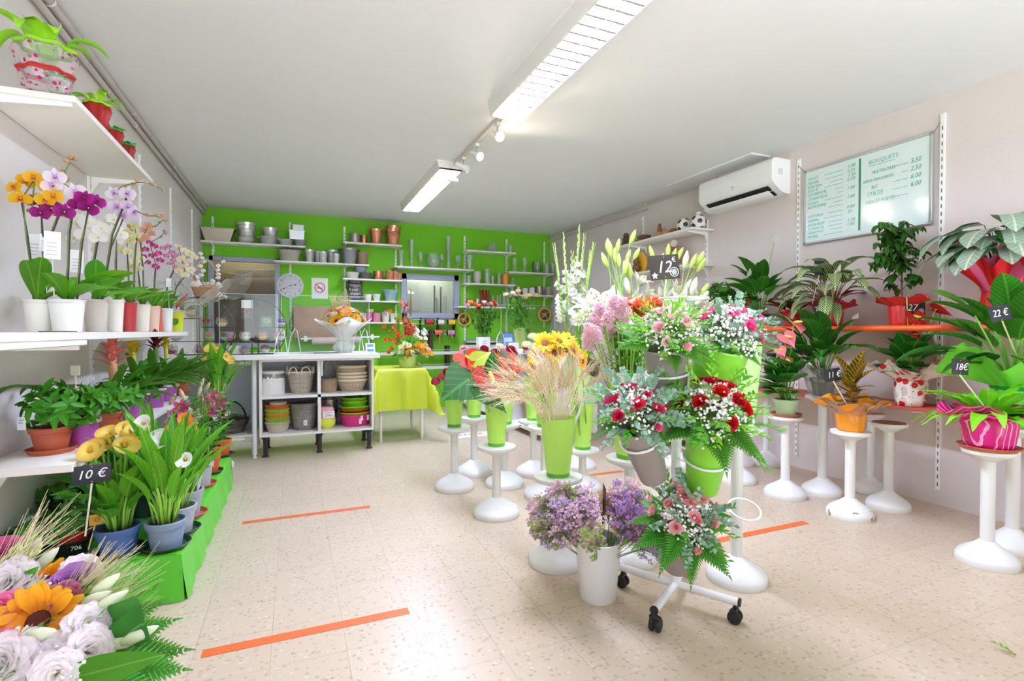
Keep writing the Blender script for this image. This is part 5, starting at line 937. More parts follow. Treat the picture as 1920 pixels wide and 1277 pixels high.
# ================================================================ orchid wall
def PL(h, out, L, W, shape, m, bend=.7, pitch=.5, fold=.12, wave=0, pr=.003, pc=STEM, n=8, cols=1, heart=False, wf=3.):
    """a leaf with its own stalk: stalk from the origin to (0, out, h), blade beyond it"""
    def mk():
        b = MB(); b.tube([(0, 0, 0), (0, out*.25, h*.45), (0, out*.6, h*.8), (0, out, h)], [pr*1.1, pr, pr*.85, pr*.7], 5, 1)
        M = TR(0, out, h)@RX(pitch)
        if heart: b.heart(L, W, .12, .25, M)
        else: b.leaf(L, W, shape, bend, fold, n, wave, M, 0, 0, cols, 0, wf)
        return b.mesh('leaf_blade', [m, mat(pc, .5)])
    return proto(('PL', h, out, L, W, shape, m.name, bend, pitch, fold, wave, heart, pc, pr), mk)
def fan(par, me, k, z=0, r0=.015, lean=.15, seed=0, smin=.7, smax=1.1, a0=0, name='leaf', wall=0, base=(0, 0)):
    r = random.Random(seed)
    for i in range(k):
        a = a0+i*2.4+r.uniform(-.3, .3); a = -a if wall and -math.sin(a)*wall > .35 else a; put(name, me[i % len(me)] if isinstance(me, list) else me, par, TR(base[0], base[1], z)@RZ(a)@TR(0, r0*r.uniform(.2, 1), 0)@RX(-lean*r.uniform(-.3, 1))@MX.Scale(r.uniform(smin, smax), 4))
OW = 'white shelves of the orchid wall'
XO = -1.05
shelf('high white shelf carrying the gift wrapped baskets above the orchids', (XO, 2.44, 0), (XO, 3.60, 0), 2.015, (1, 0, 0), .30, (.02, .98), .024, OW)
Z2 = 1.128
shelf('white shelf carrying the orchid pots', (XO, 2.51, 0), (XO, 4.62, 0), Z2, (1, 0, 0), .30, (.5, .98), .03, OW); 
t = thing('wall_shelf', 'nearer white shelf with a deep front lip at the start of the orchid row', 'shelf', (XO, 1.45, Z2), OW); MB().box((.004, 0, -.03), (.305, 1.055, -.001), bev=.003).obj('board', [BOARD], t); MB().box((.29, 0, -.052), (.306, 1.055, -.031), bev=.003).obj('front_lip', [WHT], t); MB().box((.01, 1.03, -.07), (.285, 1.05, -.031), bev=.002).obj('bracket', [WHT], t)
Z3 = .645
shelf('low white shelf carrying the gardenias and bromeliads', (XO, 2.36, 0), (XO, 4.62, 0), Z3, (1, 0, 0), .30, (.08, .53, .98), .03, OW)
# gift bags on the high shelf
def giftpot(label, px, py0, w, h, body, bow, band, X=-.87, dots=None, z=2.016, crown=.55):
    q = at(px, py0, z=z); q = V((max(-.95, min(-.80, q.x)), q.y, z)); D = depth(q); t = thing('gift_wrapped_pot', label, 'gift wrap', q, 'gift wrapped pots'); r, hh = w/2*D/F*cs(px), h*D/F
    MB().lathe([(.001, .001), (r*.75, .001), (r*.85, hh*.3), (r*.8, hh*.42), (r*1.05, hh*.75), (r*.9, hh*1.), (r*.86, hh*.97)], 40, rib=(7, .1)).obj('film_wrap', [body], t)
    if band: MB().lathe([(r*.86, hh*.34), (r*.93, hh*.40), (r*.84, hh*.46)], 40, rib=(7, .1)).obj('ribbon_band', [mat(band, .35)], t)
    b = MB(); MB().lathe([(r*.9, hh*.93), (r*1.0, hh*1.0), (r*.88, hh*1.05)], 40, rib=(7, .1)).obj('collar', [mat(bow, .3)], t)
    r_ = random.Random(int(px))
    for i in range(9):
        a = i*.7+r_.random(); M = TR(0, 0, hh*.98)@RZ(a)@TR(0, r*.55, 0); L = hh*crown*r_.uniform(.7, 1.1)
        b.leaf(L*1.5, r*.55, 'strap', r_.uniform(2.2, 3.6), .1, 12, .02, M, 0, 1.5, 2)
    b.obj('ribbon_bow', [mat(bow, .25)], t)
    return t
DOT = film('#f6eef0', .6, .16, .1, ('#b02a62', 38, .26))
giftpot('big heart dotted clear gift wrap with a red band and lime bow', 88, 172, 118, 80, DOT, '#8fd01e', '#b3141c', crown=.75)
giftpot('crumpled clear wrap with green ribbon in front of the big dotted one', 142, 178, 46, 26, film('#f4faf4', 1., .2, .15), '#2fa33a', None)
giftpot('red dotted gift pot with a lime bow, second along the high shelf', 198, 250, 52, 52, film('#c23a34', .6, .6, .2), '#8fd01e', None, crown=.6)
giftpot('red gift pot with a small green tie past the lime bowed one', 224, 282, 34, 36, film('#c23a34', .6, .6, .2), '#27a03c', None, crown=.3)
giftpot('last red gift pot at the far end of the high shelf', 247, 306, 30, 32, film('#b83a36', .6, .55, .2), '#27a03c', None, crown=.3)
# orchids
LO = leafm('#5aa62a', '#8cc452', 'mid', rough=.3); LO2 = leafm('#468c28', '#79b048', 'mid', rough=.3)
OLEAF = [LF(.21, .075, 'obov', LO, .9, .2, 9, 0, 0, 2), LF(.19, .07, 'obov', LO2, .7, .25, 9, 0, 0, 2), LF(.17, .065, 'ovate', LO, 1.1, .2, 9, 0, 0, 2)]
STK = mat('#2c1a22', .5)
def orchid(label, px, X, w, potc, spikes, leaves=7, seed=0, lscale=1., hpx=60):
    """spikes: (colour key, list of flower places in photo px, tail of buds in px, foot shift)"""
    q = at(px, 590, x=X); D = depth(q); t = thing('potted_orchid', label, 'orchid', (X, q.y, Z2+.0005), 'orchids on the shelf'); r, h = w/2*D/F*cs(px), min(.165, hpx*D/F)
    pot(t, r, r*.72, h, potc, False, rough=.3, soil=True); O = V((X, q.y, Z2)); r_ = random.Random(seed+int(px))
    for i in range(leaves):
        a = i*2.4+r_.uniform(-.3, .3); a = -a if math.sin(a) > .4 else a; put('leaf', OLEAF[i % 3], t, TR(0, 0, h-.01)@RZ(a)@TR(0, .01, 0)@RX(r_.uniform(.7, 1.4))@MX.Scale(lscale*r_.uniform(.75, 1.1), 4))
    for (col, fl, tail, sx) in spikes:
        pts = [at(x, y, d=D+r_.uniform(-.05, .05))-O for x, y in fl]; top = max(pts, key=lambda p: p.z); low = min(pts, key=lambda p: p.z)
        foot = V((sx, r_.uniform(-.03, .03), h)); mid = V((foot.x*.6+low.x*.4, low.y*.4, h+(low.z-h)*.62)); s = MB(); path = [foot, mid]+sorted(pts, key=lambda p: p.z)[::max(1, len(pts)//3)]
        sp = None; tl = [at(x, y, d=D)-O for x, y in tail]
        sp = MB().tube([foot, foot.lerp(mid, .5)+V((.004, 0, 0)), mid, low.lerp(top, .1)+V((0, .012, 0)), low.lerp(top, .55)+V((0, .014, 0)), top+V((0, .014, 0))]+tl, .0028, 5).obj('flower_spike', [mat('#6c7a38', .5)], t)
        MB().tube([foot+V((.008, .004, -.02)), mid+V((.004, .004, 0)), mid.lerp(low, .9)+V((0, .008, 0))], .0032, 5).obj('support_stick', [STK], t)
        a_, b_, sc = ORC[col]
        for p in pts:
            put('flower', FL('orchid', a_, b_, s=sc), sp, orient(p, CAM(O+p)+V((r_.gauss(0, .3), r_.gauss(0, .3), r_.gauss(.0, .25))), r_.gauss(0, .25), r_.uniform(.9, 1.1)))
        for p in tl: put('bud', proto('obud', lambda: MB().lathe([(.001, 0), (.008, .008), (.009, .016), (.001, .026)], 8).mesh('bud', [mat('#b58c64', .5)])), sp, orient(p, (r_.gauss(0, 1), r_.gauss(0, 1), .3), 0, r_.uniform(.7, 1.2)))
    return t
ORC = {'yellow': (((0, '#c8481e'), (.3, '#e9b21e'), (1, '#f2c22a')), '#b82a1e', .034), 'mag': (((0, '#7a0f5a'), (1, '#b31a92')), '#8a1040', .036), 'wp': (((0, '#c78ae0'), (.35, '#f0e4f4'), (1, '#f8f2f6')), '#a81e86', .038), 'white': (((0, '#eef0d8'), (.3, '#f7f5f0'), (1, '#f7f5f1')), '#e9d48a', .038),
       'lil': (((0, '#c68ad2'), (.5, '#ead4ee'), (1, '#ecdcf0')), '#9a1e86', .033), 'cream': (((0, '#d8d88a'), (1, '#f0ead0')), '#e0c25a', .03), 'peach': (((0, '#e0a088'), (1, '#efc8b6')), '#d8807a', .03), 'pink': (((0, '#e48ac0'), (.5, '#b82a7e'), (1, '#c8449a')), '#a8123a', .022), 'rose': (((0, '#f0b8d4'), (1, '#c85a9e')), '#b82a5a', .021), 'wsm': (((0, '#efe0a8'), (1, '#f4efe6')), '#e6c45a', .028), 'grn': (((0, '#d8d878'), (1, '#dfe0a0')), '#c8a23a', .022)}
orchid('yellow and magenta orchid in a cream pot, nearest on the shelf', 70, -.93, 62, '#eeece4', [('yellow', [(28, 352), (48, 340), (62, 333), (38, 372)], [(60, 395), (50, 395)], -.02), ('yellow', [(85, 375), (100, 368), (112, 398), (92, 352)], [], .0), ('mag', [(68, 378), (76, 400), (98, 392), (120, 398)], [], .02)], 6, 1)
orchid('white and purple orchid with tall budded spike in the largest white pot', 126, -.835, 78, '#eff1ec', [('wp', [(96, 348), (142, 360), (103, 332)], [(125, 340), (122, 322), (131, 305), (128, 298), (138, 300)], -.01), ('mag', [(180, 378), (148, 385), (165, 390), (158, 372)], [], .03)], 9, 2, 1.15)
orchid('white orchid with lilac neighbours in a taupe pot', 180, -.87, 56, '#c9c0b4', [('white', [(148, 420), (158, 440), (140, 445), (178, 424), (184, 446), (165, 418), (152, 412), (190, 430)], [], -.02), ('wp', [(213, 362), (240, 364)], [(228, 350), (244, 345), (262, 342), (278, 344), (294, 350), (306, 358)], .02), ('lil', [(218, 388), (232, 405), (252, 400), (240, 388)], [(275, 405), (290, 405), (300, 408)], .02)], 7, 3, 1.1)
orchid('full white orchid in a cream pot beside the taupe one', 216, -.85, 38, '#efeae0', [('white', [(200, 420), (212, 412), (222, 425), (206, 442), (218, 448), (226, 440), (214, 432), (196, 436)], [], .0)], 6, 4, 1.)
orchid('green and cream orchid in a red pot', 241, -.865, 36, '#b8383e', [('cream', [(236, 444), (246, 452), (238, 472), (252, 470), (228, 470)], [(250, 432), (240, 425)], .0), ('grn', [(232, 432), (240, 438), (250, 424), (256, 442)], [], .02)], 5, 5, .9)
orchid('salmon orchid with a green budded tip in an ivory pot', 266, -.85, 36, '#ece4d8', [('peach', [(270, 432), (278, 424), (284, 438), (262, 450), (272, 446)], [(292, 425), (300, 418), (304, 414)], .01), ('cream', [(252, 490), (246, 500), (262, 486), (258, 504)], [], -.01)], 6, 6, .95)
orchid('magenta moth orchid with many small blooms in a peach pot', 287, -.845, 30, '#eec9b4', [('pink', [(280, 455), (272, 468), (290, 462), (284, 480), (268, 482), (296, 476), (276, 492), (300, 488), (292, 500)], [(300, 445), (306, 438), (310, 434)], .0)], 7, 7, .9)
orchid('small pink orchid in a coral pot', 302, -.87, 22, '#e8795f', [('rose', [(306, 466), (316, 462), (322, 474), (312, 480), (326, 488), (330, 480), (318, 494), (328, 502)], [], .01)], 3, 8, .8)
orchid('white orchid with many blooms in a plain white pot', 314, -.83, 24, '#f1f1ef', [('wsm', [(334, 462), (346, 470), (356, 476), (340, 486), (352, 490), (364, 482), (344, 500), (358, 506), (334, 508), (348, 516)], [], .01)], 4, 9, .8)
# plant tags among the orchids
for px, py, X, s, lb in ((98, 460, -.86, .055, 'tall white folded plant label among the magenta orchids'), (64, 462, -.95, .05, 'pinkish plant label against the wall behind the yellow orchid'), (84, 455, -.9, .035, 'square white plant label behind the yellow orchid'), (144, 490, -.86, .05, 'white triangular plant label by the taupe pot'), (316, 530, -.78, .03, 'white barcode plant label by the coral pot')):
    q = at(px, py, x=X); t = thing('plant_label', lb, 'plant label', q, 'orchid labels'); Mx = plane_M((0, 0, 0), V((0, 0, 1)).cross(CAM(q)), (0, .15, 1)); MB().box((-s*.45, -s, -.0008), (s*.45, s, .0008)).obj('card', [mat('#efeeee', .5)], t).matrix_local = Mx
    b = MB()
    for i in range(4): b.box((-s*.3, -s*.7+i*s*.28, .0008), (s*.25, -s*.62+i*s*.28, .0012))
    b.obj('print', [mat('#c9c3c8', .6)], t).matrix_local = Mx; MB().tube([(0, 0, -s*.9), (0, .01, -(q.z-Z2)+.14)], .0018, 4).obj('stake', [WHT], t)
tag(MB().box((-.05, -.02, 0), (.05, .02, .003)).obj('slate_card', [mat('#3a3836', .6)], None, at(45, 600, x=-.72)*1.0*V((1, 1, 0))+V((0, 0, Z2+.0005)) if False else (-.80, 2.40, Z2+.0005)), 'dark slate price card lying flat on the orchid shelf', 'card')
# cellophane wrapped anthurium in the lime pot
q = at(331, 600, x=-.82); t = thing('wrapped_anthurium', 'anthurium in a lime pot inside a big sheet of shiny cellophane', 'plant', (q.x, q.y, Z2+.0005)); D = depth(q); r = 13*D/F*1.0
pot(t, r, r*.75, .15, '#c9d62a', False)
me = LF(.2, .07, 'lance', leafm('#c8384a', '#e88a94', 'mid', vary=.03), .3, .1)
put('leaf', me, t, TR(-.02, 0, .16)@aim((0, 0, 0), (-.9, -.2, .55), .5)); put('leaf', me, t, TR(0, 0, .17)@aim((0, 0, 0), (.5, -.4, .85), .2, .9)); put('leaf', LF(.07, .05, 'round', LO2, .5), t, aim((0, -r, .1), (.1, -1, -.8)))
put('leaf', LF(.14, .035, 'lance', LO, .8), t, aim((.03, 0, .2), (1, -.3, .55)))
b = MB(); P = []; fs = []; n, m = 72, 18
for k in range(m+1):
    for i in range(n+1):
        a = 2*PI*(i % n)/n; f = k/m; rr = .025+.27*f**1.15*(1+.25*math.cos(2*a-.6)+.16*math.cos(5*a))
        q_ = V((.02+rr*math.cos(a)*(1.25 if math.cos(a) > 0 else .35), rr*math.sin(a)*.7, .165+.16*f+.13*f*math.sin(3*a+.8)+.05*f*math.sin(7*a)))
        d_ = noise.noise_vector(q_*14+V((3, 1, 7)))*.035*f+noise.noise_vector(q_*40)*.012*f; P.append(q_+d_)
for k in range(m):
    for i in range(n): j_ = k*(n+1)+i; fs.append((j_, j_+1, j_+n+2, j_+n+1))
b.add(P, fs).obj('cellophane', [film('#fbfdfe', 3.2, .03, .12)], t)
# low shelf: gardenias and bromeliads
LG = leafm('#2f7f22', '#6fae3e', 'mid', rough=.28); LGd = leafm('#27661f', '#5f9a3c', 'mid', rough=.3)
TERR = '#b8583a'; PURP = '#b955b4'
def on3(px, py): q = at(px, py, z=Z3); return V((q.x, q.y, Z3+.0005))
def onS(p, dz): return V((p.x, p.y, p.z+dz))
q = on3(97, 848); saucer('wide terracotta saucer under the nearest gardenia', q, .083); p = onS(q, .0045); t = thing('potted_gardenia', 'bushy glossy gardenia in a terracotta pot, nearest on the low shelf', 'potted plant', p, 'gardenias'); pot(t, .068, .05, .10, TERR); bush(t, (.02, 0, .18), .15, 190, .062, .028, LG, 1, h=.6, base=(0, 0, .1), lim=-.08)
for a, s in ((2.6, 1.), (2.0, .9), (.9, .8)): put('long_leaf', LF(.26, .04, 'strap', LGd, 2.0, .2, 10), t, TR(0, 0, .2)@RZ(a)@RX(1.1)@MX.Scale(s, 4))
card(t, (-.07, -.06, .1), .03, .05, '#e6eef0', 2, (-.3, -1, .2), 'plant_label')
def gard(label, px, py, r, h, c, sauc, seed, rad=.13, k=140, kind='potted_gardenia', dz=.17):
    q = on3(px, py)
    if sauc: saucer(sauc, q, r*1.18); q = onS(q, .0045)
    t = thing(kind, label, 'potted plant', q, 'gardenias'); pot(t, r, r*.74, h, c, c == TERR); 
    if c == PURP: MB().lathe([(r*1.0, h-.012), (r*1.07, h-.01), (r*1.07, h+.004), (r*.98, h+.004)], 26).obj('rim', [mat('#ecdfe6', .5)], t)
    bush(t, (.02, 0, dz), rad, k, .06, .027, LG, seed, h=.6, base=(0, 0, h), lim=-.08); return t
gard('gardenia in a violet pot with a pale rim behind the nearest terracotta one', 156, 836, .06, .11, PURP, None, 2)
gard('gardenia in a second terracotta pot standing in its saucer', 198, 814, .064, .1, TERR, 'terracotta saucer between the two violet pots', 3, .135, 150)
gard('gardenia in the smooth violet pot behind the yellow callas', 243, 786, .06, .11, PURP, None, 4, .13, 140)
def brom(label, px, py, r, h, c, topc, stemc, head, seed, sc=1., sauc=None, L=.28, k=14):
    q = on3(px, py)
    if sauc: saucer(sauc, q, r*1.25); q = onS(q, .0045)
    t = thing('potted_bromeliad', label, 'bromeliad', q, 'bromeliads'); 
    pot(t, r, r*.76, h, c, c == TERR)
    if c == PURP: MB().lathe([(r*1.0, h-.012), (r*1.07, h-.01), (r*1.07, h+.004), (r*.98, h+.004)], 26).obj('rim', [mat('#ecdfe6', .5)], t)
    rosette(t, k+4, L*1.2, .044, 'strap', leafm('#3f7a2a', '#79a852', 'none', rough=.3), h-.01, .75, 1.3, 1.3, seed, .012, .25, n=10)
    H = at(head[0], head[1], d=depth(q))-q; stalk(t, (0, 0, h), H-V((0, 0, .02)), .008, '#a9bf4a')
    put('flower_head', FL('brom', topc, stemc, seed=seed, s=.1), t, TR(*H)@RX(.08)@MX.Scale(sc, 4)); return t
brom('bromeliad with a large salmon pink flower head', 208, 798, .058, .1, TERR, ((0, '#d98a6a'), (.5, '#f0907c'), (1, '#ec7f78')), '#d9a07a', (212, 694), 1, 1.15, None, .3, 12)
brom('bromeliad with a tall yellow flower head in a violet pot', 259, 772, .058, .11, PURP, ((0, '#d9c62a'), (.6, '#f0d03a'), (1, '#e9b23a')), '#b9c83a', (250, 672), 2, .9)
brom('dark red bromeliad in the violet pot with the widest pale rim', 288, 764, .068, .12, PURP, ((0, '#5a0f1c'), (1, '#8a1a26')), '#5a7a34', (292, 660), 3, .85)
brom('second yellow bromeliad in a violet pot beside the dark red one', 316, 751, .06, .11, PURP, ((0, '#d8c62a'), (1, '#f2d53c')), '#b9c83a', (311, 658), 4, .75)
brom('green bromeliad in a terracotta pot at the far end of the low shelf', 337, 741, .06, .1, TERR, '#4f8a30', '#4f8a30', (340, 672), 5, .3, 'terracotta saucer at the far end of the low shelf', .3, 18)
t = thing('plant_label', 'blank cream plant label on a stick behind the nearest gardenia', 'plant label', at(141, 695, x=-.88)); MB().lathe([(.001, -.001), (.03, -.001), (.03, .001), (.001, .001)], 4, sm=False).obj('card', [mat('#ebe4cc', .6)], t).matrix_local = plane_M((0, 0, 0), (.9, -.4, 0), (0, 0, 1))@RZ(PI/4); MB().tube([(0, 0, -.02), (0, 0, -.13)], .004, 5).obj('stake', [mat('#ebe4cc', .6)], t)
tag(MB().lathe([(.001, 0), (.05, .0), (.06, .12), (.06, .25), (.04, .3)], 16).obj('wrapped_tube', [mat('#4fae3a', .3)], None, V((-.86, 3.92, Z3+.0005))), 'shiny green wrapped tube behind the dark red bromeliad', 'tube')
# ---------------------------------------------------------------- low bench in green cloth
BX, BY0, BY1, BZ = -.44, 2.52, 4.36, .20
t = thing('plant_bench', 'long low bench under a bright green plastic cloth', 'bench', (XL, BY0, 0)); 
m_cl = NT('green_plastic_cloth'); w_ = m_cl.n('ShaderNodeTexWave', Scale=90.); m_cl.l(m_cl.co(), w_.inputs[0]); w2 = m_cl.n('ShaderNodeTexWave', Scale=90., bands_direction='Z'); m_cl.l(m_cl.co(), w2.inputs[0])
bb = m_cl.bsdf(m_cl.mix(m_cl.math('MULTIPLY', m_cl.noise(4, m_cl.co()), .4), lin('#58c42c'), lin('#4bae24')), .35); m_cl.bump(bb, m_cl.math('ADD', w_.outputs['Fac'], w2.outputs['Fac']), .15, .002); M_CL = m_cl.done(bb)
b = MB(); W_, L_ = BX-XL, BY1-BY0; nx, ny = 14, 40; P = []; fs = []
prof = [(.012, BZ), (.3, BZ), (W_-.02, BZ), (W_-.004, BZ-.006), (W_, BZ-.02), (W_+.004, BZ*.6), (W_+.012, BZ*.3), (W_+.02, .004)]
for j in range(ny+1):
    f = j/ny
    for k, (x, z) in enumerate(prof): P.append((x+(.006*math.sin(f*37)+.004*math.sin(f*80))*max(0, k-4)/3, .0+L_*f, z))
for j in range(ny):
    for k in range(len(prof)-1): q = j*len(prof)+k; fs.append((q, q+1, q+len(prof)+1, q+len(prof)))
b.add(P, fs); n = len(prof); P2 = []; 
for y, s in ((0, -1), (L_, 1)):
    base = len(b.v); N2 = 16
    for zi in range(5):
        for i in range(N2+1): P2 = (W_*i/N2+.012*zi/4*(i == N2), y+s*(.004+.010*zi/4+.004*math.sin(i*1.3)*zi/4), BZ*(1-zi/4)+.004*(zi == 4)); b.v.append(V(P2)); b.uv.append((i/N2, zi/4))
    for zi in range(4):
        for i in range(N2): q = base+zi*(N2+1)+i; b.f.append((q, q+1, q+N2+2, q+N2+1)); b.mi.append(0); b.sm.append(True)
b.obj('cloth', [M_CL], t); MB().box((.01, .02, .1), (W_-.01, L_-.02, BZ-.004)).obj('bench_top', [mat('#c9b79c', .6)], t)
for x in (.04, W_-.04):
    for y in (.06, L_-.06): MB().box((x-.02, y-.02, 0), (x+.02, y+.02, .1)).obj('leg', [mat('#c9b79c', .6)], t)
def onB(px, py): q = at(px, py, z=BZ); return V((min(q.x, BX-.02), q.y, BZ+.0008))
DKG = '#24402c'
def calla(label, q, r, h, potc, seed, k, leaf, blooms, colr, D=None, sauc=None, saucc=DKG, lz=1., group='calla lilies', lean=.16):
    if sauc: saucer(sauc, q, r*1.28, saucc); q = onS(q, .0045)
    t = thing('potted_calla', label, 'calla lily', q, group); pot(t, r, r*.78, h, potc, True); fan(t, leaf, k, h-.012, r*.6, lean, seed, .65*lz, 1.08*lz); r_ = random.Random(seed)
    for i, (x, y) in enumerate(blooms):
        H = at(x, y, d=depth(q)+r_.uniform(-.05, .03)); H = (at(x, y, x=-.725) if H.x < -.725 else H)-q; a = V((r_.uniform(-.02, .02), r_.uniform(-.02, .02), h-.01)); p = arc(a, H, -.0, 5); d = V((H.x*.6, H.y*.6, 0)).normalized()*.25+V((.15, -.75, .75)); fs_ = put('flower_stem', MB().tube(p, .0042, 6).mesh('stem', [mat('#7fb43c', .45)]), t)
        put('flower', FL('calla', colr, s=.07), fs_, orient(H-d.normalized()*.03, d+V((r_.gauss(0, .25), r_.gauss(-.2, .2), 0)), r_.uniform(2.2, 4.2), r_.uniform(.8, 1.1)))
    return t
YC = ((0, '#c4d86a'), (.45, '#f8e27a'), (.85, '#fadf6a'), (1, '#f2c060')); WC = ((0, '#b8d46a'), (.4, '#eef0dc'), (1, '#f7f5ee')); OC = ((0, '#d9c84a'), (.5, '#f2b03a'), (1, '#ec8a3a'))
LC = leafm('#58a82c', '#94d05a', 'side', 12, 4, .35, vary=.1); LCb = leafm('#3d8f2a', '#7fc24e', 'side', 12, 4, .35, vary=.1)
LCm = [PL(.15, .03, .2, .075, 'lance', LC, .5, 1.25, .2, .0, .006, '#8cc84a'), PL(.11, .04, .19, .085, 'lance', LCb, .9, 1.1, .15, .01, .006, '#8cc84a'), PL(.17, .015, .19, .07, 'lance', LC, .35, 1.4, .25, 0, .006, '#8cc84a')]
LCn = [PL(.17, .03, .32, .062, 'lance', LC, .35, 1.35, .3, 0, .006, '#9ad24a'), PL(.15, .05, .30, .055, 'lance', LC, .6, 1.2, .3, 0, .006, '#9ad24a'), PL(.2, .02, .3, .06, 'lance', LCb, .3, 1.42, .3, 0, .006, '#9ad24a')]
calla('yellow calla lily with broad leaves in a blue pot beside the ten euro card', onB(222, 1037), .078, .11, '#4a6ea8', 1, 26, LCm, [(172, 850), (202, 830), (228, 802), (210, 815), (246, 812), (236, 838), (190, 838)], YC, sauc='dark green saucer under the blue pot', lz=1.05)
calla('white calla lily with tall narrow leaves in a grey blue pot at the bench corner', onB(312, 1026), .074, .115, '#7f93ad', 2, 30, LCn, [(262, 858), (276, 795), (352, 862), (312, 830)], WC, sauc='dark green saucer at the bench corner', lz=1.0)
calla('white calla lily in a grey pot just behind the corner plant', onB(333, 998), .075, .12, '#a3a9b3', 3, 16, LCn, [(308, 815), (338, 850)], WC, sauc='dark green saucer behind the corner plant', lz=.85)
calla('orange calla lily in a grey pot on a terracotta saucer', onB(349, 968), .075, .13, '#9aa2ad', 4, 15, LCm, [(322, 835), (332, 805), (345, 800), (318, 850), (300, 856)], OC, sauc='terracotta saucer near the bench edge', saucc=TERR, lz=.9)
calla('yellow orange calla lily in the second row of the bench', onB(270, 965), .08, .12, '#3d434e', 5, 18, LCn, [(258, 800), (252, 835)], YC, sauc=None, lz=.95)
calla('green leaved calla in a dark pot near the low shelf', onB(235, 960), .08, .12, '#2c3038', 6, 16, LCm, [], YC, lz=.95)
calla('orange flowered calla in the back row of the bench', onB(300, 930), .08, .12, '#3d434e', 7, 16, LCn, [(352, 800), (342, 790)], OC, lz=.9)
LLY = leafm('#3f8f2c', '#8cc452', 'mid', rough=.35)
def potlily(label, q, r, h, potc, seed, heads, sauc=None, saucc=DKG, tall=.4, stems=4, colr=((0, '#e9c0a0'), (.3, '#c8286a'), (.75, '#dd6a9e'), (1, '#f3dbe4')), kinds='lily'):
    if sauc: saucer(sauc, q, r*1.3, saucc); q = onS(q, .0045)
    t = thing('potted_lily', label, 'lily', q, 'potted lilies on the bench'); pot(t, r, r*.78, h, potc, True); r_ = random.Random(seed); b = MB(); s = MB()
    for i in range(stems):
        a = V((r_.uniform(-.03, .03), r_.uniform(-.03, .03), h-.01)); T = V((r_.uniform(-.08, .08), r_.uniform(-.06, .06), h+tall*r_.uniform(.75, 1))); s.tube([a, a.lerp(T, .5), T], .004, 5)
        for k in range(22): z = r_.random(); b.leaf(.1*r_.uniform(.7, 1.1), .021, 'lance', .8, .15, 5, 0, MX.Translation(a.lerp(T, z))@RZ(k*2.4)@RX(.55))
    b.obj('foliage', [LLY], t); s.obj('stems', [mat('#6f9a3c', .5)], t)
    for i, (x, y, kd) in enumerate(heads):
        H = at(x, y, d=depth(q)+r_.uniform(-.06, .06))-q; d = CAM(q+H)+V((r_.gauss(0, .35), r_.gauss(0, .2), r_.uniform(.0, .5)))
        if kd == 'o': put('flower', FL('lily', colr, '#a8481a', s=.062), t, orient(H, d, r_.random()*6, 1))
        else: put('bud', FL('bud', ((0, '#c9d68a'), (1, '#ecc9c0')), s=.07), t, orient(H, (r_.gauss(0, .3), -.2, 1), 0, 1))
    return t
potlily('pink stargazer lily in a grey pot on the bench edge', onB(374, 912), .072, .14, '#a9adb2', 1, [(340, 765, 'o'), (330, 780, 'o'), (346, 752, 'b'), (352, 770, 'o'), (318, 760, 'b')], 'terracotta saucer under the stargazer lily', TERR, .42)
potlily('pink and white lily in a terracotta pot on the bench edge', onB(392, 887), .066, .12, '#c9541e', 2, [(385, 755, 'o'), (378, 765, 'o'), (370, 745, 'b'), (392, 772, 'o')], 'dark green saucer under the terracotta lily pot', DKG, .4)
potlily('lily with one open pink star bloom in a terracotta pot', onB(398, 866), .06, .11, '#c9541e', 3, [(412, 755, 'o'), (402, 745, 'o'), (384, 735, 'b'), (374, 728, 'b')], None, DKG, .4)
potlily('low leafy lily in the last terracotta pot of the bench', onB(414, 855), .07, .12, '#c9541e', 4, [(420, 775, 'o')], 'dark green saucer at the far end of the bench', DKG, .3)
potlily('white and orange lily in the middle of the bench', onB(352, 905), .07, .12, '#3d434e', 5, [(360, 782, 'o'), (365, 800, 'o'), (348, 790, 'o'), (330, 795, 'o'), (372, 790, 'b')], None, DKG, .42, 4, ((0, '#f0d8a0'), (.5, '#f4ece0'), (1, '#f3efe8')))
# peperomias and trays at the near corner
LP = leafm('#4f8a4a', '#b9d8a8', 'mid', rough=.35); LPg = leafm('#3f7f34', '#9cc890', 'mid', rough=.35); LPv = leafm('#2f7a2c', '#8cc86a', 'mid', rough=.3)
def lowplant(label, px, py, r, h, c, rad, m, L, W, k, seed, hh=.6, shape='round', kind='potted_peperomia'):
    q = onB(px, py); q.x = max(q.x, XL+rad*.55); t = thing(kind, label, 'potted plant', q, 'small foliage plants'); pot(t, r, r*.78, h, c, True); bush(t, (0, 0, h+rad*.45), rad, k, L, W, m, seed, shape, h=hh, base=(0, 0, h-.01), whorl=4, sm='#8a4a34'); return t
lowplant('round leaved grey green peperomia in a terracotta pot in the black tray', 132, 1036, .068, .1, '#c8452a', .1, LP, .034, .03, 220, 1)
lowplant('red stemmed green peperomia against the wall behind the black tray', 75, 1010, .06, .1, '#2a2624', .12, LPg, .036, .03, 240, 2, .7)
lowplant('small trailing vinca like plant between wall and black tray', 60, 1062, .06, .07, '#2a2624', .11, LPv, .045, .02, 220, 3, .5, 'ovate', 'potted_foliage_plant')
lowplant('dark leafy plant behind the ten euro card', 165, 968, .06, .1, '#2a2624', .11, leafm('#235a22', '#4f8a3a', 'mid'), .06, .03, 120, 4, .8, 'ovate', 'potted_foliage_plant')
lowplant('single upright peperomia shoot against the wall', 28, 1010, .04, .08, '#2a2624', .06, LPg, .034, .028, 70, 5, 1.2)
q = onB(134, 1060); t = thing('nursery_tray', 'black plastic nursery tray printed with a number at the bench corner', 'tray', q); 
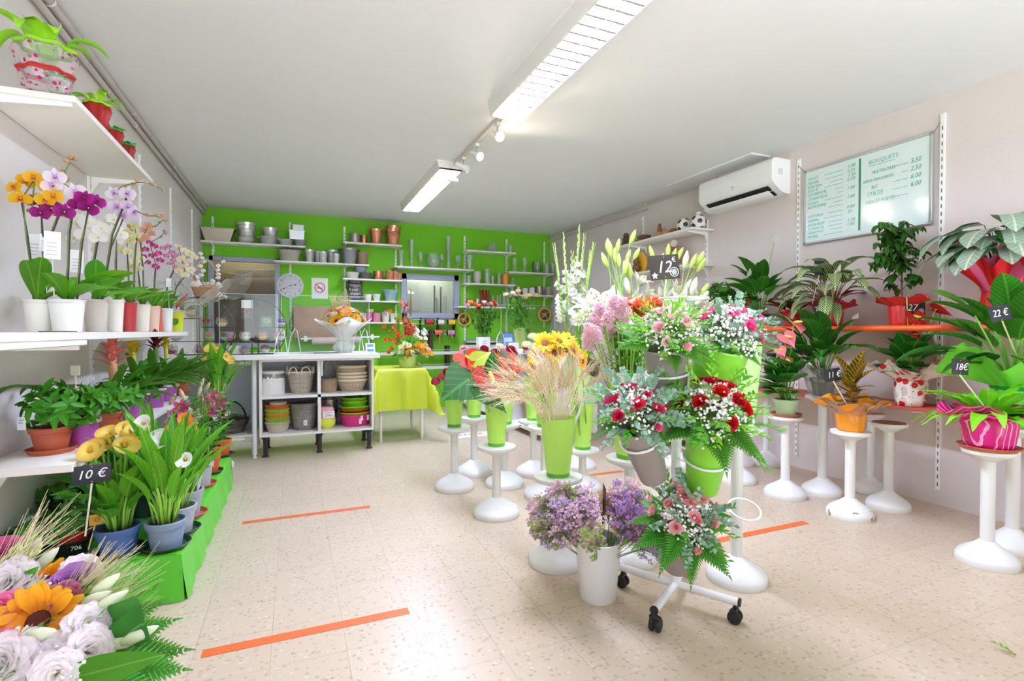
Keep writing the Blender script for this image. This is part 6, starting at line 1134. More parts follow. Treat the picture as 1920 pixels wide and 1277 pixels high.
MB().lathe([(.001, -.0002), (.066, 0), (.075, .03), (.09, .055), (.093, .062), (.09, .064), (.088, .06), (.07, .03), (.062, .003), (.001, .003)], 32, rib=(8, .02)).obj('tray_body', [mat('#1d1d22', .3)], t); t.location = onB(132, 1036)+V((0, 0, -.0004)); d = CAM(t.location); d.z = 0
text('706', .024, mat('#d9d9d9', .6), t, plane_M(d.normalized()*.0935+V((.0, 0, .036)), V((0, 0, 1)).cross(d), (0, 0, 1))@TR(.0, 0, 0))
for px, py, lb in ((72, 992, 'ochre plant label clipped to the peperomia by the wall'), (182, 974, 'small ochre plant label on a stick beside the blue pot')):
    q = at(px, py, d=depth(onB(px, 1040))-.02); t = thing('plant_label', lb, 'plant label', q, 'ochre plant labels'); Mx = plane_M((0, 0, 0), V((0, 0, 1)).cross(CAM(q)), (0, 0, 1)); w = .045 if px < 100 else .025; MB().box((-w, -.022, -.001), (w, .022, .001)).obj('card', [mat('#d9a233', .5)], t).matrix_local = Mx; MB().lathe([(.009, .001), (.009, .0016), (.006, .0016), (.006, .001)], 14).obj('motif', [mat('#8a6420', .6)], t).matrix_local = Mx
    MB().tube([(0, .004, .012), (-.03 if px > 100 else 0, 0, -.12)], .003, 5).obj('stake', [mat('#e0cfa8', .6)], t)
q = at(172, 889, x=-.70); tagcard('slate price card chalked 10 euro standing by the blue calla pot', q, (.3, -1, .12), '10 €', .115, .068, at(160, 1005, d=depth(q)+.06), '#25262f', .045, logo=False, tx=-.045)
q = at(391, 788, d=depth(onB(390, 880))-.1); tagcard('slate price card chalked 12 euro above the bench lilies', q, (.1, -1, .15), '12 €', .135, .085, at(389, 862, d=depth(q)), '#34332f', .055, roll=.2, tx=-.05)
tag(MB().box((-.005, -.005, 0), (.005, .005, .24)).obj('plant_stake', [WHT], None, onB(362, 968)), 'white plant stake by the terracotta saucer', 'stake').rotation_euler = (.1, .18, 0)
# ---------------------------------------------------------------- the big bouquet at the camera's feet
D0 = 1.06; O = V((at(60, 1300, d=D0).x, at(60, 1300, d=D0).y, .30))
vt = thing('bouquet_vase', 'glass vase holding the big mixed bouquet near the bench', 'vase', (O.x, O.y, 0)); MB().lathe([(.001, .06), (.085, .06), (.095, .4), (.09, .4), (.08, .07), (.001, .07)], 28).obj('body', [mat('#c9d9c2', .2)], vt); MB().lathe([(.001, 0), (.15, 0), (.15, .055), (.001, .06)], 28).obj('foot_block', [WHT], vt)
t = thing('mixed_bouquet', 'big mixed bouquet with sunflowers and white lisianthus near the bench corner', 'bouquet', O)
def bq(nm, me, px, py, d, face, sc=1., roll=0.): 
    p = at(px, py, d=d)-O; put(nm, me, t, orient(p, face, roll, sc)); return p
SUN = FL('daisy', ((0, '#ee8d10'), (.5, '#f9b01e'), (1, '#fdc232')), '#5c1f14', s=.058, k=20, w=.40, disc=.34, shape='petal')
LIS = FL('ruffle', ((0, '#eef0d0'), (.6, '#fbf8f6'), (.9, '#f8eef2'), (1, '#e6c4da')), s=.05, k=38); UP = V((.25, -.55, .8))
bq('sunflower', SUN, 72, 1166, 1.0, (.1, -.75, .65), 1.05, .3); bq('sunflower', SUN, 84, 1092, 1.12, (-.1, -.35, 1), .8, 1.)
for px, py, d, f, s in ((18, 1098, 1.05, (-.2, -.7, .7), 1.05), (158, 1178, 1.0, (.6, -.6, .5), .85), (160, 1222, .97, (.6, -.65, .3), .95), (62, 1238, .94, (.1, -.9, .5), 1.), (15, 1240, .92, (-.2, -.9, .4), 1.), (150, 1070, 1.13, (.3, -.4, .9), .75), (105, 1262, .92, (.2, -.9, .3), .8)): bq('lisianthus', LIS, px, py, d, f, s, px)
for px, py, d, s, c in ((18, 1050, 1.13, 1.6, '#d36a9e'), (2, 1162, 1.0, 1.7, '#ee8ab4'), (-4, 1232, .95, 1.5, '#f09ac0'), (132, 1100, 1.08, 1.3, '#c489cc'), (150, 1088, 1.1, 1.2, '#c58fd2'), (124, 1132, 1.05, 1.3, '#d88aa0'), (132, 1145, 1.04, 1.1, '#c87a96')): bq('rose' if px < 30 else 'freesia', FL('rose', c, open_=.6), px, py, d, (.1, -.5, .8), s, px)
BUD = FL('bud', ((0, '#b4cc7a'), (.6, '#e9eed0'), (1, '#f1f1dc')), s=.062)
for px, py, d, f in ((42, 1062, 1.12, (.35, -.1, .6)), (58, 1075, 1.1, (.5, -.1, .5)), (30, 1110, 1.06, (.5, -.2, .6)), (165, 1122, 1.06, (.7, -.1, .55)), (140, 1140, 1.04, (.8, -.2, .35)), (172, 1148, 1.03, (.75, -.1, .42)), (190, 1212, 1.0, (.9, -.2, .1)), (222, 1208, 1.0, (.8, -.1, .3)), (128, 1180, 1.0, (.7, -.5, .1)), (38, 1196, .95, (.8, -.4, .2))): bq('lily_bud', BUD, px, py, d, f, 1.)
for px, py, d in ((62, 1104, 1.08), (88, 1118, 1.06), (100, 1240, .95), (115, 1250, .94), (28, 1205, .96)): bq('small_white_flowers', FL('daisy', '#f6f5ee', '#d8d89a', s=.03, k=9, w=.2), px, py, d, (.2, -.5, .8), 1., px); bq('gypsophila', FL('gyp', '#eef0dc', s=.07, k=20), px+10, py+18, d, (.3, -.6, .6), .8)
WF = FL('wheat', '#e0d4ae', '#c4cf8a', L=.30, lean=.05, awn=.11)
for i in range(24):
    f = i/24; px, py = (130+R.uniform(-30, 30), 1150+R.uniform(-20, 20)) if i < 12 else ((150+R.uniform(-20, 20), 1225+R.uniform(-15, 10)) if i < 20 else (R.uniform(-10, 20), 1080)); d = (V((.85, .25, .62+R.uniform(-.2, .25))) if i < 12 else (V((1, .15, .28+R.uniform(-.1, .12))) if i < 20 else V((.5, .6, .5+R.uniform(-.2, .2)))))
    p = at(px, py, d=1.06)-O; put('wheat_ear', WF, t, orient(p-d.normalized()*.23, d, R.random()*6, R.uniform(.85, 1.05)))
LASP = leafm('#2f7a34', '#6fae6a', 'side', 1.2, 30, .35, edge=None, vary=.04)
b = MB(); P = []; uv = []; fs = []
for i in range(15):
    f = i/14; a = PI*min(1, max(0, (f-.35)/.3)); q0, q1 = at(165, 1150, d=1.05)-O, at(252, 1118, d=1.0)-O; q2 = at(170, 1205, d=1.0)-O
    c = q0.lerp(q1, f/.35) if f < .35 else (q1+V((.012*math.sin(a), -.012*math.sin(a), -.05*(1-math.cos(a))*.2)) if f < .65 else (q1+V((0, 0, -.02))).lerp(q2, (f-.65)/.35))
    for j in range(5): P.append(c+V((0, -.02*(j-2)/2*0, -.075*(j/4)))+V((.004*j, 0, 0))); uv.append((j/4, f))
for i in range(14):
    for j in range(4): q = i*5+j; fs.append((q, q+1, q+6, q+5))
b.add(P, fs, uv).obj('folded_leaf', [LASP], t)
for px, py, d, f, s in ((165, 1215, 1.02, (1, .1, .15), 1.), (180, 1235, 1.0, (1, -.1, -.05), 1.05), (185, 1255, .97, (1, -.2, -.12), 1.), (150, 1262, .95, (.9, -.3, -.3), 1.), (170, 1190, 1.05, (1, .3, .3), .9)): p = at(px, py, d=d)-O; put('fern_frond', FL('fern', '#2f8030', L=.16, W=.12, droop=.2), t, aim(p, f, R.uniform(-.2, .2), s*.9, (0, -.8, 1)))
for px, py, d, f, L in ((120, 1275, .92, (1, -.1, .1), 1.), (20, 1180, 1.0, (.9, -.5, .2), .6), (0, 1130, 1.05, (.6, -.4, .7), .7), (90, 1265, .93, (.5, -.6, -.1), .5)): p = at(px, py, d=d)-O; put('leaf', LF(.15, .055, 'ovate', leafm('#3f8a2c', '#79b048', 'mid'), .4, .15, 8, 0, 0, 2), t, aim(p, f, .3, L, (0, -.9, .8)))
for i in range(26): a = R.random()*6.28; put('leafy_sprig', FL('ruscus', '#4f9436', L=.2, k=11), t, aim(V((R.gauss(0, .05), R.gauss(0, .05), .16)), (math.cos(a), math.sin(a)*.8, R.uniform(.1, .8)), 0, .9))
MB().lathe([(.03, -.2), (.035, .0), (.03, .1), (.07, .2)], 14, rib=(7, .1)).obj('stem_bundle', [mat('#5f8a3c', .6)], t)
# pedestal with yellow calla beyond the bench
# ================================================================ flower stands
PWH = mat('#e6e5e1', .3, spec=.5); PCH = None
def worn():
    t = NT('chipped_white_paint'); o = t.co(); x = t.n('ShaderNodeSeparateXYZ'); t.l(o, x.inputs[0]); n = t.noise(14, o, 2)
    f = t.math('MULTIPLY', t.math('GREATER_THAN', n, .60), t.math('LESS_THAN', x.outputs[2], .055)); b = t.bsdf(t.mix(f, lin('#efede8'), lin('#9a8f80')), .4); return t.done(b)
PEDS = {}
def ped(key, px, yb, yp, label, R_=.145, rp=.12, rc=.027, m=None, top=None):
    R_, rp, rc = R_*cs(px), rp*cs(px), rc*cs(px)**.5
    q = at(px, yb, z=0); fd = V((q.x, q.y, 0)).normalized(); c = V((q.x, q.y, 0))+fd*R_; D = depth(c); z = at(px, yp, d=D).z
    t = thing('pedestal', label, 'pedestal', (c.x, c.y, 0), 'white flower pedestals'); m = m or PWH; k = R_/.145
    MB().lathe([(.001, 0), (R_*.985, 0), (R_, .006), (R_, .03), (R_*.97, .036), (R_*.9, .05), (R_*.62, .075), (R_*.55, .079), (R_*.36, .098), (rc*1.08, .112), (rc*.5, .112)], 44).obj('base', [m], t)
    MB().lathe([(rc, .105), (rc, z-.055)], 24).obj('column', [m], t)
    MB().lathe([(rc*.9, z-.06), (rc*1.25, z-.056), (rp*.75, z-.03), (rp*.97, z-.02), (rp, z-.012), (rp*.985, z-.001), (rp*.93, z), (.001, z)], 40).obj('plate', [m], t)
    if top: MB().lathe([(.001, z), (rp*.9, z), (rp*.9, z+.002), (.001, z+.002)], 36).obj('plate_inlay', [mat(top, .6)], t)
    PEDS[key] = (V((c.x, c.y, z+.0006)), D); return t
for a in (('A', 852, 927, 800, 'white pedestal of the vase with the big anthurium leaf'), ('A2', 889, 897, 782, 'white pedestal of the rear vase beside the yellow table'), ('B', 931, 981, 836, 'white pedestal standing nearest the floor tape, under the tall anthurium vase'), ('B2', 946, 921, 795, 'white pedestal just behind the tall anthurium vase'), ('C', 1000, 898, 788, 'white pedestal with a vase behind the wheat bunch'), ('C2', 1021, 943, 800, 'white pedestal hidden between the wheat vase and its neighbour'), ('D', 1046, 1080, 893, 'white pedestal under the wheat vase behind the white bucket'), ('W', 1092, 927, 842, 'white pedestal of the green vase behind the taupe bucket'), ('E', 1180, 1072, 858, 'white pedestal of the biggest rimmed green vase'), ('X', 1085, 885, 760, 'tall white pedestal of the gladiolus vase'),
    ('F', 1380, 1111, 800, 'white pedestal in front carrying the tall pale green vase by the red rose bouquet'), ('U', 1228, 855, 770, 'white pedestal behind the trolley near the drawer cabinet'), ('Vv', 1272, 880, 760, 'white pedestal of the lily vase behind the trolley'), ('M', 1384, 911, 745, 'white pedestal directly behind the front one'), ('N', 1384, 877, 740, 'white pedestal second behind the front one'), ('L', 1436, 876, 720, 'tall white pedestal near the wall crack')): ped(*a, R_=.142 if a[0] != 'D' else .145)
ped('G', 1472, 940, 780, 'white pedestal carrying the pink anthurium in the mint pot', .15, .128, .031); ped('H', 1541, 934, 742, 'white pedestal carrying the peace lily', .148, .13, .031); ped('I', 1593, 979, 808, 'chipped white pedestal carrying the orange wrapped croton', .15, .13, .031, worn())
ped('J', 1632, 929, 775, 'white pedestal against the wall behind the empty one', .12, .1, .028); ped('K', 1665, 962, 793, 'empty white pedestal with a reddish brown top', .15, .125, .031, None, '#8d5a48'); ped('O', 1850, 1071, 843, 'white pedestal carrying the bright fern in pink wrap', .165, .143, .033); ped('P', 1897, 1043, 800, 'white pedestal carrying the peace lily in green wrap', .165, .14, .034)
q = ped('Y', 408, 884, 774, 'white pedestal behind the end of the green bench', .14, .115, .027)
GV = NT('lime_plastic'); GVm = GV.done(GV.bsdf(lin('#b6e860'), .32)); GVd = mat('#5fb028', .35); PGV = mat('#c4f09c', .35)
def fvase(key, label, h=.34, r=.082, m=None, foot=True, rb=None, off=(0, 0)):
    p, D = PEDS[key]; t = thing('flower_vase', label, 'vase', p+V((off[0], off[1], 0)), 'green vases on pedestals'); rb = rb or r*.64
    MB().lathe([(rb+(r-rb)*.06, .02), (r-.001, h-.004), (r, h), (r-.004, h), (rb+(r-rb)*.3, .1), (rb-.004, .022), (.001, .022)], 32).obj('body', [m or GVm], t)
    MB().lathe([(.001, 0), (rb*.98, 0), (rb, .003), (rb+(r-rb)*.06, .021)], 32).obj('foot_rim', [GVd if m is None else m], t)
    return p+V((off[0], off[1], 0)), h, D
vA = fvase('A', 'lime vase holding the largest anthurium leaf', .335, .075); vA2 = fvase('A2', 'lime vase behind the largest anthurium leaf', .34, .078); vB = fvase('B', 'tall lime vase nearest the floor tape', .34, .08); vB2 = fvase('B2', 'lime vase half hidden behind the tall anthurium vase', .34, .08)
vC = fvase('C', 'lime vase in the back row beside the striped basket', .34, .08); vC2 = fvase('C2', 'lime vase directly behind the wheat', .34, .08); vD = fvase('D', 'lime vase holding the wheat', .285, .088); vW = fvase('W', 'lime vase with sunflowers beside the wheat', .34, .085)
vX = fvase('X', 'large pale vase of gladioli at the back', .36, .12, mat('#c9e08f', .35)); vV = fvase('Vv', 'lime vase holding the white lilies', .36, .1); vF = fvase('F', 'tall pale green vase on the front pedestal', .40, .105, PGV, rb=.07); vE = fvase('E', 'largest lime vase with a white rim, full of pink bells', .42, .115, rb=.065)
p, h, D = vE; tag(MB().lathe([(.1165, h-.045), (.119, h-.043), (.1195, h+.003), (.114, h+.004), (.113, h-.02)], 36).obj('collar', [mat('#efeee8', .4)], None, p), 'white cardboard collar around the largest lime vase', 'collar')
# anthuriums, carnations
AL = leafm('#0f4a18', '#4f8a40', 'side', 6, 6, rough=.4, tl=.12, vary=.05); AL2 = leafm('#12441c', '#4a7a40', 'side', 6, 6, rough=.4, tl=.12, vary=.05)
RED = ('#cf2f28', '#e0584a'); RSP = dict(L=.12, W=.125)
def anth(v, label, px, py, c, c2, face, roll=0., sc=1., dd=0., L=.115, W=.12, grp='cut anthuriums'):
    p, h, D = v; b = at(px, py, d=D+dd); return cut('cut_anthurium', label, 'anthurium', grp, p+V((R.uniform(-.02, .02), R.uniform(-.02, .02), .03)), b, FL('spathe', c, c2, L=L, W=W), sc, face, (.0038, '#9a6a3a'), roll, .02, 'spathe')
def aleaf(v, label, px, py, d, L, W, roll, m, up=(0, -.6, 1), cup=.15, droop=.35):
    p, h, D = v; b = at(px, py, d=D-.1); t = thing('cut_leaf', label, 'leaf', p+V((0, 0, .03))); stalk(t, (0, 0, 0), b-t.location, .004, '#8ab04a', sag=.02); put('leaf_blade', HT(L, W, m, cup, droop), t, aim(b-t.location, d, roll, 1, up)); return t
aleaf(vA, 'largest glossy green heart-shaped leaf over the lime vases', 878, 712, (-.95, -.3, -.5), .35, .34, .1, AL, (-.1, -.9, .5), .1, .2)
aleaf(vB, 'dark green heart-shaped leaf hanging over the tall lime vase', 904, 730, (.8, -.35, -.6), .28, .2, 0, AL2, (.1, -.8, .6), .15, .4)
aleaf(vB, 'upright green leaf between the red anthuriums', 922, 690, (.1, -.1, 1), .15, .1, 0, AL, (0, -1, .2)); aleaf(vA, 'pale yellow green young leaf among the anthuriums', 893, 676, (.55, -.3, .4), .16, .13, 0, leafm('#a9c85a', '#dfe9a8', 'mid', vary=.03), (0, -.9, .4))
anth(vA, 'bright red anthurium rising behind the largest leaf', 874, 668, '#d92a1e', '#e8604a', (-.3, -.7, .7), .4, 1.7); anth(vA, 'yellow green anthurium in front of the bright red one', 879, 682, '#d6dc70', '#c04a3a', (-.4, -.8, .4), .8, 1.6); anth(vB, 'large veined dusty red anthurium facing the door', 918, 698, '#c2453c', '#e08a7c', (-.05, -1, .15), .15, 1.9, -.1); anth(vB, 'second dusty red anthurium overlapped by wheat', 946, 690, '#c8483c', '#e08a7c', (.2, -.85, .4), -.5, 1.7); anth(vB, 'orange red anthurium folded upward beside the leaf', 935, 672, '#d2502e', '#e8825a', (.4, -.6, .7), -.8, 1.0); anth(vA, 'orange red anthurium under the largest leaf', 884, 708, '#e0401e', '#ea6a3a', (-.1, -.9, .2), .0, 1.0); anth(vB, 'pointed red anthurium at the edge of the wheat', 968, 678, '#c93a30', '#e0705c', (.5, -.6, .6), -.9, 1.3)
CR = FL('dome', '#b01226', '#8a2a2a', s=.036, k=80, fl=.017); CP = FL('dome', '#e090b4', '#b06a7a', s=.036, k=80, fl=.017); CRS = FL('dome', '#d8486a', '#a83a4a', s=.036, k=80, fl=.017)
for v, px, py, me, s, lb in ((vA2, 908, 655, CR, .85, 'dark red carnation, highest above the anthuriums'), (vA2, 928, 660, CR, .8, 'dark red carnation behind the upright leaf'), (vA2, 946, 658, CP, .8, 'pink carnation among the dark red ones'), (vB2, 958, 656, CR, .85, 'dark red carnation beside the pink one'), (vB2, 962, 664, CR, .8, 'dark red carnation over the wheat tips'), (vA, 817, 716, CRS, .8, 'pink red carnation drooping beside the yellow table'), (vA, 829, 708, CRS, .8, 'second drooping pink red carnation near the yellow table'), (vA, 838, 697, CR, .7, 'small dark red carnation beside the largest leaf'), (vA2, 870, 655, FL('ruffle', '#f0b4b0', s=.04), 1., 'pale pink carnation at the back of the anthuriums'), (vC, 985, 655, CRS, .6, 'small pink red carnation behind the sunflowers'), (vB2, 938, 650, FL('ruffle', '#f3ecc0', s=.035), 1., 'cream carnation near the white wire foot')):
    p, h, D = v; cut('cut_carnation', lb, 'carnation', 'cut carnations', p+V((R.uniform(-.03, .03), R.uniform(-.03, .03), .03)), at(px, py, d=D), me, s, (R.uniform(-.3, .3), -.4, .9), (.003, '#7a9a4a'), 0, .02)
for i in range(14): p, h, D = vB2; t = thing('bare_twig', 'long yellow green bare twig in the lime vase behind the anthuriums', 'twig', p+V((R.uniform(-.03, .03), R.uniform(-.03, .03), .03)), 'yellow green twigs'); stalk(t, (0, 0, 0), (R.uniform(-.1, .1), R.uniform(-.05, .05), R.uniform(.42, .52)), .004, R.choice(['#b9c83a', '#d0a83a', '#9ab83a']))
# wheat
p, h, D = vD
WH = [FL('wheat', '#e8dab8', '#dcc79c', L=(.42 if l < .2 else .5), lean=l, awn=.12) for l in (.1, .34, .58)]
for i in range(64):
    bent = i < 34; t = put('wheat_stalk', WH[2 if bent and i % 3 else (1 if bent else i % 2)], None, MX.Translation(p+V((-.02 if bent else .02, 0, .1))+V((R.uniform(-.035, .035), R.uniform(-.03, .03), R.uniform(0, .05))))@RZ((PI/2+R.gauss(.3, .5)) if bent else R.random()*6.28)@RX(R.uniform(-.25, -.03) if bent else R.uniform(-.16, .1))@MX.Scale(R.uniform(.85, 1.08), 4))
    tag(t, 'dry wheat stalk bending over towards the anthuriums' if bent else 'dry wheat stalk standing upright in the wheat vase', 'wheat', 'bent wheat stalks' if bent else 'upright wheat stalks')
q = at(1112, 690, d=D+.12); tagcard('brown slate card half hidden in the wheat', q, (.5, -1, .1), '', .12, .085, p+V((.04, .05, .2)), '#3f322a', .05, roll=-.35, tx=.0)
tag(MB().tube([p+V((.03, -.03, .15)), at(1100, 735, d=D-.02)], .006, 6).obj('white_stake', [mat('#e4e6ee', .4)]), 'white plastic stake leaning in the wheat vase', 'stake')
# sunflowers, yarrow
SF = FL('daisy', ((0, '#f6b414'), (.4, '#fbd02e'), (1, '#fde050')), '#7a4a20', s=.062, k=17, w=.34); SFd = FL('daisy', ((0, '#f4a010'), (1, '#fbc62a')), '#6a1a1a', s=.055, k=15, w=.38)
for v, px, py, me, s, f, lb in ((vC2, 1022, 644, SF, 1., (-.3, -.75, .6), 'sunflower at the top of the bunch turned upward'), (vC2, 1048, 640, SF, 1., (.1, -.7, .7), 'uppermost sunflower beside the gladiolus leaves'), (vC2, 1010, 668, SF, .9, (-.6, -.75, .35), 'sunflower turned towards the anthuriums'), (vC2, 1040, 662, SF, 1., (0, -.85, .5), 'sunflower in the middle of the bunch'), (vW, 1061, 657, SFd, .75, (-.1, -1, .2), 'small sunflower with a dark red centre'), (vW, 1076, 660, SF, 1., (.3, -.75, .55), 'sunflower with fine pointed petals next to the dark centred one'), (vW, 1090, 676, SFd, 1.15, (.4, -.8, .4), 'orange sunflower over the brown slate card'), (vC2, 1030, 692, SF, .85, (-.2, -1, -.1), 'drooping sunflower above the wheat'), (vW, 1065, 636, SF, .8, (.2, -.6, .75), 'small sunflower behind the uppermost one'), (vC2, 1000, 690, SF, .7, (-.5, -.8, .1), 'lowest sunflower half behind the wheat')):
    p, h, D = v; cut('cut_sunflower', lb, 'sunflower', 'cut sunflowers', p+V((R.uniform(-.03, .03), R.uniform(-.03, .03), .03)), at(px, py, d=D-.25), me, s*1.12, f, (.005, '#7fa84a'), R.random()*6, .02)
YW = FL('dome', '#f2f2c8', '#c9d08a', s=.05, k=80, fl=.012)
for px, py, s, lb in ((1000, 633, .9, 'flat cream yarrow head above the sunflowers'), (988, 648, .9, 'flat cream yarrow head beside the pinkish one'), (1006, 648, .8, 'small cream yarrow head next to the sunflowers')): p, h, D = vC; cut('cut_yarrow', lb, 'yarrow', 'cut yarrow', p+V((0, 0, .03)), at(px, py, d=D), YW, s, (0, -.3, 1), (.003, '#8aa86a'))
for px, py, lb in ((990, 662, 'mauve yarrow head at the edge of the wheat'), (1004, 675, 'dusty mauve yarrow head under the cream ones')): p, h, D = vC; cut('cut_yarrow', lb, 'yarrow', 'cut yarrow', p+V((.01, 0, .03)), at(px, py, d=D), FL('dome', '#c9a0b4', '#8a7a6a', s=.05, k=80, fl=.012), .8, (0, -.3, 1), (.003, '#8aa86a'))
# gladioli
p, h, D = vX
GL = [FL('glad', '#f7f5ee', '#cfe08a', seed=s, L=.72, k=k, kb=10) for s, k in ((5, 9), (6, 10), (7, 4))]; GB = FL('glad', '#f7f5ee', '#b9d86a', seed=9, L=.7, k=0, kb=16)
for i, (fx, fy, tx, ty, me) in enumerate(((1062, 640, 1040, 455, 0), (1066, 640, 1057, 435, 1), (1075, 640, 1086, 420, 1), (1080, 640, 1095, 436, 0), (1085, 640, 1113, 450, 3), (1090, 640, 1107, 466, 3), (1070, 640, 1072, 470, 2), (1082, 640, 1078, 480, 1))):
    a, b = p+V((R.uniform(-.05, .05), R.uniform(-.04, .04), .03)), at(tx, ty, d=D+R.uniform(-.06, .06)); base = at(fx, fy, d=D); L = (b-base).length; d = (b-base).normalized(); s0 = b-d*.72*max(.85, min(1.1, L/.72))
    t = thing('cut_gladiolus', 'white gladiolus spike '+('leaning out towards the green wall', 'with open florets beside the leaning one', 'tallest of the gladioli', 'with many open florets next to the tallest', 'still green and closed next to the lily buds', 'green closed and shorter, among the lilies', 'with few florets low in the bunch', 'full of florets in the middle of the bunch')[i], 'gladiolus', a, 'cut gladioli'); stalk(t, (0, 0, 0), s0-a+d*.02, .006, '#8fbf4a'); put('flower_spike', GB if me == 3 else GL[me], t, orient(s0-a, d, R.uniform(-.5, .5)+PI, max(.85, min(1.1, L/.72))))
    for k in range(3): put('leaf', LF(.5, .03, 'strap', leafm('#7cb83c', '#a8d86a', 'mid'), .2, .3, 8), t, aim((0, 0, .1), d+V((R.uniform(-.15, .15), R.uniform(-.1, .1), 0)), R.uniform(-1, 1)))
for px, py, lb in ((1086, 600, 'white shaggy dahlia beside the gladioli'), (1100, 590, 'second white shaggy dahlia'), (1112, 575, 'white dahlia nearest the lilies')): cut('cut_dahlia', lb, 'dahlia', 'cut dahlias', p+V((R.uniform(-.05, .05), 0, .03)), at(px, py, d=D-.2), FL('daisy', ((0, '#dbe6a0'), (1, '#f7f5e8')), '#e9efc0', s=.07, k=22, layers=4, w=.22, disc=.15), 1., (-.2, -.8, .6), (.004, '#7fae3e'))
# lilies
LI = FL('lily', ((0, '#c4d884'), (.3, '#f2f0da'), (1, '#f6f3e6')), '#b86a2a', s=.095, wave=.02, curl=1.1); LB = FL('bud', ((0, '#a9cf4a'), (.5, '#cfe27a'), (1, '#dfe9a4')), s=.105); LBw = FL('bud', ((0, '#c9dd8a'), (.5, '#f0f0d8'), (1, '#f5f3e8')), s=.12)
LLG = LF(.15, .03, 'lance', leafm('#7cc03a', '#a8d86a', 'mid', vary=.1), .5, .15)
def lily(v, label, base, parts, dd=0.):
    p, h, D = v; D += dd; a = p+V((R.uniform(-.06, .06), R.uniform(-.04, .04), .03)); hub = at(base[0], base[1], d=D); t = thing('cut_lily', label, 'lily', a, 'cut white lilies'); stalk(t, (0, 0, 0), hub-a, .0055, '#8ec23e')
    for kd, px, py in parts:
        b = at(px, py, d=D+R.uniform(-.06, .06)); d = (b-hub).normalized(); q = b-d*(.1 if kd != 'o' else .02); stalk(t, hub-a, q-a, .0032, '#9acb4a'); f = d+V((R.uniform(-.1, .1), -.15, 0)) if kd != 'o' else (d+V((0, -.9, .1)))
        put('flower' if kd == 'o' else 'bud', {'o': LI, 'b': LB, 'w': LBw}[kd], t, orient(q-a, f, R.random()*6, R.uniform(.9, 1.1)*(1.2 if kd == 'o' else 1)))
    for k in range(9): z = .4+.6*k/9; put('leaf', LLG, t, aim((hub-a)*z, (math.cos(k*2.4), math.sin(k*2.4)*.7-.2, .5), R.uniform(-.4, .4), R.uniform(.7, 1.2)))
lily(vV, 'white lily with a fan of green buds nearest the gladioli', (1165, 560), [('b', 1140, 460), ('b', 1150, 470), ('b', 1160, 478), ('b', 1130, 480), ('b', 1172, 490), ('o', 1150, 575), ('o', 1185, 560)], -.3)
lily(vV, 'white lily with red brown stamens showing', (1190, 580), [('b', 1168, 492), ('o', 1195, 530), ('w', 1172, 530), ('b', 1180, 500), ('o', 1212, 550), ('o', 1222, 575)], -.3)
lily(vV, 'white lily with tall green buds behind the slate card', (1250, 550), [('b', 1218, 465), ('b', 1252, 460), ('b', 1262, 470), ('b', 1275, 468), ('b', 1240, 480), ('o', 1262, 545), ('o', 1240, 560)], -.3)
lily(vV, 'white lily with big half open buds beside the slate card', (1275, 560), [('w', 1285, 480), ('b', 1302, 480), ('b', 1315, 478), ('w', 1290, 530), ('b', 1318, 490), ('o', 1272, 565), ('o', 1295, 575)], -.35)
lily(vV, 'white lily opening sideways above the pink rose bouquet', (1290, 590), [('w', 1300, 530), ('o', 1306, 560), ('b', 1322, 535), ('w', 1318, 552), ('o', 1320, 580)], -.45)
lily(vE, 'large open white lily low over the pink bell flowers', (1140, 610), [('o', 1125, 575), ('o', 1108, 580), ('w', 1145, 550), ('o', 1160, 590), ('w', 1120, 590)], .1)
lily(vX, 'white lily with slender closed buds beside the gladiolus leaves', (1150, 580), [('b', 1186, 436), ('b', 1180, 470), ('b', 1195, 466), ('b', 1137, 450), ('b', 1158, 452)], -.2)
# pink bells, orange blooms
p, h, D = vE
for i, (px, py) in enumerate(((1128, 585), (1142, 578), (1158, 582), (1120, 605), (1135, 602), (1110, 625), (1150, 600), (1122, 630), (1106, 640), (1165, 598), (1145, 622))):
    f = V((-.5 if px < 1130 else -.1, -.5, .6)); cut('cut_bell_flower', 'pink bell flower spike in the largest lime vase', 'flower', 'pink bell flowers', p+V((R.uniform(-.06, .06), R.uniform(-.06, .06), .03)), at(px, py+12, d=D+R.uniform(-.12, .08)), FL('spire', ((0, '#f2c4d0'), (1, '#f8dce4')), L=.10, k=34, s=.022), .95, f, (.0045, '#8fae4a'), R.random()*6, .01)
for i, (px, py) in enumerate(((1150, 578), (1168, 574), (1185, 572), (1200, 575), (1216, 572), (1232, 570), (1178, 585), (1195, 588), (1210, 584))): cut('cut_zinnia', 'orange spiky bloom behind the pale rose bouquet', 'flower', 'orange blooms', p+V((R.uniform(-.06, .06), R.uniform(-.04, .06), .03)), at(px, py, d=D+R.uniform(.0, .15)), FL('daisy', ((0, '#d8501a'), (1, '#f07a3a')), '#c8501a', s=.045, k=20, layers=3, w=.2, disc=.2), 1.1, (R.uniform(-.2, .2), -.6, .8), (.004, '#7fae3e'))
for i in range(16): t = thing('cut_greenery', 'green leafy spray standing in the largest lime vase', 'greenery', p+V((R.uniform(-.07, .07), R.uniform(-.07, .07), .05)), 'leafy sprays in the largest lime vase'); stalk(t, (0, 0, 0), (R.uniform(-.06, .06), R.uniform(-.06, .06), .52), .005, '#8fae3c'); [put('leaf', LF(.12, .028, 'lance', leafm('#4f9a34', '#8cc452', 'mid'), .5), t, TR(0, 0, .36+.05*k)@RZ(k*2.4+i)@RX(.8)) for k in range(4)]
q = at(1137, 676, d=depth(p)-.1)
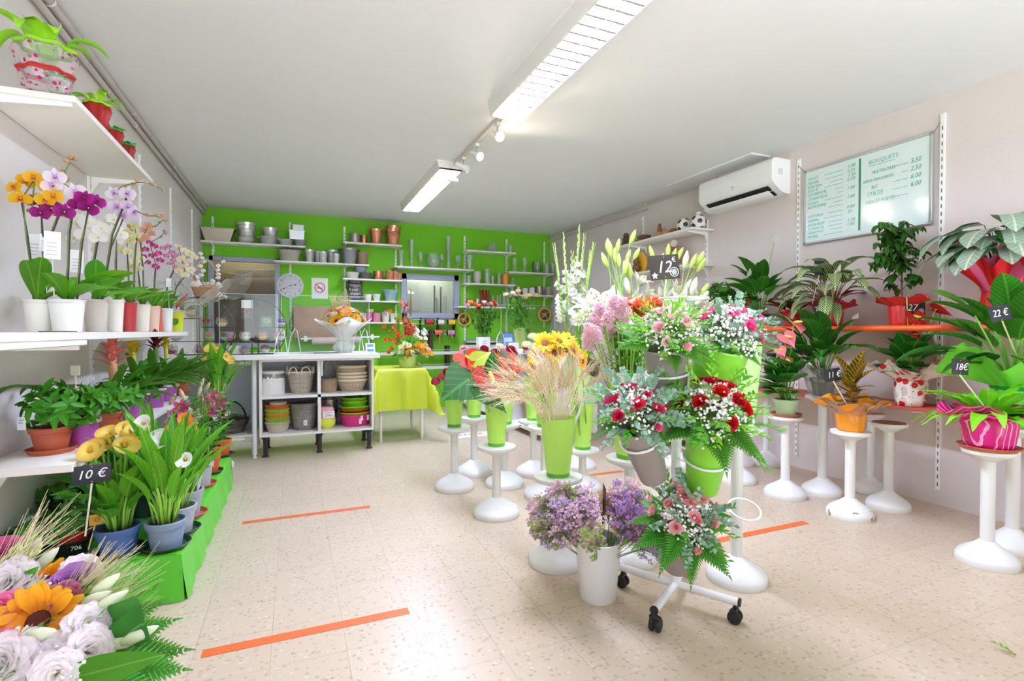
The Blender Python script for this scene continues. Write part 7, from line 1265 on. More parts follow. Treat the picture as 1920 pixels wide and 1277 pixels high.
# ================================================================ bucket trolley
HB = V((1.447, 1.690, 0)); t = thing('bucket_trolley', 'white steel trolley on castors whose rings hold tilted flower buckets', 'trolley', HB); TW = mat('#f2f2f2', .3)
MB().tube([(0, 0, .07), (0, 0, .98)], .019, 14).obj('post', [TW], t)
CA = []
for i, (px, py) in enumerate(((1229, 1183), (1378, 1168), (1290, 1078), (1167, 1100))):
    q = at(px, py, z=.0)-HB; q.z = 0; e = q*1.0; L = e.length; u = e.normalized(); MB().tube([u*.012+V((0, 0, .085)), u*(L+.012)+V((0, 0, .085))], .0155, 12).obj('leg', [TW], t); MB().tube([u*(L+.012)+V((0, 0, .085)), u*(L+.02)+V((0, 0, .085))], .0165, 12).obj('end_cap', [BLACK], t)
    c = MB(); s = V((-u.y, u.x, 0)); pc = u*L+V((0, 0, .026)); 
    for k in (-1, 1): c.lathe([(.001, -.007), (.024, -.007), (.026, -.004), (.026, .004), (.024, .007), (.001, .007)], 20, 0, orient(pc+s*.013*k, s))
    o = c.obj('castor', [BLACK], t); MB().tube([pc+V((0, 0, .02)), pc+V((0, 0, .058))], .007, 8).tube([pc+V((0, 0, .02))-s*.02, pc+V((0, 0, .026)), pc+V((0, 0, .02))+s*.02], .012, 8).obj('fork', [BLACK], o)
TPD = mat('#988e88', .35)
def bucket(label, top, bot, dt, db, r, rb, m, ringf=.75, ring=True):
    """tilted bucket between its mouth centre and its foot centre (photo px and depths)"""
    a, b = at(*bot, d=db), at(*top, d=dt); ax = (b-a).normalized(); h = (b-a).length; M = orient(a, ax); t2 = thing('flower_bucket', label, 'bucket', (0, 0, 0), 'tilted buckets of the trolley', M=M)
    MB().lathe([(.001, 0), (rb*.97, 0), (rb, .004), (r-.001, h-.012), (r+.003, h-.008), (r+.003, h), (r-.004, h), (r-.006, h-.02), (rb-.004, .01), (.001, .01)], 36).obj('body', [m], t2)
    MB().lathe([(r-.009, h-.05), (.001, h-.05)], 24).obj('water', [mat('#3d4a30', .3)], t2)
    if ring:
        rr = rb+(r-rb)*ringf+.0055; z = h*ringf; q = MB(); q.tube([M@V((rr*math.cos(x), rr*math.sin(x), z))-HB for x in [2*PI*i/36 for i in range(37)]], .0048, 8, cap=False)
        c = M@V((0, 0, z)); u = V((HB.x-c.x, HB.y-c.y, 0)).normalized(); e = c+u*rr*.98; 
        for k in (0, .05): q.tube([e-HB+V((0, 0, -k)), V((0, 0, e.z-.01-k))], .0042, 8)
        q.obj('ring', [TW], t)
    return M, h, ax, t2
D1 = depth(HB)
b1 = bucket('taupe bucket of pale pink roses, highest on the trolley', (1249, 652), (1257, 812), D1-.24, D1-.17, .080, .052, TPD, .72)
b2 = bucket('lime green bucket tilted beside the tall pale green vase', (1352, 655), (1312, 830), D1-.16, D1-.10, .10, .062, mat('#8fdc3f', .35), .66)
b3 = bucket('taupe bucket of crimson and eucalyptus, tilting towards the wheat', (1192, 795), (1226, 895), D1-.33, D1-.24, .073, .05, TPD, .72)
b4 = bucket('lime green bucket of red roses low on the trolley', (1332, 800), (1316, 915), D1-.30, D1-.20, .084, .058, mat('#8fdc3f', .35), .5)
b5 = bucket('lowest taupe bucket of soft pink roses', (1278, 1000), (1268, 1062), D1-.22, D1-.16, .072, .052, TPD, .8)
q = at(1396, 955, d=D1+.05)-HB; MBq = MB().tube([q+V((.075*math.cos(x)-.0, .05*math.sin(x), .03*math.sin(x))) for x in [2*PI*i/24 for i in range(25)]], .0045, 8, cap=False); MBq.tube([q+V((-.07, 0, 0)), V((0, 0, q.z))], .0042, 6).obj('empty_ring', [TW], t)
q = at(1282, 560, d=D1-.02)-HB; MB().tube([q+V((.095*math.cos(x), .095*math.sin(x), 0)) for x in [2*PI*i/28 for i in range(29)]], .0048, 8, cap=False).tube([q+V((.0, -.09, 0)), V((0, 0, q.z))], .0042, 6).tube([(0, 0, .97), (0, 0, q.z)], .012, 10).obj('top_ring', [TW], t)
RU = FL('ruscus', '#4f9f3a', L=.15, k=11, s=.036); RUl = FL('ruscus', '#7cc440', L=.13, k=10, s=.034); EU = FL('euc', '#92b89e', L=.14, k=8, s=.027); EU2 = FL('euc', '#a6c8b0', L=.11, k=6, s=.024); FE = FL('fern', '#3a8a34', L=.15, W=.12, droop=.7); FE2 = FL('fern', '#478f38', L=.13, W=.1, droop=.6); GY2 = FL('gyp', '#fbfaf6', s=.085, k=44, ball=.0052, seed=16)
def bouq(label, b, rad, spec, seed, off=0., h=.9, axis=None, spread=1.3):
    M, hh, ax, o = b; c = M@V((0, 0, hh+off)); t3 = thing('bouquet', label, 'bouquet', c, 'ready made bouquets'); dome(t3, (0, 0, 0), axis or (ax*.6+V((0, -.4, .5))), rad, spec, seed, h, spread)
    MB().tube([(0, 0, .02), ax*-.05, ax*-min(.12, hh*.6)], [.03, .022, .026], 8).obj('stem_bundle', [mat('#5f8a3c', .6)], t3); return t3
PR = FL('rose', '#fde2dc'); PRd = FL('rose', '#fac8d2', open_=.8); CRM = FL('rose', '#e02a58', k=16); PNK = FL('rose', '#f0609e'); RDR = FL('rose', '#d0141c', k=24); SPK = FL('rose', '#fcc4c8', k=20); SPB = FL('rose', '#fab4bc', k=14, open_=.45)
bouq('pale pink rose and gypsophila bouquet in the highest taupe bucket', b1, .115, [('fern_frond', FE2, 7, 1., (.9, 1.25), 1), ('leafy_sprig', RUl, 44, .85, (.15, 1.3), 1), ('leafy_sprig', RU, 14, .9, (.8, 1.3), 1), ('gypsophila', GY2, 12, .95, (.1, 1.1), 2), ('rose', PR, 10, .72, (.1, .95), 0), ('rose', PRd, 7, .66, (.2, .95), 0)], 41, .02)
bouq('pink rose, gypsophila and eucalyptus bouquet above the lime bucket', b2, .125, [('fern_frond', FE2, 5, .9, (1.0, 1.25), 1), ('eucalyptus', EU, 16, 1., (.3, 1.25), 1), ('leafy_sprig', RU, 12, .9, (.6, 1.2), 1), ('gypsophila', GY2, 15, 1.1, (.05, 1.), 2), ('rose', PNK, 9, .85, (.1, .95), 0), ('eucalyptus', EU2, 10, 1., (.0, .9), 1)], 42, .03)
bouq('crimson rose and eucalyptus bouquet tilting towards the wheat', b3, .115, [('eucalyptus', EU, 20, 1.1, (.2, 1.3), 1), ('fern_frond', FE2, 6, .9, (.9, 1.3), 1), ('leafy_sprig', RU, 10, .9, (.6, 1.25), 1), ('gypsophila', GY2, 14, 1., (.05, 1.05), 2), ('rose', CRM, 10, .74, (.1, .95), 0), ('rose', PNK, 5, .6, (.3, .9), 0), ('eucalyptus', EU2, 9, 1., (.0, .9), 1)], 43, .02)
bouq('red rose and gypsophila bouquet with ferns in the lime bucket', b4, .13, [('fern_frond', FE, 10, 1., (.85, 1.3), 1), ('leafy_sprig', RUl, 22, 1.1, (.3, 1.25), 1), ('leafy_sprig', RU, 10, 1.2, (.8, 1.3), 1), ('gypsophila', GY2, 19, 1.05, (.05, 1.1), 2), ('rose', RDR, 11, .86, (.1, .95), 0)], 44, .03, spread=1.35)
bouq('soft pink rose and carnation bouquet low on the trolley', b5, .13, [('fern_frond', FE, 14, .95, (.85, 1.35), 1), ('eucalyptus', EU, 12, .95, (.3, 1.2), 1), ('leafy_sprig', RU, 8, .9, (.7, 1.2), 1), ('gypsophila', GY2, 17, 1., (.05, 1.05), 2), ('rose', SPK, 8, .82, (.3, 1.0), 0), ('rose', SPB, 10, .7, (.3, 1.05), 0), ('carnation', FL('ruffle', '#f8a8a4', k=30, s=.026), 3, 1., (.0, .25), 0), ('eucalyptus', EU2, 8, 1.1, (.0, .9), 1)], 45, .04)
p, h, D = vF
t3 = thing('bouquet', 'gypsophila and eucalyptus bunch in the tall pale green vase', 'bouquet', p+V((0, 0, h))); dome(t3, (0, 0, -.02), (.1, -.1, 1), .14, [('eucalyptus', EU, 9, 1., (.3, 1.1), 1), ('gypsophila', GY2, 10, 1.1, (.05, 1.), 2), ('rose', PNK, 5, 1.1, (.3, .9), 0), ('fern_frond', FE2, 3, .8, (.9, 1.2), 1)], 46, .8); MB().tube([(0, 0, 0), (0, 0, -.15)], .03, 8).obj('stem_bundle', [mat('#5f8a3c', .6)], t3)
q = at(1246, 501, d=D1-.2); tagcard('black slate price card chalked 12 euro above the white lilies', q, (-.25, -1, .08), '12', .118, .092, at(1242, 590, d=D1-.2), '#3b352c', .062, roll=.09, logo=True, stake='#dfe3e2', tx=-.035)
t = [o for o in C.objects if o.get('label') == 'black slate price card chalked 12 euro above the white lilies'][0]; f = V((-.25, -1, .08)).normalized(); x = V((0, 0, 1)).cross(f).normalized(); text('€', .026, mat('#f4f4f2', .7), t, plane_M((0, 0, 0), x, f.cross(x))@RZ(.09)@TR(.030, .018, .0012)); 
b = MB()
for k in range(5): a = PI/2+k*2*PI/5; b.add([(0, 0, .0014), (.014*math.cos(a), .014*math.sin(a), .0014), (.007*math.cos(a+.63), .007*math.sin(a+.63), .0014), (.007*math.cos(a-.63), .007*math.sin(a-.63), .0014)], [(0, 3, 1, 2)], sm=False)
b.obj('star_sticker', [mat('#d9d3dc', .5)], t).matrix_local = plane_M((0, 0, 0), x, f.cross(x))@RZ(.09)@TR(-.042, -.03, 0)
# ---------------------------------------------------------------- white bucket of statice
q = at(1121, 1137, z=0); fd = V((q.x, q.y, 0)).normalized(); BC = V((q.x, q.y, 0))+fd*.075; h = .255
t = thing('white_bucket', 'plain white bucket of statice on the floor beside the trolley', 'bucket', BC); MB().lathe([(.001, 0), (.072, 0), (.075, .003), (.098, h-.014), (.102, h-.012), (.102, h-.002), (.099, h), (.095, h-.002), (.072, .01), (.001, .01)], 44).obj('body', [mat('#f3f4f6', .35)], t)
STA = [(FL('statice', '#f8dce2', '#e0c4e8', L=.34, seed=s), 'pink statice stem in the white floor bucket', 'pink statice stems') for s in (1, 2)]+[(FL('statice', '#dcccf4', '#ece0f8', L=.34, seed=3), 'lilac statice stem in the white floor bucket', 'lilac statice stems'), (FL('statice', '#cca4d8', '#e8bcd6', L=.34, seed=4), 'purple statice stem in the white floor bucket', 'purple statice stems'), (FL('statice', '#ecc870', '#f0d8a0', L=.3, seed=5), 'yellow statice stem in the white floor bucket', 'yellow statice stems'), (FL('statice', '#bccc7c', '#dcb4c4', L=.34, seed=6), 'green budded statice stem in the white floor bucket', 'green statice stems')]
r_ = random.Random(77)
for i in range(62):
    left = i < 34; a = r_.uniform(-.6, .9); k = r_.choice([0, 1, 0, 1, 2, 5, 5]) if left else r_.choice([3, 3, 3, 2, 0, 1, 4]); me, lb, gr = STA[k]
    side = V((-1 if left else 1, 0, 0)); d = RT*(-.85 if left else .75)*r_.uniform(.1, 1.0)+FW*r_.uniform(-.6, .45)+V((0, 0, r_.uniform(.5, 1.05) if left else r_.uniform(.45, .9)))
    o = tag(put('cut_statice', me, None, orient(BC+V((r_.uniform(-.03, .03), r_.uniform(-.03, .03), .16))+RT*(-.03 if left else .03), d, r_.random()*6, r_.uniform(.8, 1.02))), lb, 'statice', gr)
q = at(1133, 935, d=depth(BC)-.02); tagcard('brown slate card turned edge on among the statice', q, (1, -.45, .0), '', .07, .11, BC+V((.02, 0, .25)), '#4a3026', .05, roll=.1, stake='#4a4038', tx=-.03)
# ================================================================ whiteboard wall
# red shelves
RS = mat('#cf5a4a', .5, vary=.4); RO = mat('#f4642a', .35)
t = shelf('upper red shelf of tall plants under the whiteboard', (XR, 4.0, 0), (XR, 1.25, 0), 1.155, (-1, 0, 0), .32, (.3, .72), .02, 'red plant shelves', RS); o = MB().tube([(-.335, 0, -.005), (-.335, -2.75, -.005)], .02, 10).obj('front_tube', [RO], t)
shelf('lower red shelf behind the pedestals', (XR, 3.4, 0), (XR, 1.25, 0), .655, (-1, 0, 0), .30, (.17, .65), .022, 'red plant shelves', RS)
t = shelf('small white wall shelf of figurines and footballs', (XR, 5.2, 0), (XR, 3.96, 0), 2.15, (-1, 0, 0), .285, (.93, .15), .02, None)
shelf('second white wall shelf half hidden behind the lilies', (XR, 5.2, 0), (XR, 3.96, 0), 1.80, (-1, 0, 0), .285, (.93, .15), .02, None)
# air conditioner
ay0, ay1, az0, az1, ad = 3.12, 4.0, 2.30, 2.585, .21
ya, yb2 = 3.115, 3.945
ac = thing('air_conditioner', 'white wall air conditioner with an open dark vent', 'air conditioner', (XR, (ya+yb2)/2, 2.33)); L = (yb2-ya)/2
pr = [(0, .0), (-.06, 0), (-.10, .012), (-.19, .07), (-.215, .10), (-.215, .25), (-.2, .275), (-.17, .285), (0, .285)]
ac.location.z = 2.29
b = MB(); P = []; n = len(pr)
for s in (-1, 1): P += [(x, s*L, z) for x, z in pr]
b.add(P, [tuple(range(n)), tuple(range(2*n-1, n-1, -1))]+[(i, n+i, n+(i+1) % n, (i+1) % n) for i in range(n)], sm=False); b.obj('casing', [mat('#f4f3f2', .3)], ac)
MB().add([(-.072, -L+.06, -.001), (-.185, -L+.06, .064), (-.185, L-.06, .064), (-.072, L-.06, -.001), (-.06, -L+.06, .01), (-.17, -L+.06, .07), (-.17, L-.06, .07), (-.06, L-.06, .01)], [(0, 1, 2, 3)], sm=False).obj('vent', [mat('#1f1c1b', .6)], ac).location = (-.004, 0, -.004)
MB().box((-.0, -L+.05, -.004), (.075, L-.05, .006), bev=.002).obj('louvre', [WHT], ac).matrix_local = TR(-.20, 0, .012)@MX.Rotation(.45, 4, 'Y'); MB().box((0, -L+.06, 0), (.012, L-.06, .005)).obj('louvre', [WHT], ac).matrix_local = TR(-.135, 0, .025)
MB().box((-.2155, -.02, .135), (-.2148, .02, .142)).box((-.2155, -.012, .115), (-.2148, .012, .12)).obj('badge', [mat('#9a9a9a', .5)], ac)
MB().box((-.14, -L-.0006, .15), (-.09, -L+.0004, .2)).obj('rating_label', [mat('#d9dadb', .5)], ac)
MB().tube([(-.05, L-.1, .285), (-.02, L-.06, .34), (0, L, .36)], .012, 8).obj('pipe_connection', [PIPEC], ac)
# whiteboard
wy0, wy1, wz0, wz1 = 2.955, 2.06, 1.845, 2.42; wb = thing('whiteboard', 'white price board with green handwriting hanging between two uprights', 'whiteboard', (XR-.02, wy0, wz0)); W_, H_ = wy0-wy1, wz1-wz0; MW = plane_M((0, 0, 0), (0, -1, 0), (0, 0, 1))
MB().box((0, 0, -.004), (W_, H_, .002)).obj('writing_surface', [mat('#dcebe7', .12)], wb).matrix_local = MW
for a in ((-.012, -.012, .004, H_+.012), (W_-.004, -.012, W_+.012, H_+.012), (-.012, -.012, W_+.012, .004), (-.012, H_-.004, W_+.012, H_+.012)): MB().box((a[0], a[1], -.008), (a[2], a[3], .008), bev=.002).obj('frame_bar', [mat('#c3c6c4', .35, .6)], wb).matrix_local = MW
for x in (-.013, W_-.007):
    for y in (-.013, H_-.007): MB().box((x, y, -.008), (x+.02, y+.02, .010)).obj('corner_cap', [mat('#8f938f', .5)], wb).matrix_local = MW
MB().box((W_*.48, .03, .002), (W_*.497, H_-.02, .0032)).obj('green_band', [mat('#2f8a6a', .4)], wb).matrix_local = MW
INKG = mat('#26a488', .6); INKG2 = mat('#52b49c', .6); LS = [('OEILLET', '0,80', .215), ('MUFLIER', '2,50', .2), ('ROSE 50cm', '1,50', .25), ('ROSE 60', '2,50', .27), ('LYS ORIENTAL', '', .3), ('LYS ASIATIQUE', '1,00', .33), ('GLAÏEUL', '', .2), ('ALSTROMERIA', '1,00', .28), ('', '', .24), ('HORTENSIA', '0,80', .25), ('GERMINI', '50', .2), ('ANTHURIUM', '', .25), ('TOURNESOL', '1,50', .24), ('LISIANTHUS', '1,50', .27), ('PIVOINE', '', .18)]
b = MB()
for i, (s, pr_, x0) in enumerate(LS):
    y = H_-.075-i*.0325-(.012 if i > 8 else 0)+.002*math.sin(i*5)
    if s: text(s, .03, INKG if i % 3 else INKG2, wb, MW@TR(.02, y, .0028), shear=.2, ext=.0002, sx=.82)
    b.box((min(.04+len(s)*.0175, .27) if s else .2, y+.008, .002), (.31, y+.0105, .003))
    if pr_: text(pr_, .034, INKG, wb, MW@TR(.345-.004*(i % 2), y+.012, .0028), shear=.25, ext=.0002)
text('BOUQUETS:', .042, INKG2, wb, MW@TR(.5, H_-.085, .0028), shear=.15, ext=.0002, sx=.9); b.box((.5, H_-.1, .002), (.68, H_-.0975, .003))
for i, (s, pr_, sz) in enumerate((('MULTIFLORES', '5,50', .032), ('REINES MARGUERITES', '2,50', .027), ('BLÉ', '6,00', .032), ('STATIS', '6,00', .045), ('OEILLET POETES', '', .034))):
    y = H_-.16-i*.052; text(s, sz, (INKG, INKG, INKG, INKG2, INKG2)[i], wb, MW@TR(.52-.06*(i == 1)-.02*(i > 2)*i*.5, y, .0028), shear=.2, ext=.0002, sx=.8); b.box((.66 if i != 1 else .72, y+.012, .002), (.76, y+.0145, .003))
    if pr_: text(pr_, .044, INKG, wb, MW@TR(.775, y+.004, .0028), shear=.25, ext=.0002, sx=.85)
b.obj('price_lines', [INKG], wb).matrix_local = MW
for a, c in (((XR-.015, wy0+.01, wz1), (XR-.015, 3.02, wz1+.07)), ((XR-.015, wy1-.01, wz1), (XR-.015, 2.01, wz1+.06))): MB().tube([V(a)-wb.location, V(c)-wb.location], .0022, 5).obj('hanging_wire', [mat('#6a6460', .5)], wb)
# footballs and figurines
def football(label, px, py, r, z):
    q = at(px, py, x=XR-.115); p = V((XR-.115, q.y, z+r)); t = thing('football_pot', label, 'football', p, 'ceramic footballs'); MB().ball((0, 0, 0), r, 0, 28, 16).obj('ball', [mat('#efeeec', .3)], t); g = 1.618; b = MB()
    for v in [(s1*a, s2*c, 0) for a, c in ((1, g),) for s1 in (1, -1) for s2 in (1, -1)]+[(0, s1, s2*g) for s1 in (1, -1) for s2 in (1, -1)]+[(s1*g, 0, s2) for s1 in (1, -1) for s2 in (1, -1)]:
        d = V(v).normalized(); M = orient((0, 0, 0), d); 
        P = [V((0, 0, 1))]; nk = 20
        for f in (.33, .66, 1):
            for k in range(nk):
                a = 2*PI*k/nk; rr = math.tan(.36)*f*math.cos(PI/5)/math.cos((a % (2*PI/5))-PI/5); P.append(V((rr*math.cos(a), rr*math.sin(a), 1)))
        b.add([M@(q_.normalized()*r*1.012) for q_ in P], [(0, 1+k, 1+(k+1) % nk) for k in range(nk)]+[(1+q_*nk+k, 1+q_*nk+nk+k, 1+q_*nk+nk+(k+1) % nk, 1+q_*nk+(k+1) % nk) for q_ in range(2) for k in range(nk)])
    b.obj('dark_patches', [mat('#4a2a22', .35)], t); return t
football('white ceramic football with brown patches lying in from the shelf end', 1283, 415, .078, 2.1505); football('white ceramic football with dark patches at the shelf end, under the air conditioner', 1324, 413, .076, 2.1505)
t = [o for o in C.objects if o.get('label', '').endswith('shelf end, under the air conditioner')][0]; t.location.y = 4.06; MB().lathe([(.025, .070), (.027, .10), (.022, .1)], 12).obj('collar', [mat('#e9e8e6', .4)], t)
def fig(label, px, z, parts, name='figurine', x=XR-.11, D=None):
    q = at(px, 440, x=x); t = thing(name, label, 'figurine', (x, q.y, z), 'shelf figurines')
    for nm, c, balls in parts:
        b = MB()
        for (bx, by, bz, r, sc) in balls: b.ball((bx, by, bz), r, 0, 12, 8, sc)
        b.obj(nm, [mat(c, .5, vary=.35)], t)
    return t
S1 = (1, 1, 1)
fig('dark seated animal figurine at the inner end of the shelf', 1174, 2.151, [('body', '#5a4438', [(0, 0, .05, .055, (1, .9, 1)), (0, 0, .10, .045, S1), (0, 0, .15, .035, S1), (-.03, .03, .03, .025, S1), (-.03, -.03, .03, .025, S1)])])
fig('green mossy frog figurine beside the brown planter', 1199, 2.151, [('body', '#8a8a3a', [(0, .02, .035, .038, (1, 1.1, .9)), (-.01, -.03, .045, .036, (1, 1, 1.1)), (-.03, -.04, .08, .015, S1), (-.03, -.01, .08, .015, S1)])])
t = thing('bark_planter', 'small brown bark planter on the figurine shelf', 'planter', (XR-.1, at(1209, 440, x=XR-.1).y, 2.151)); MB().lathe([(.001, 0), (.05, 0), (.07, .09), (.062, .09), (.045, .02), (.001, .02)], 16, rib=(6, .08)).obj('pot', [mat('#6e5238', .8, vary=.5)], t)
fig('brown hen figurine with a yellow body', 1237, 2.151, [('body', '#c9a04a', [(0, 0, .045, .048, (1, 1.2, .9))]), ('neck', '#a8563a', [(0, .0, .10, .028, (1, 1, 1.4)), (-.005, 0, .14, .022, S1)]), ('comb', '#a8402e', [(0, 0, .165, .014, (1, 1.2, 1))])])
fig('pale duck figurine next to the hen', 1249, 2.151, [('body', '#d3aa84', [(0, 0, .045, .045, (1, 1.2, .95)), (0, .03, .08, .025, (1, 1, 1.3))])])
fig('round brown pot figurine beside the brown patched football', 1263, 2.151, [('body', '#9a6a3c', [(0, 0, .042, .045, (1, 1.1, .95))])])
fig('brown bear clip figurine under the football shelf', 1270, 1.801, [('body', '#b0825a', [(0, 0, .12, .09, (1, 1, .9)), (-.02, .04, .24, .05, S1), (-.03, -.06, .2, .03, S1)]), ('head', '#e8ded0', [(-.03, .02, .26, .045, S1)])])
fig('white and red gnome figurine behind the gladioli', 1117, 1.0, [('body', '#e6e2dc', [(0, 0, .06, .05, (1, 1, 1.4)), (0, 0, .38, .035, (1, 1, 1.6))]), ('hat', '#d8301e', [(0, 0, .2, .05, (1, 1, 1.2))])]) if False else None
t = thing('teddy_plate', 'brown teddy bear before a yellow disc behind the lilies', 'ornament', (XR-.1, at(1200, 500, x=XR-.1).y, 1.801)); M = plane_M((0, 0, 0), (0, -1, 0), (0, 0, 1)); MB().lathe([(.001, -.006), (.13, -.006), (.13, .004), (.001, .006)], 32).obj('disc', [mat('#e0b02a', .4)], t).matrix_local = M@TR(0, .131, 0); b = MB(); b.ball((-.05, 0, .07), .05).ball((-.055, 0, .15), .038).ball((-.05, .03, .185), .014).ball((-.05, -.03, .185), .014); b.obj('bear', [mat('#7a5238', .7)], t)
# ---------------------------------------------------------------- plants of the whiteboard wall
def depthp(x, y): return depth((x, y, 1))
LSp = leafm('#2f7a2c', '#6fae4a', 'side', 9, 4, .3, vary=.12); LSd = leafm('#225f25', '#4f8f3c', 'side', 9, 4, .3, vary=.12); LAn = leafm('#2a7a2c', '#7ab45a', 'mid', rough=.28, vary=.1)
SPL = [PL(.20, .06, .24, .105, 'ovate', LSp, .9, .95, .18, .01, .0035, '#5f9a3a', 8, 2), PL(.26, .03, .23, .1, 'ovate', LSd, .7, 1.2, .2, .01, .0035, '#5f9a3a', 8, 2), PL(.14, .09, .24, .1, 'ovate', LSd, 1.1, .6, .18, .01, .0035, '#5f9a3a', 8, 2)]
def wall(px, z, x): q = at(px, 600, x=x); return V((x, q.y, z+.0008))
def spath(label, q, sc, n, blooms, seed, potf, lz, group='peace lilies', L=SPL, lean=.35):
    t = thing('potted_peace_lily', label, 'peace lily', q, group); h = potf(t); fan(t, L, n, h, .03, lean, seed, .7*sc, 1.1*sc, wall=1)
    for x, y, s, rl in blooms:
        H = at(x, y, d=depth(q)-.05)-q; f = put('flower_stem', MB().tube(arc((0, 0, h), H, .0, 5), [.0038]*3+[.003]*3, 6).mesh('stem', [mat('#8cb84a', .5)]), t); put('flower', FL('peace', ((0, '#dfe6c0'), (.25, '#f4f2ec'), (1, '#f6f4f0')), s=.1), f, orient(H, (-.35, -.75, .55), rl, s))
    return t
def par_ph(t): return (t.location.x*7+t.location.y*5) % 6.28
def sheet(r0, r1, z0, rise, ph, amp=.2, n=88, m=9, corners=4):
    """the gathered upper part of a square sheet of wrapping paper: pleats below, pointed corners above"""
    b = MB(); P = []; fs = []
    for k in range(m+1):
        f = k/m
        for i in range(n): a = 2*PI*i/n; c_ = math.cos(corners*(a+ph)/1.); rr = (r0+(r1-r0)*f**1.15)*(1+amp*f*max(0, c_)**1.5-.08*f*(c_ < 0)*-c_+.045*math.sin(11*a+ph)*(1-f*.3)+.03*math.sin(19*a)*f); P.append((rr*math.cos(a), rr*math.sin(a), z0+rise*f*(1.25-.45*max(0, c_)+.28*math.sin(5*a+ph)+.14*math.sin(9*a))))
    for k in range(m): fs += [(k*n+i, k*n+(i+1) % n, (k+1)*n+(i+1) % n, (k+1)*n+i) for i in range(n)]
    return b.add(P, fs)
def wrap(c, r, h, fl=.06, rib=9, amp=.07, m=None, tie=None, z0=0., skirt=True):
    def f(t):
        b = MB().lathe([(.001, z0+.001), (r*.8, z0+.001), (r*.86, h*.2), (r*.98, h*.85), (r*.9, h)], 54, rib=(rib, amp*.4)); mm = m or mat(c, .35); b.obj('wrap', [mm], t)
        if skirt: sheet(r*.9, r*1.12+fl*1.15, h*.98, fl, par_ph(t), .22).obj('wrap_skirt', [mm], t)
        if tie: MB().lathe([(r*.9, h*.96), (r*.95, h*.985), (r*.9, h*1.01)], 30).obj('ribbon', [mat(tie, .35)], t)
        MB().lathe([(r*.86, h*.96), (.001, h*.97)], 20).obj('soil', [SOIL()], t); return h
    return f
def pfun(c, r, h, **k):
    def f(t): pot(t, r, r*.78, h, c, True, **k); return h-.012
    return f
UP1 = 1.156
spath('tall peace lily on the upper red shelf beside the figurine shelf', wall(1425, UP1, XR-.2), 1.08, 30, [(1451, 455, .9, 0), (1402, 520, .9, .5), (1424, 560, .7, -.4)], 1, pfun('#3a3a38', .075, .12), .2, lean=.2)
t = thing('potted_foliage_plant', 'dark leafy plant with round leaves at the far end of the upper red shelf', 'potted plant', wall(1352, UP1, XR-.2)); pot(t, .075, .058, .12, '#3a3a38'); bush(t, (0, 0, .28), .15, 80, .1, .06, leafm('#2a6a28', '#5f9a44', 'mid', rough=.3), 3, h=1.1, base=(0, 0, .1))
STR = leafm('#2d5a26', '#c4cf9a', 'band', 13, 7, .3, edge=('#3a6a2c', .44), vary=.1); STL = [PL(.17, .08, .25, .075, 'lance', STR, 1.3, .7, .12, .015, .0035, '#8a4a3a', 9, 2), PL(.22, .04, .25, .07, 'lance', STR, 1.6, .9, .12, .015, .0035, '#8a4a3a', 9, 2), PL(.12, .1, .24, .07, 'lance', STR, 1.2, .2, .12, .015, .0035, '#8a4a3a', 9, 2)]
t = thing('potted_stromanthe', 'striped stromanthe with drooping leaves in red wrap under the whiteboard', 'potted plant', wall(1560, UP1, XR-.235)); wrap('#c8202c', .075, .13, .05)(t); fan(t, STL, 38, .12, .03, .5, 5, .95, 1.35, wall=1)
for a in (.4, 2.9, 4.4): put('leaf', PL(.1, .08, .24, .06, 'lance', leafm('#6a1f28', '#a8545a', 'mid', vary=.05), .9, .5, .12, .01, .0035, '#8a4a3a', 8, 2), t, TR(0, 0, .12)@RZ(a))
q_ = at(1536, 503, d=depth(wall(1560, UP1, XR-.235))-.12); tagcard('small black price card standing in the striped stromanthe', q_, (-.4, -1, 0), '25', .07, .1, q_+V((0, .05, -.25)), '#222226', .045, tx=-.027)
RUB = leafm('#4a1a1c', '#8a3a3a', 'mid', rough=.25, vary=.08)
t = thing('potted_rubber_plant', 'dark burgundy leaved plant between the peace lily and the stromanthe', 'potted plant', wall(1485, UP1, XR-.22)); wrap('#c8202c', .06, .1, .03)(t)
for i, (a, tl) in enumerate(((2.2, .7), (1.2, .5), (3.4, .6), (4.6, .9), (.2, .8))): put('leaf', PL(.05, .05, .2, .09, 'ovate', RUB, .5, .7, .15, 0, .004, '#8a3a3a', 8, 2), t, TR(0, 0, .1)@RZ(a)@RX(-tl*.2))
FIC = leafm('#235f26', '#6f9a4a', 'mid', rough=.28, vary=.14)
q = wall(1690, UP1, XR-.2); t = thing('potted_ficus', 'slender ficus tree in crinkled red wrap before the whiteboard corner', 'ficus', q); wrap('#d43a34', .075, .14, .05, 11, .1)(t); r_ = random.Random(12); b = MB(); s = MB(); s.tube([(0, 0, .13), (.006, .004, .35), (0, 0, .62)], [.006, .005, .003], 6)
for i in range(46):
    z = .22+.42*r_.random()**.8; a = r_.random()*6.28; a = PI-a if math.cos(a) > .5 else a; L = r_.uniform(.08, .24)*(1 if z > .3 else .7); e = V((math.cos(a)*L, math.sin(a)*L*.8, z+r_.uniform(.02, .12))); m_ = V((e.x*.5, e.y*.5, z+.06)); s.tube([(0, 0, z), m_, e], [.0022, .0016, .001], 4, cap=False)
    for k in range(8): f = .3+.7*k/8; c = (V((0, 0, z)).lerp(m_, f*2) if f < .5 else m_.lerp(e, f*2-1)); b.leaf(r_.uniform(.05, .075), .034, 'ovate', .5, .18, 5, 0, MX.Translation(c)@RZ(a-PI/2+(.9 if k % 2 else -.9))@RX(-.5+r_.uniform(-.5, .4)))
b.obj('foliage', [FIC], t); s.obj('trunk', [mat('#6a5540', .7)], t)
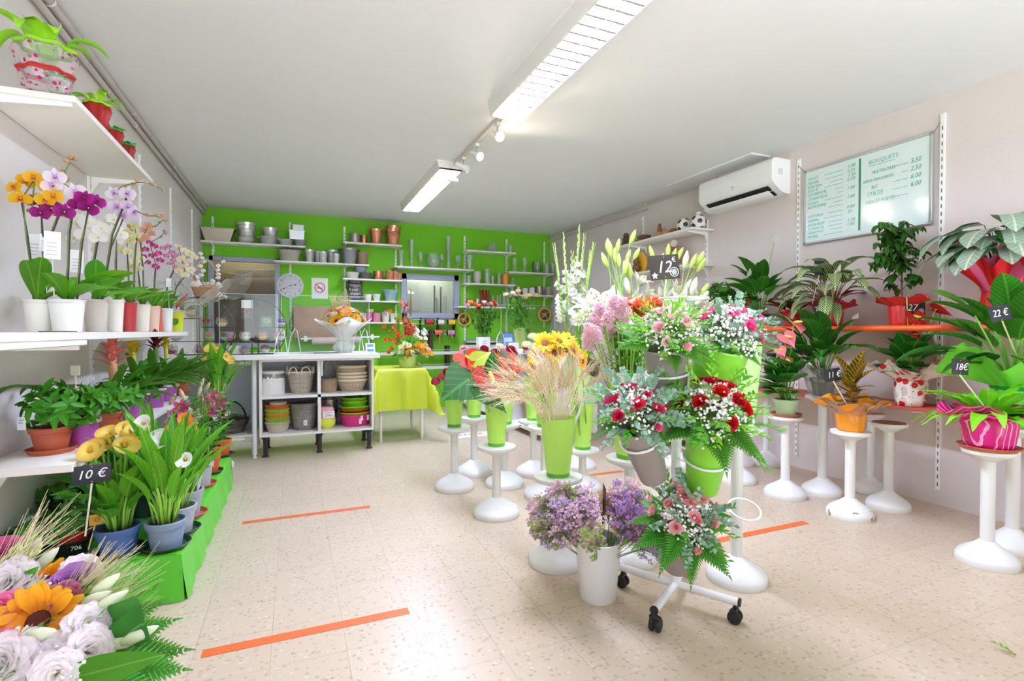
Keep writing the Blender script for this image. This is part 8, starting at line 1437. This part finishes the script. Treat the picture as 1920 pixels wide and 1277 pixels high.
CAL = leafm('#9fb8a0', '#dfe6cc', 'side', 8, 5, .3, edge=('#2f5a2c', .30), vary=.05, boost=False)
CLS = [PL(.26, .08, .2, .15, 'ovate', CAL, 1.2, .15, .06, .012, .003, '#6a3038', 9, 2), PL(.32, .05, .19, .14, 'ovate', CAL, 1.3, .2, .06, .012, .003, '#6a3038', 9, 2), PL(.18, .12, .19, .14, 'ovate', CAL, 1.0, -.1, .06, .012, .003, '#6a3038', 9, 2)]
q = V((XR-.21, 1.60, UP1+.0008)); t = thing('potted_calathea', 'calathea with pale dark edged leaves in tall red and pink wrap', 'calathea', q); MB().lathe([(.001, .001), (.08, .001), (.09, .12), (.08, .2)], 60, rib=(9, .04)).obj('wrap', [mat('#d8141c', .4)], t); sheet(.078, .18, .2, .15, .6, .25).obj('wrap_skirt', [mat('#d8141c', .4)], t); sheet(.085, .16, .2, .17, 2.2, .25).obj('inner_wrap', [mat('#e05a8a', .4)], t); fan(t, CLS, 26, .22, .03, .35, 8, .95, 1.35, wall=1)
# mid row
p, D = PEDS['G']; saucer('terracotta saucer under the mint pot', p, .1, '#b0684a'); q = p+V((0, 0, .005))
def anthplant(label, q, potf, n, blooms, seed, c, c2, sc=1., name='potted_anthurium'):
    t = thing(name, label, 'anthurium', q, 'potted anthuriums'); h = potf(t); L = [PL(.16, .06, .19, .15, '', LAn, 0, .6, .12, 0, .003, '#6fae3a', heart=True), PL(.22, .04, .18, .14, '', LAn, 0, .8, .12, 0, .003, '#6fae3a', heart=True), PL(.09, .08, .17, .13, '', LAn, 0, .3, .12, 0, .003, '#6fae3a', heart=True)]
    fan(t, L, n, h, .025, .3, seed, .75*sc, 1.05*sc, wall=1)
    for x, y, s, f, rl in blooms: H = at(x, y, d=depth(q)-.08)-q; fs_ = put('flower_stem', MB().tube(arc((0, 0, h), H, .0, 5), .003, 6).mesh('stem', [mat('#b9c84a', .5)]), t); put('flower', FL('spathe', c, c2, L=.1, W=.105, cup=.12), fs_, orient(H, f, rl, s))
    return t
anthplant('pink anthurium in a mint green pot on a pedestal', q, pfun('#c4e6b6', .075, .11), 30, [(1488, 605, 1.7, (.25, -.5, .75), -.7), (1472, 630, 1.35, (-.25, -.6, .6), .4), (1473, 672, 1.2, (0, -.9, .3), 0), (1462, 655, .8, (-.5, -.6, .6), .5)], 3, '#f0747c', '#f8a8ac', 1.15)
q = at(1445, 672, d=D+.0); tagcard('small brown slate card beside the pink anthurium', q, (-.3, -1, 0), '20', .075, .07, p+V((-.02, -.03, .1)), '#3d2f28', .036, roll=-.05, tx=-.025)
anthplant('red anthurium on the upper red shelf behind the rose bouquet', wall(1392, UP1, XR-.2), pfun('#3a3a38', .07, .11), 10, [(1392, 560, 1.7, (-.1, -.3, .9), 0), (1375, 575, 1., (-.3, -.5, .8), .4), (1430, 580, 1., (.2, -.5, .8), .4)], 9, '#d82a1e', '#e8604a', .8)
p, D = PEDS['H']; clear = lambda t: (pot(t, .08, .06, .12, '#6a6a66'), MB().lathe([(.07, .001), (.1, .06), (.12, .14), (.18, .2), (.17, .2), (.1, .1)], 48, rib=(7, .12)).obj('cellophane', [film('#f4f7f4', 1.2, .08, .12)], t), .11)[2]
spath('peace lily with drooping leaves in clear wrap between the pink anthurium and the hearts', p, 1.15, 30, [(1549, 545, 1.0, .1), (1566, 520, 1.1, .7), (1600, 600, .6, -.3)], 6, clear, .2)
q = at(1537, 577, d=D+.02); tagcard('slanting slate card chalked 20 euro in the peace lily', q, (-.1, -1, .3), '20 €', .13, .06, p+V((.04, 0, .15)), '#33302e', .045, roll=.3, tx=-.05)
CRO = leafm('#4a5a24', '#f0b040', 'rib', 9, 4, .35, edge=('#8a6a2c', .47), vary=.25); CRL = [LF(.2, .085, 'ovate', CRO, .5, .12, 9, .012, 0, 2), LF(.17, .07, 'ovate', CRO, .8, .12, 9, .012, 0, 2)]
p, D = PEDS['I']; t = thing('potted_croton', 'croton with yellow veined leaves in glossy orange wrap on the chipped pedestal', 'croton', p); mo = mat('#f09a1e', .25); wrap(None, .085, .12, .06, 9, .09, mo, '#f0861a')(t); MB().lathe([(.08, .1), (.13, .16), (.19, .19), (.18, .19), (.1, .13)], 48, rib=(6, .12)).obj('cellophane', [film('#f6f2ea', 1.2, .06, .12)], t); MB().tube([(0, 0, .1), (.004, 0, .3)], .007, 7).obj('trunk', [mat('#b07a52', .6)], t)
for i in range(17): f = i/16; put('leaf', CRL[i % 2], t, TR(0, 0, .14+.17*f)@RZ(i*2.4+.5)@RX(.15+1.0*f)@MX.Scale(.75+.25*f if f < .8 else 1.05, 4))
put('leaf', LF(.24, .115, 'ovate', CRO, .35, .12, 9, .01, 0, 2), t, TR(0, -.01, .27)@RZ(2.9)@RX(1.4))
q = at(1561, 703, d=D-.05); tagcard('slate card chalked 11 euro in the orange wrapped croton', q, (-.15, -1, .1), '11 €', .118, .075, p+V((-.03, -.02, .12)), '#26262a', .05, roll=.12, tx=-.04)
HEART = NT('heart_print_paper'); vo = HEART.n('ShaderNodeTexVoronoi', Scale=22.); HEART.l(HEART.co(), vo.inputs['Vector']); v2 = HEART.n('ShaderNodeTexVoronoi', Scale=48.); HEART.l(HEART.co(), v2.inputs['Vector'])
c = HEART.mix(HEART.math('LESS_THAN', vo.outputs['Distance'], .42), lin('#eee6dc'), HEART.ramp(vo.outputs['Color'], ((0, '#d41a1e'), (.5, '#d41a1e'), (.55, '#dccbb4'), (1, '#eee6dc')), 'CONSTANT')); c = HEART.mix(HEART.math('LESS_THAN', v2.outputs['Distance'], .16), c, lin('#c01a24')); HEARTM = HEART.done(HEART.bsdf(c, .35))
q = wall(1708, .656, XR-.23); anthplant('dark red anthurium in heart printed wrap on the lower red shelf', q, wrap(None, .092, .165, .09, 7, .09, HEARTM, '#c8141c'), 24, [(1714, 592, 1.6, (-.1, -.8, .5), 0), (1754, 580, 1.4, (.5, -.2, .9), -.9), (1712, 626, .8, (-.1, -.6, .7), .1), (1700, 555, .3, (0, -.2, 1), 0)], 5, '#c8282a', '#e05a4a', 1.05)
q2 = at(1716, 577, d=depth(q)+.0); tagcard('black slate card chalked 27 euro behind the red anthurium', q2, (-.5, -1, 0), '27', .12, .1, q2+V((0, .03, -.25)), '#232326', .06, logo=True, tx=-.05)
# front right
p, D = PEDS['P']; gw = lambda t: (MB().lathe([(.001, .001), (.09, .001), (.1, .12), (.085, .2)], 64, rib=(9, .04)).obj('wrap', [mat('#7ae03a', .35)], t), sheet(.085, .25, .2, .15, 1.1, .28).obj('wrap_skirt', [petal('#8ae84a', .4, .3, 0.)], t), MB().lathe([(.09, .19), (.1, .2), (.09, .21)], 30).obj('ribbon', [mat('#19a04a', .3)], t), .2)[-1]
BGL = [PL(.26, .08, .3, .13, 'ovate', LSp, .8, .9, .18, .008, .005, '#7fb84a', 10, 2), PL(.34, .04, .28, .12, 'ovate', LSp, .6, 1.2, .18, .008, .005, '#7fb84a', 10, 2), PL(.2, .14, .28, .12, 'ovate', LSd, 1.0, .5, .18, .008, .005, '#7fb84a', 10, 2)]
t = spath('big peace lily in lime green wrap at the end of the pedestal row', p, 1.05, 26, [], 4, gw, .2, L=BGL)
H = at(1828, 592, d=D)-p; put('leaf', LF(.36, .14, 'ovate', LSp, .35, .15, 12, .006, 0, 2), t, aim(H, (-.85, -.05, .42), .35, 1, (0, -.9, .6))); stalk(t, (0, 0, .2), H, .006, '#8cc84a')
q = at(1875, 587, d=D-.3); tagcard('slate card chalked 22 euro on a wooden stake in the big peace lily', q, (-.25, -1, .2), '22 €', .12, .072, p+V((.03, -.05, .2)), '#26292c', .045, roll=.15, stake='#e0d0a8', tx=-.045)
p, D = PEDS['O']; saucer('terracotta saucer under the pink wrapped fern', p, .125, '#b8643c'); q = p+V((0, 0, .006))
PKW = NT('pink_printed_wrap'); w_ = PKW.n('ShaderNodeTexWave', Scale=14., Distortion=3.); PKW.l(PKW.co(), w_.inputs[0]); PKM = PKW.done(PKW.bsdf(PKW.mix(PKW.math('GREATER_THAN', w_.outputs['Fac'], .9), lin('#d8147a'), lin('#f0a0c8')), .25))
t = thing('potted_fern', 'bright green bird nest fern in shiny pink wrap on a pedestal', 'fern', q); wrap(None, .115, .15, .05, 8, .08, PKM, '#b8105a')(t); FNL = [LF(.34, .07, 'lance', leafm('#6cc42c', '#9fd84a', 'mid', rough=.3), 1.2, .12, 14, .05, 0, 2, 4.), LF(.3, .065, 'lance', leafm('#5fb82a', '#9fd84a', 'mid', rough=.3), .8, .15, 14, .06, 0, 2, 5.), LF(.28, .06, 'lance', leafm('#7fd03a', '#b4e06a', 'mid', rough=.3), 1.6, .12, 14, .05, 0, 2, 4.)]
r_ = random.Random(2)
for i in range(30): put('frond', FNL[i % 3], t, TR(0, 0, .14)@RZ(i*2.4)@TR(0, .02, 0)@RX(.35+.9*i/30)@MX.Scale(r_.uniform(.8, 1.1), 4))
q2 = at(1800, 688, d=D-.12); tagcard('slate card chalked 18 euro in the bright green fern', q2, (-.2, -1, .05), '18€', .095, .072, q+V((-.05, -.04, .15)), '#2c2723', .045, roll=-.05, tx=-.032)
# yellow calla beyond the bench
p, D = PEDS['Y']; calla('yellow calla lily standing on the pedestal past the end of the bench', p, .07, .11, '#6a4a3a', 8, 30, LCn, [(398, 655), (400, 672), (406, 660), (420, 672), (434, 675), (395, 680)], YC, lz=1.0, lean=.1)
# ---------------------------------------------------------------- floor tapes, scraps, notice
TAPE = mat('#d9682f', .5)
for (a, c_), lb in (((( -.305, 2.045), (.42, 2.095)), 'orange floor tape nearest the big bouquet'), (((-.288, 3.385), (.444, 3.43)), 'orange floor tape between the bench and the pedestals'), (((1.75, 2.095), (2.785, 2.145)), 'orange floor tape running under the trolley to the pedestals'), (((2.05, 3.46), (2.44, 3.505)), 'short orange floor tape behind the lime vases')): tag(MB().box((a[0], a[1], .0002), (c_[0], c_[1], .0012)).obj('floor_tape', [TAPE]), lb, 'tape', 'orange distance tapes')
q = at(885, 815, z=0); t = thing('floor_notice', 'white paper notice with red lettering lying on the floor behind the pedestals', 'notice', (q.x, q.y, .0004)); MB().box((-.22, -.12, 0), (.22, .12, .0008)).obj('sheet', [mat('#f0eeea', .5)], t); text('STOP', .13, mat('#c84040', .6), t, TR(-.17, -.03, .001))
SPR = FL('ruscus', '#5fae2c', L=.07, k=7, s=.024)
for px, py, lb, s in ((1787, 1068, 'tiny green leaf scrap on the floor near the fern pedestal', .35), (1905, 1232, 'fallen green leafy twig on the bare floor', 1.), (1390, 1009, 'small leaf scrap beside the floor tape', .3), (610, 823, 'small dark crumb on the floor under the cabinet', .15)): q = at(px, py, z=0); tag(put('leaf_scrap', SPR, None, TR(q.x, q.y, .006)@RZ(R.random()*6)@MX.Scale(s, 4)), lb, 'leaf scrap')
# ================================================================ lamps
def fixture(label, x0, x1, y0, y1):
    zc_ = ceilz((y0+y1)/2); h = .085; t = thing('ceiling_light', label, 'ceiling light', ((x0+x1)/2, y0, zc_), 'fluorescent ceiling lights'); w = (x1-x0)/2; L = y1-y0; b = MB()
    zt = lambda y: ceilz(y0+y)-zc_-.001
    z0 = -h
    b.add([(-w-.02, 0, zt(0)), (w+.02, 0, zt(0)), (w+.02, L, zt(L)), (-w-.02, L, zt(L)), (-w, 0, z0), (w, 0, z0), (w, L, z0), (-w, L, z0)], [(0, 1, 5, 4), (1, 2, 6, 5), (2, 3, 7, 6), (3, 0, 4, 7)], sm=False)
    for a in ((-w, -w+.012, 0, L), (w-.012, w, 0, L), (-w, w, 0, .012), (-w, w, L-.012, L), (-.003, .003, 0, L)): b.box((a[0], a[2], z0-.002), (a[1], a[3], z0+.012))
    b.obj('housing', [mat('#eceae4', .4)], t)
    MB().add([(-w+.01, .01, z0+.045), (w-.01, .01, z0+.045), (w-.01, L-.01, z0+.045), (-w+.01, L-.01, z0+.045)], [(3, 2, 1, 0)], sm=False).obj('reflector', [mat('#f5f5f2', .3)], t)
    for x in (-w/2, w/2): MB().tube([(x, .03, z0+.03), (x, L-.03, z0+.03)], .0135, 10).obj('tube_lamp', [emat('#d2dbff', LAMP)], t)
    k = int(L/.075); sl = MB().box((-w+.012, -.008, z0), (w-.012, .008, z0+.012)).mesh('slat', [mat('#b4b2ac', .4)])
    for i in range(1, k): put('slat', sl, t, TR(0, L*i/k, 0))
LAMP = 205.; SKY = 3.4
fixture('long fluorescent ceiling light nearest the shopfront', 1.222, 1.455, 1.45, 3.262); fixture('fluorescent ceiling light nearest the green wall', 1.215, 1.432, 4.56, 6.32)
zt = ceilz(4.0); t = thing('track_rail', 'narrow spotlight rail between the two ceiling lights', 'track rail', (1.365, 3.3, zt)); MB().box((-.018, -.02, -.032), (.018, 1.5, -.0005), bev=.003).obj('rail', [mat('#d8cfc4', .4)], t)
for i, (y, d, on, lb) in enumerate(((3.5, (.05, -.85, -.55), 1, 'lit spotlight next to the long fluorescent light'), (3.97, (.35, -.8, -.45), 1, 'lit spotlight second along the rail'), (4.32, (.75, -.45, -.5), 0, 'unlit white spotlight third along the rail'), (4.7, (-.9, -.3, .05), 0, 'unlit white spotlight by the far fluorescent light'))):
    z = ceilz(y)-.032; t = thing('spotlight', lb, 'spotlight', (1.365, y, z), 'rail spotlights'); d = V(d).normalized(); MB().box((-.016, -.03, -.022), (.016, .03, .0)).obj('adapter', [mat('#e4e0da', .4)], t); MB().tube([(0, 0, -.02), (0, 0, -.075)], .006, 8).obj('arm', [STEEL], t)
    c = V((0, 0, -.085)); MB().lathe([(.001, -.075), (.018, -.07), (.022, -.02), (.03, .01), (.036, .05), (.033, .05), (.026, .012), (.001, .01)], 20).obj('head', [WHT], t).matrix_local = orient(c, d)
    MB().ball((0, 0, .036), .02, 0, 12, 8, (1, 1, .7)).obj('bulb', [emat('#fff0d8', 45.) if on else mat('#dcdcd8', .2)], t).matrix_local = orient(c, d)
    if on:
        l = bpy.data.lights.new('spot_beam', 'SPOT'); l.energy = 10; l.color = (1, .86, .7); l.spot_size = 2.2; l.spot_blend = .6; l.shadow_soft_size = .03; o = put('spot_beam', l, t, orient(c+d*.07, -d))
# daylight and added uplight through the glazed shopfront behind the camera
w = bpy.data.worlds.new('sky_and_uplight'); bpy.context.scene.world = w; w.use_nodes = True; bg = w.node_tree.nodes['Background']; nt = w.node_tree; tc = nt.nodes.new('ShaderNodeTexCoord'); sx = nt.nodes.new('ShaderNodeSeparateXYZ'); cr = nt.nodes.new('ShaderNodeValToRGB'); mp = nt.nodes.new('ShaderNodeMath'); mp.operation = 'MULTIPLY_ADD'; mp.inputs[1].default_value = .5; mp.inputs[2].default_value = .5
nt.links.new(tc.outputs['Generated'], sx.inputs[0]); nt.links.new(sx.outputs[2], mp.inputs[0]); nt.links.new(mp.outputs[0], cr.inputs[0]); nt.links.new(cr.outputs[0], bg.inputs[0]); bg.inputs[1].default_value = SKY
e = cr.color_ramp.elements; e[0].position = .46; e[0].color = (.86, .94, 1, 1); e[1].position = .52; e[1].color = (.13, .14, .16, 1)   # lower half brightened to lift the ceiling, dimmer sky above
l = bpy.data.lights.new('shopfront_portal', 'AREA'); l.shape = 'RECTANGLE'; l.size = XR-XL-.3; l.size_y = 2.42; l.cycles.is_portal = True; put('shopfront_portal', l, None, TR((XL+XR)/2, Y0+.02, 1.29)@MX.Rotation(PI/2, 4, 'X'))
# camera
cam = bpy.data.cameras.new('camera'); cam.sensor_width = 36; cam.lens = F/1920*36; cam.clip_start = .05; o = put('camera', cam); o.location = (0, 0, EYE); o.rotation_euler = (PI/2-PIT, 0, -YAW); bpy.context.scene.camera = o
s = bpy.context.scene; s.view_settings.view_transform = 'Standard'; s.view_settings.look = 'None'; s.view_settings.exposure = 1.02; s.view_settings.gamma = 1; s.view_settings.use_curve_mapping = False
s.cycles.use_denoising = True; s.cycles.max_bounces = 8; s.cycles.diffuse_bounces = 7; s.cycles.transparent_max_bounces = 16; s.cycles.caustics_reflective = False; s.cycles.caustics_refractive = False; s.cycles.sample_clamp_indirect = 6
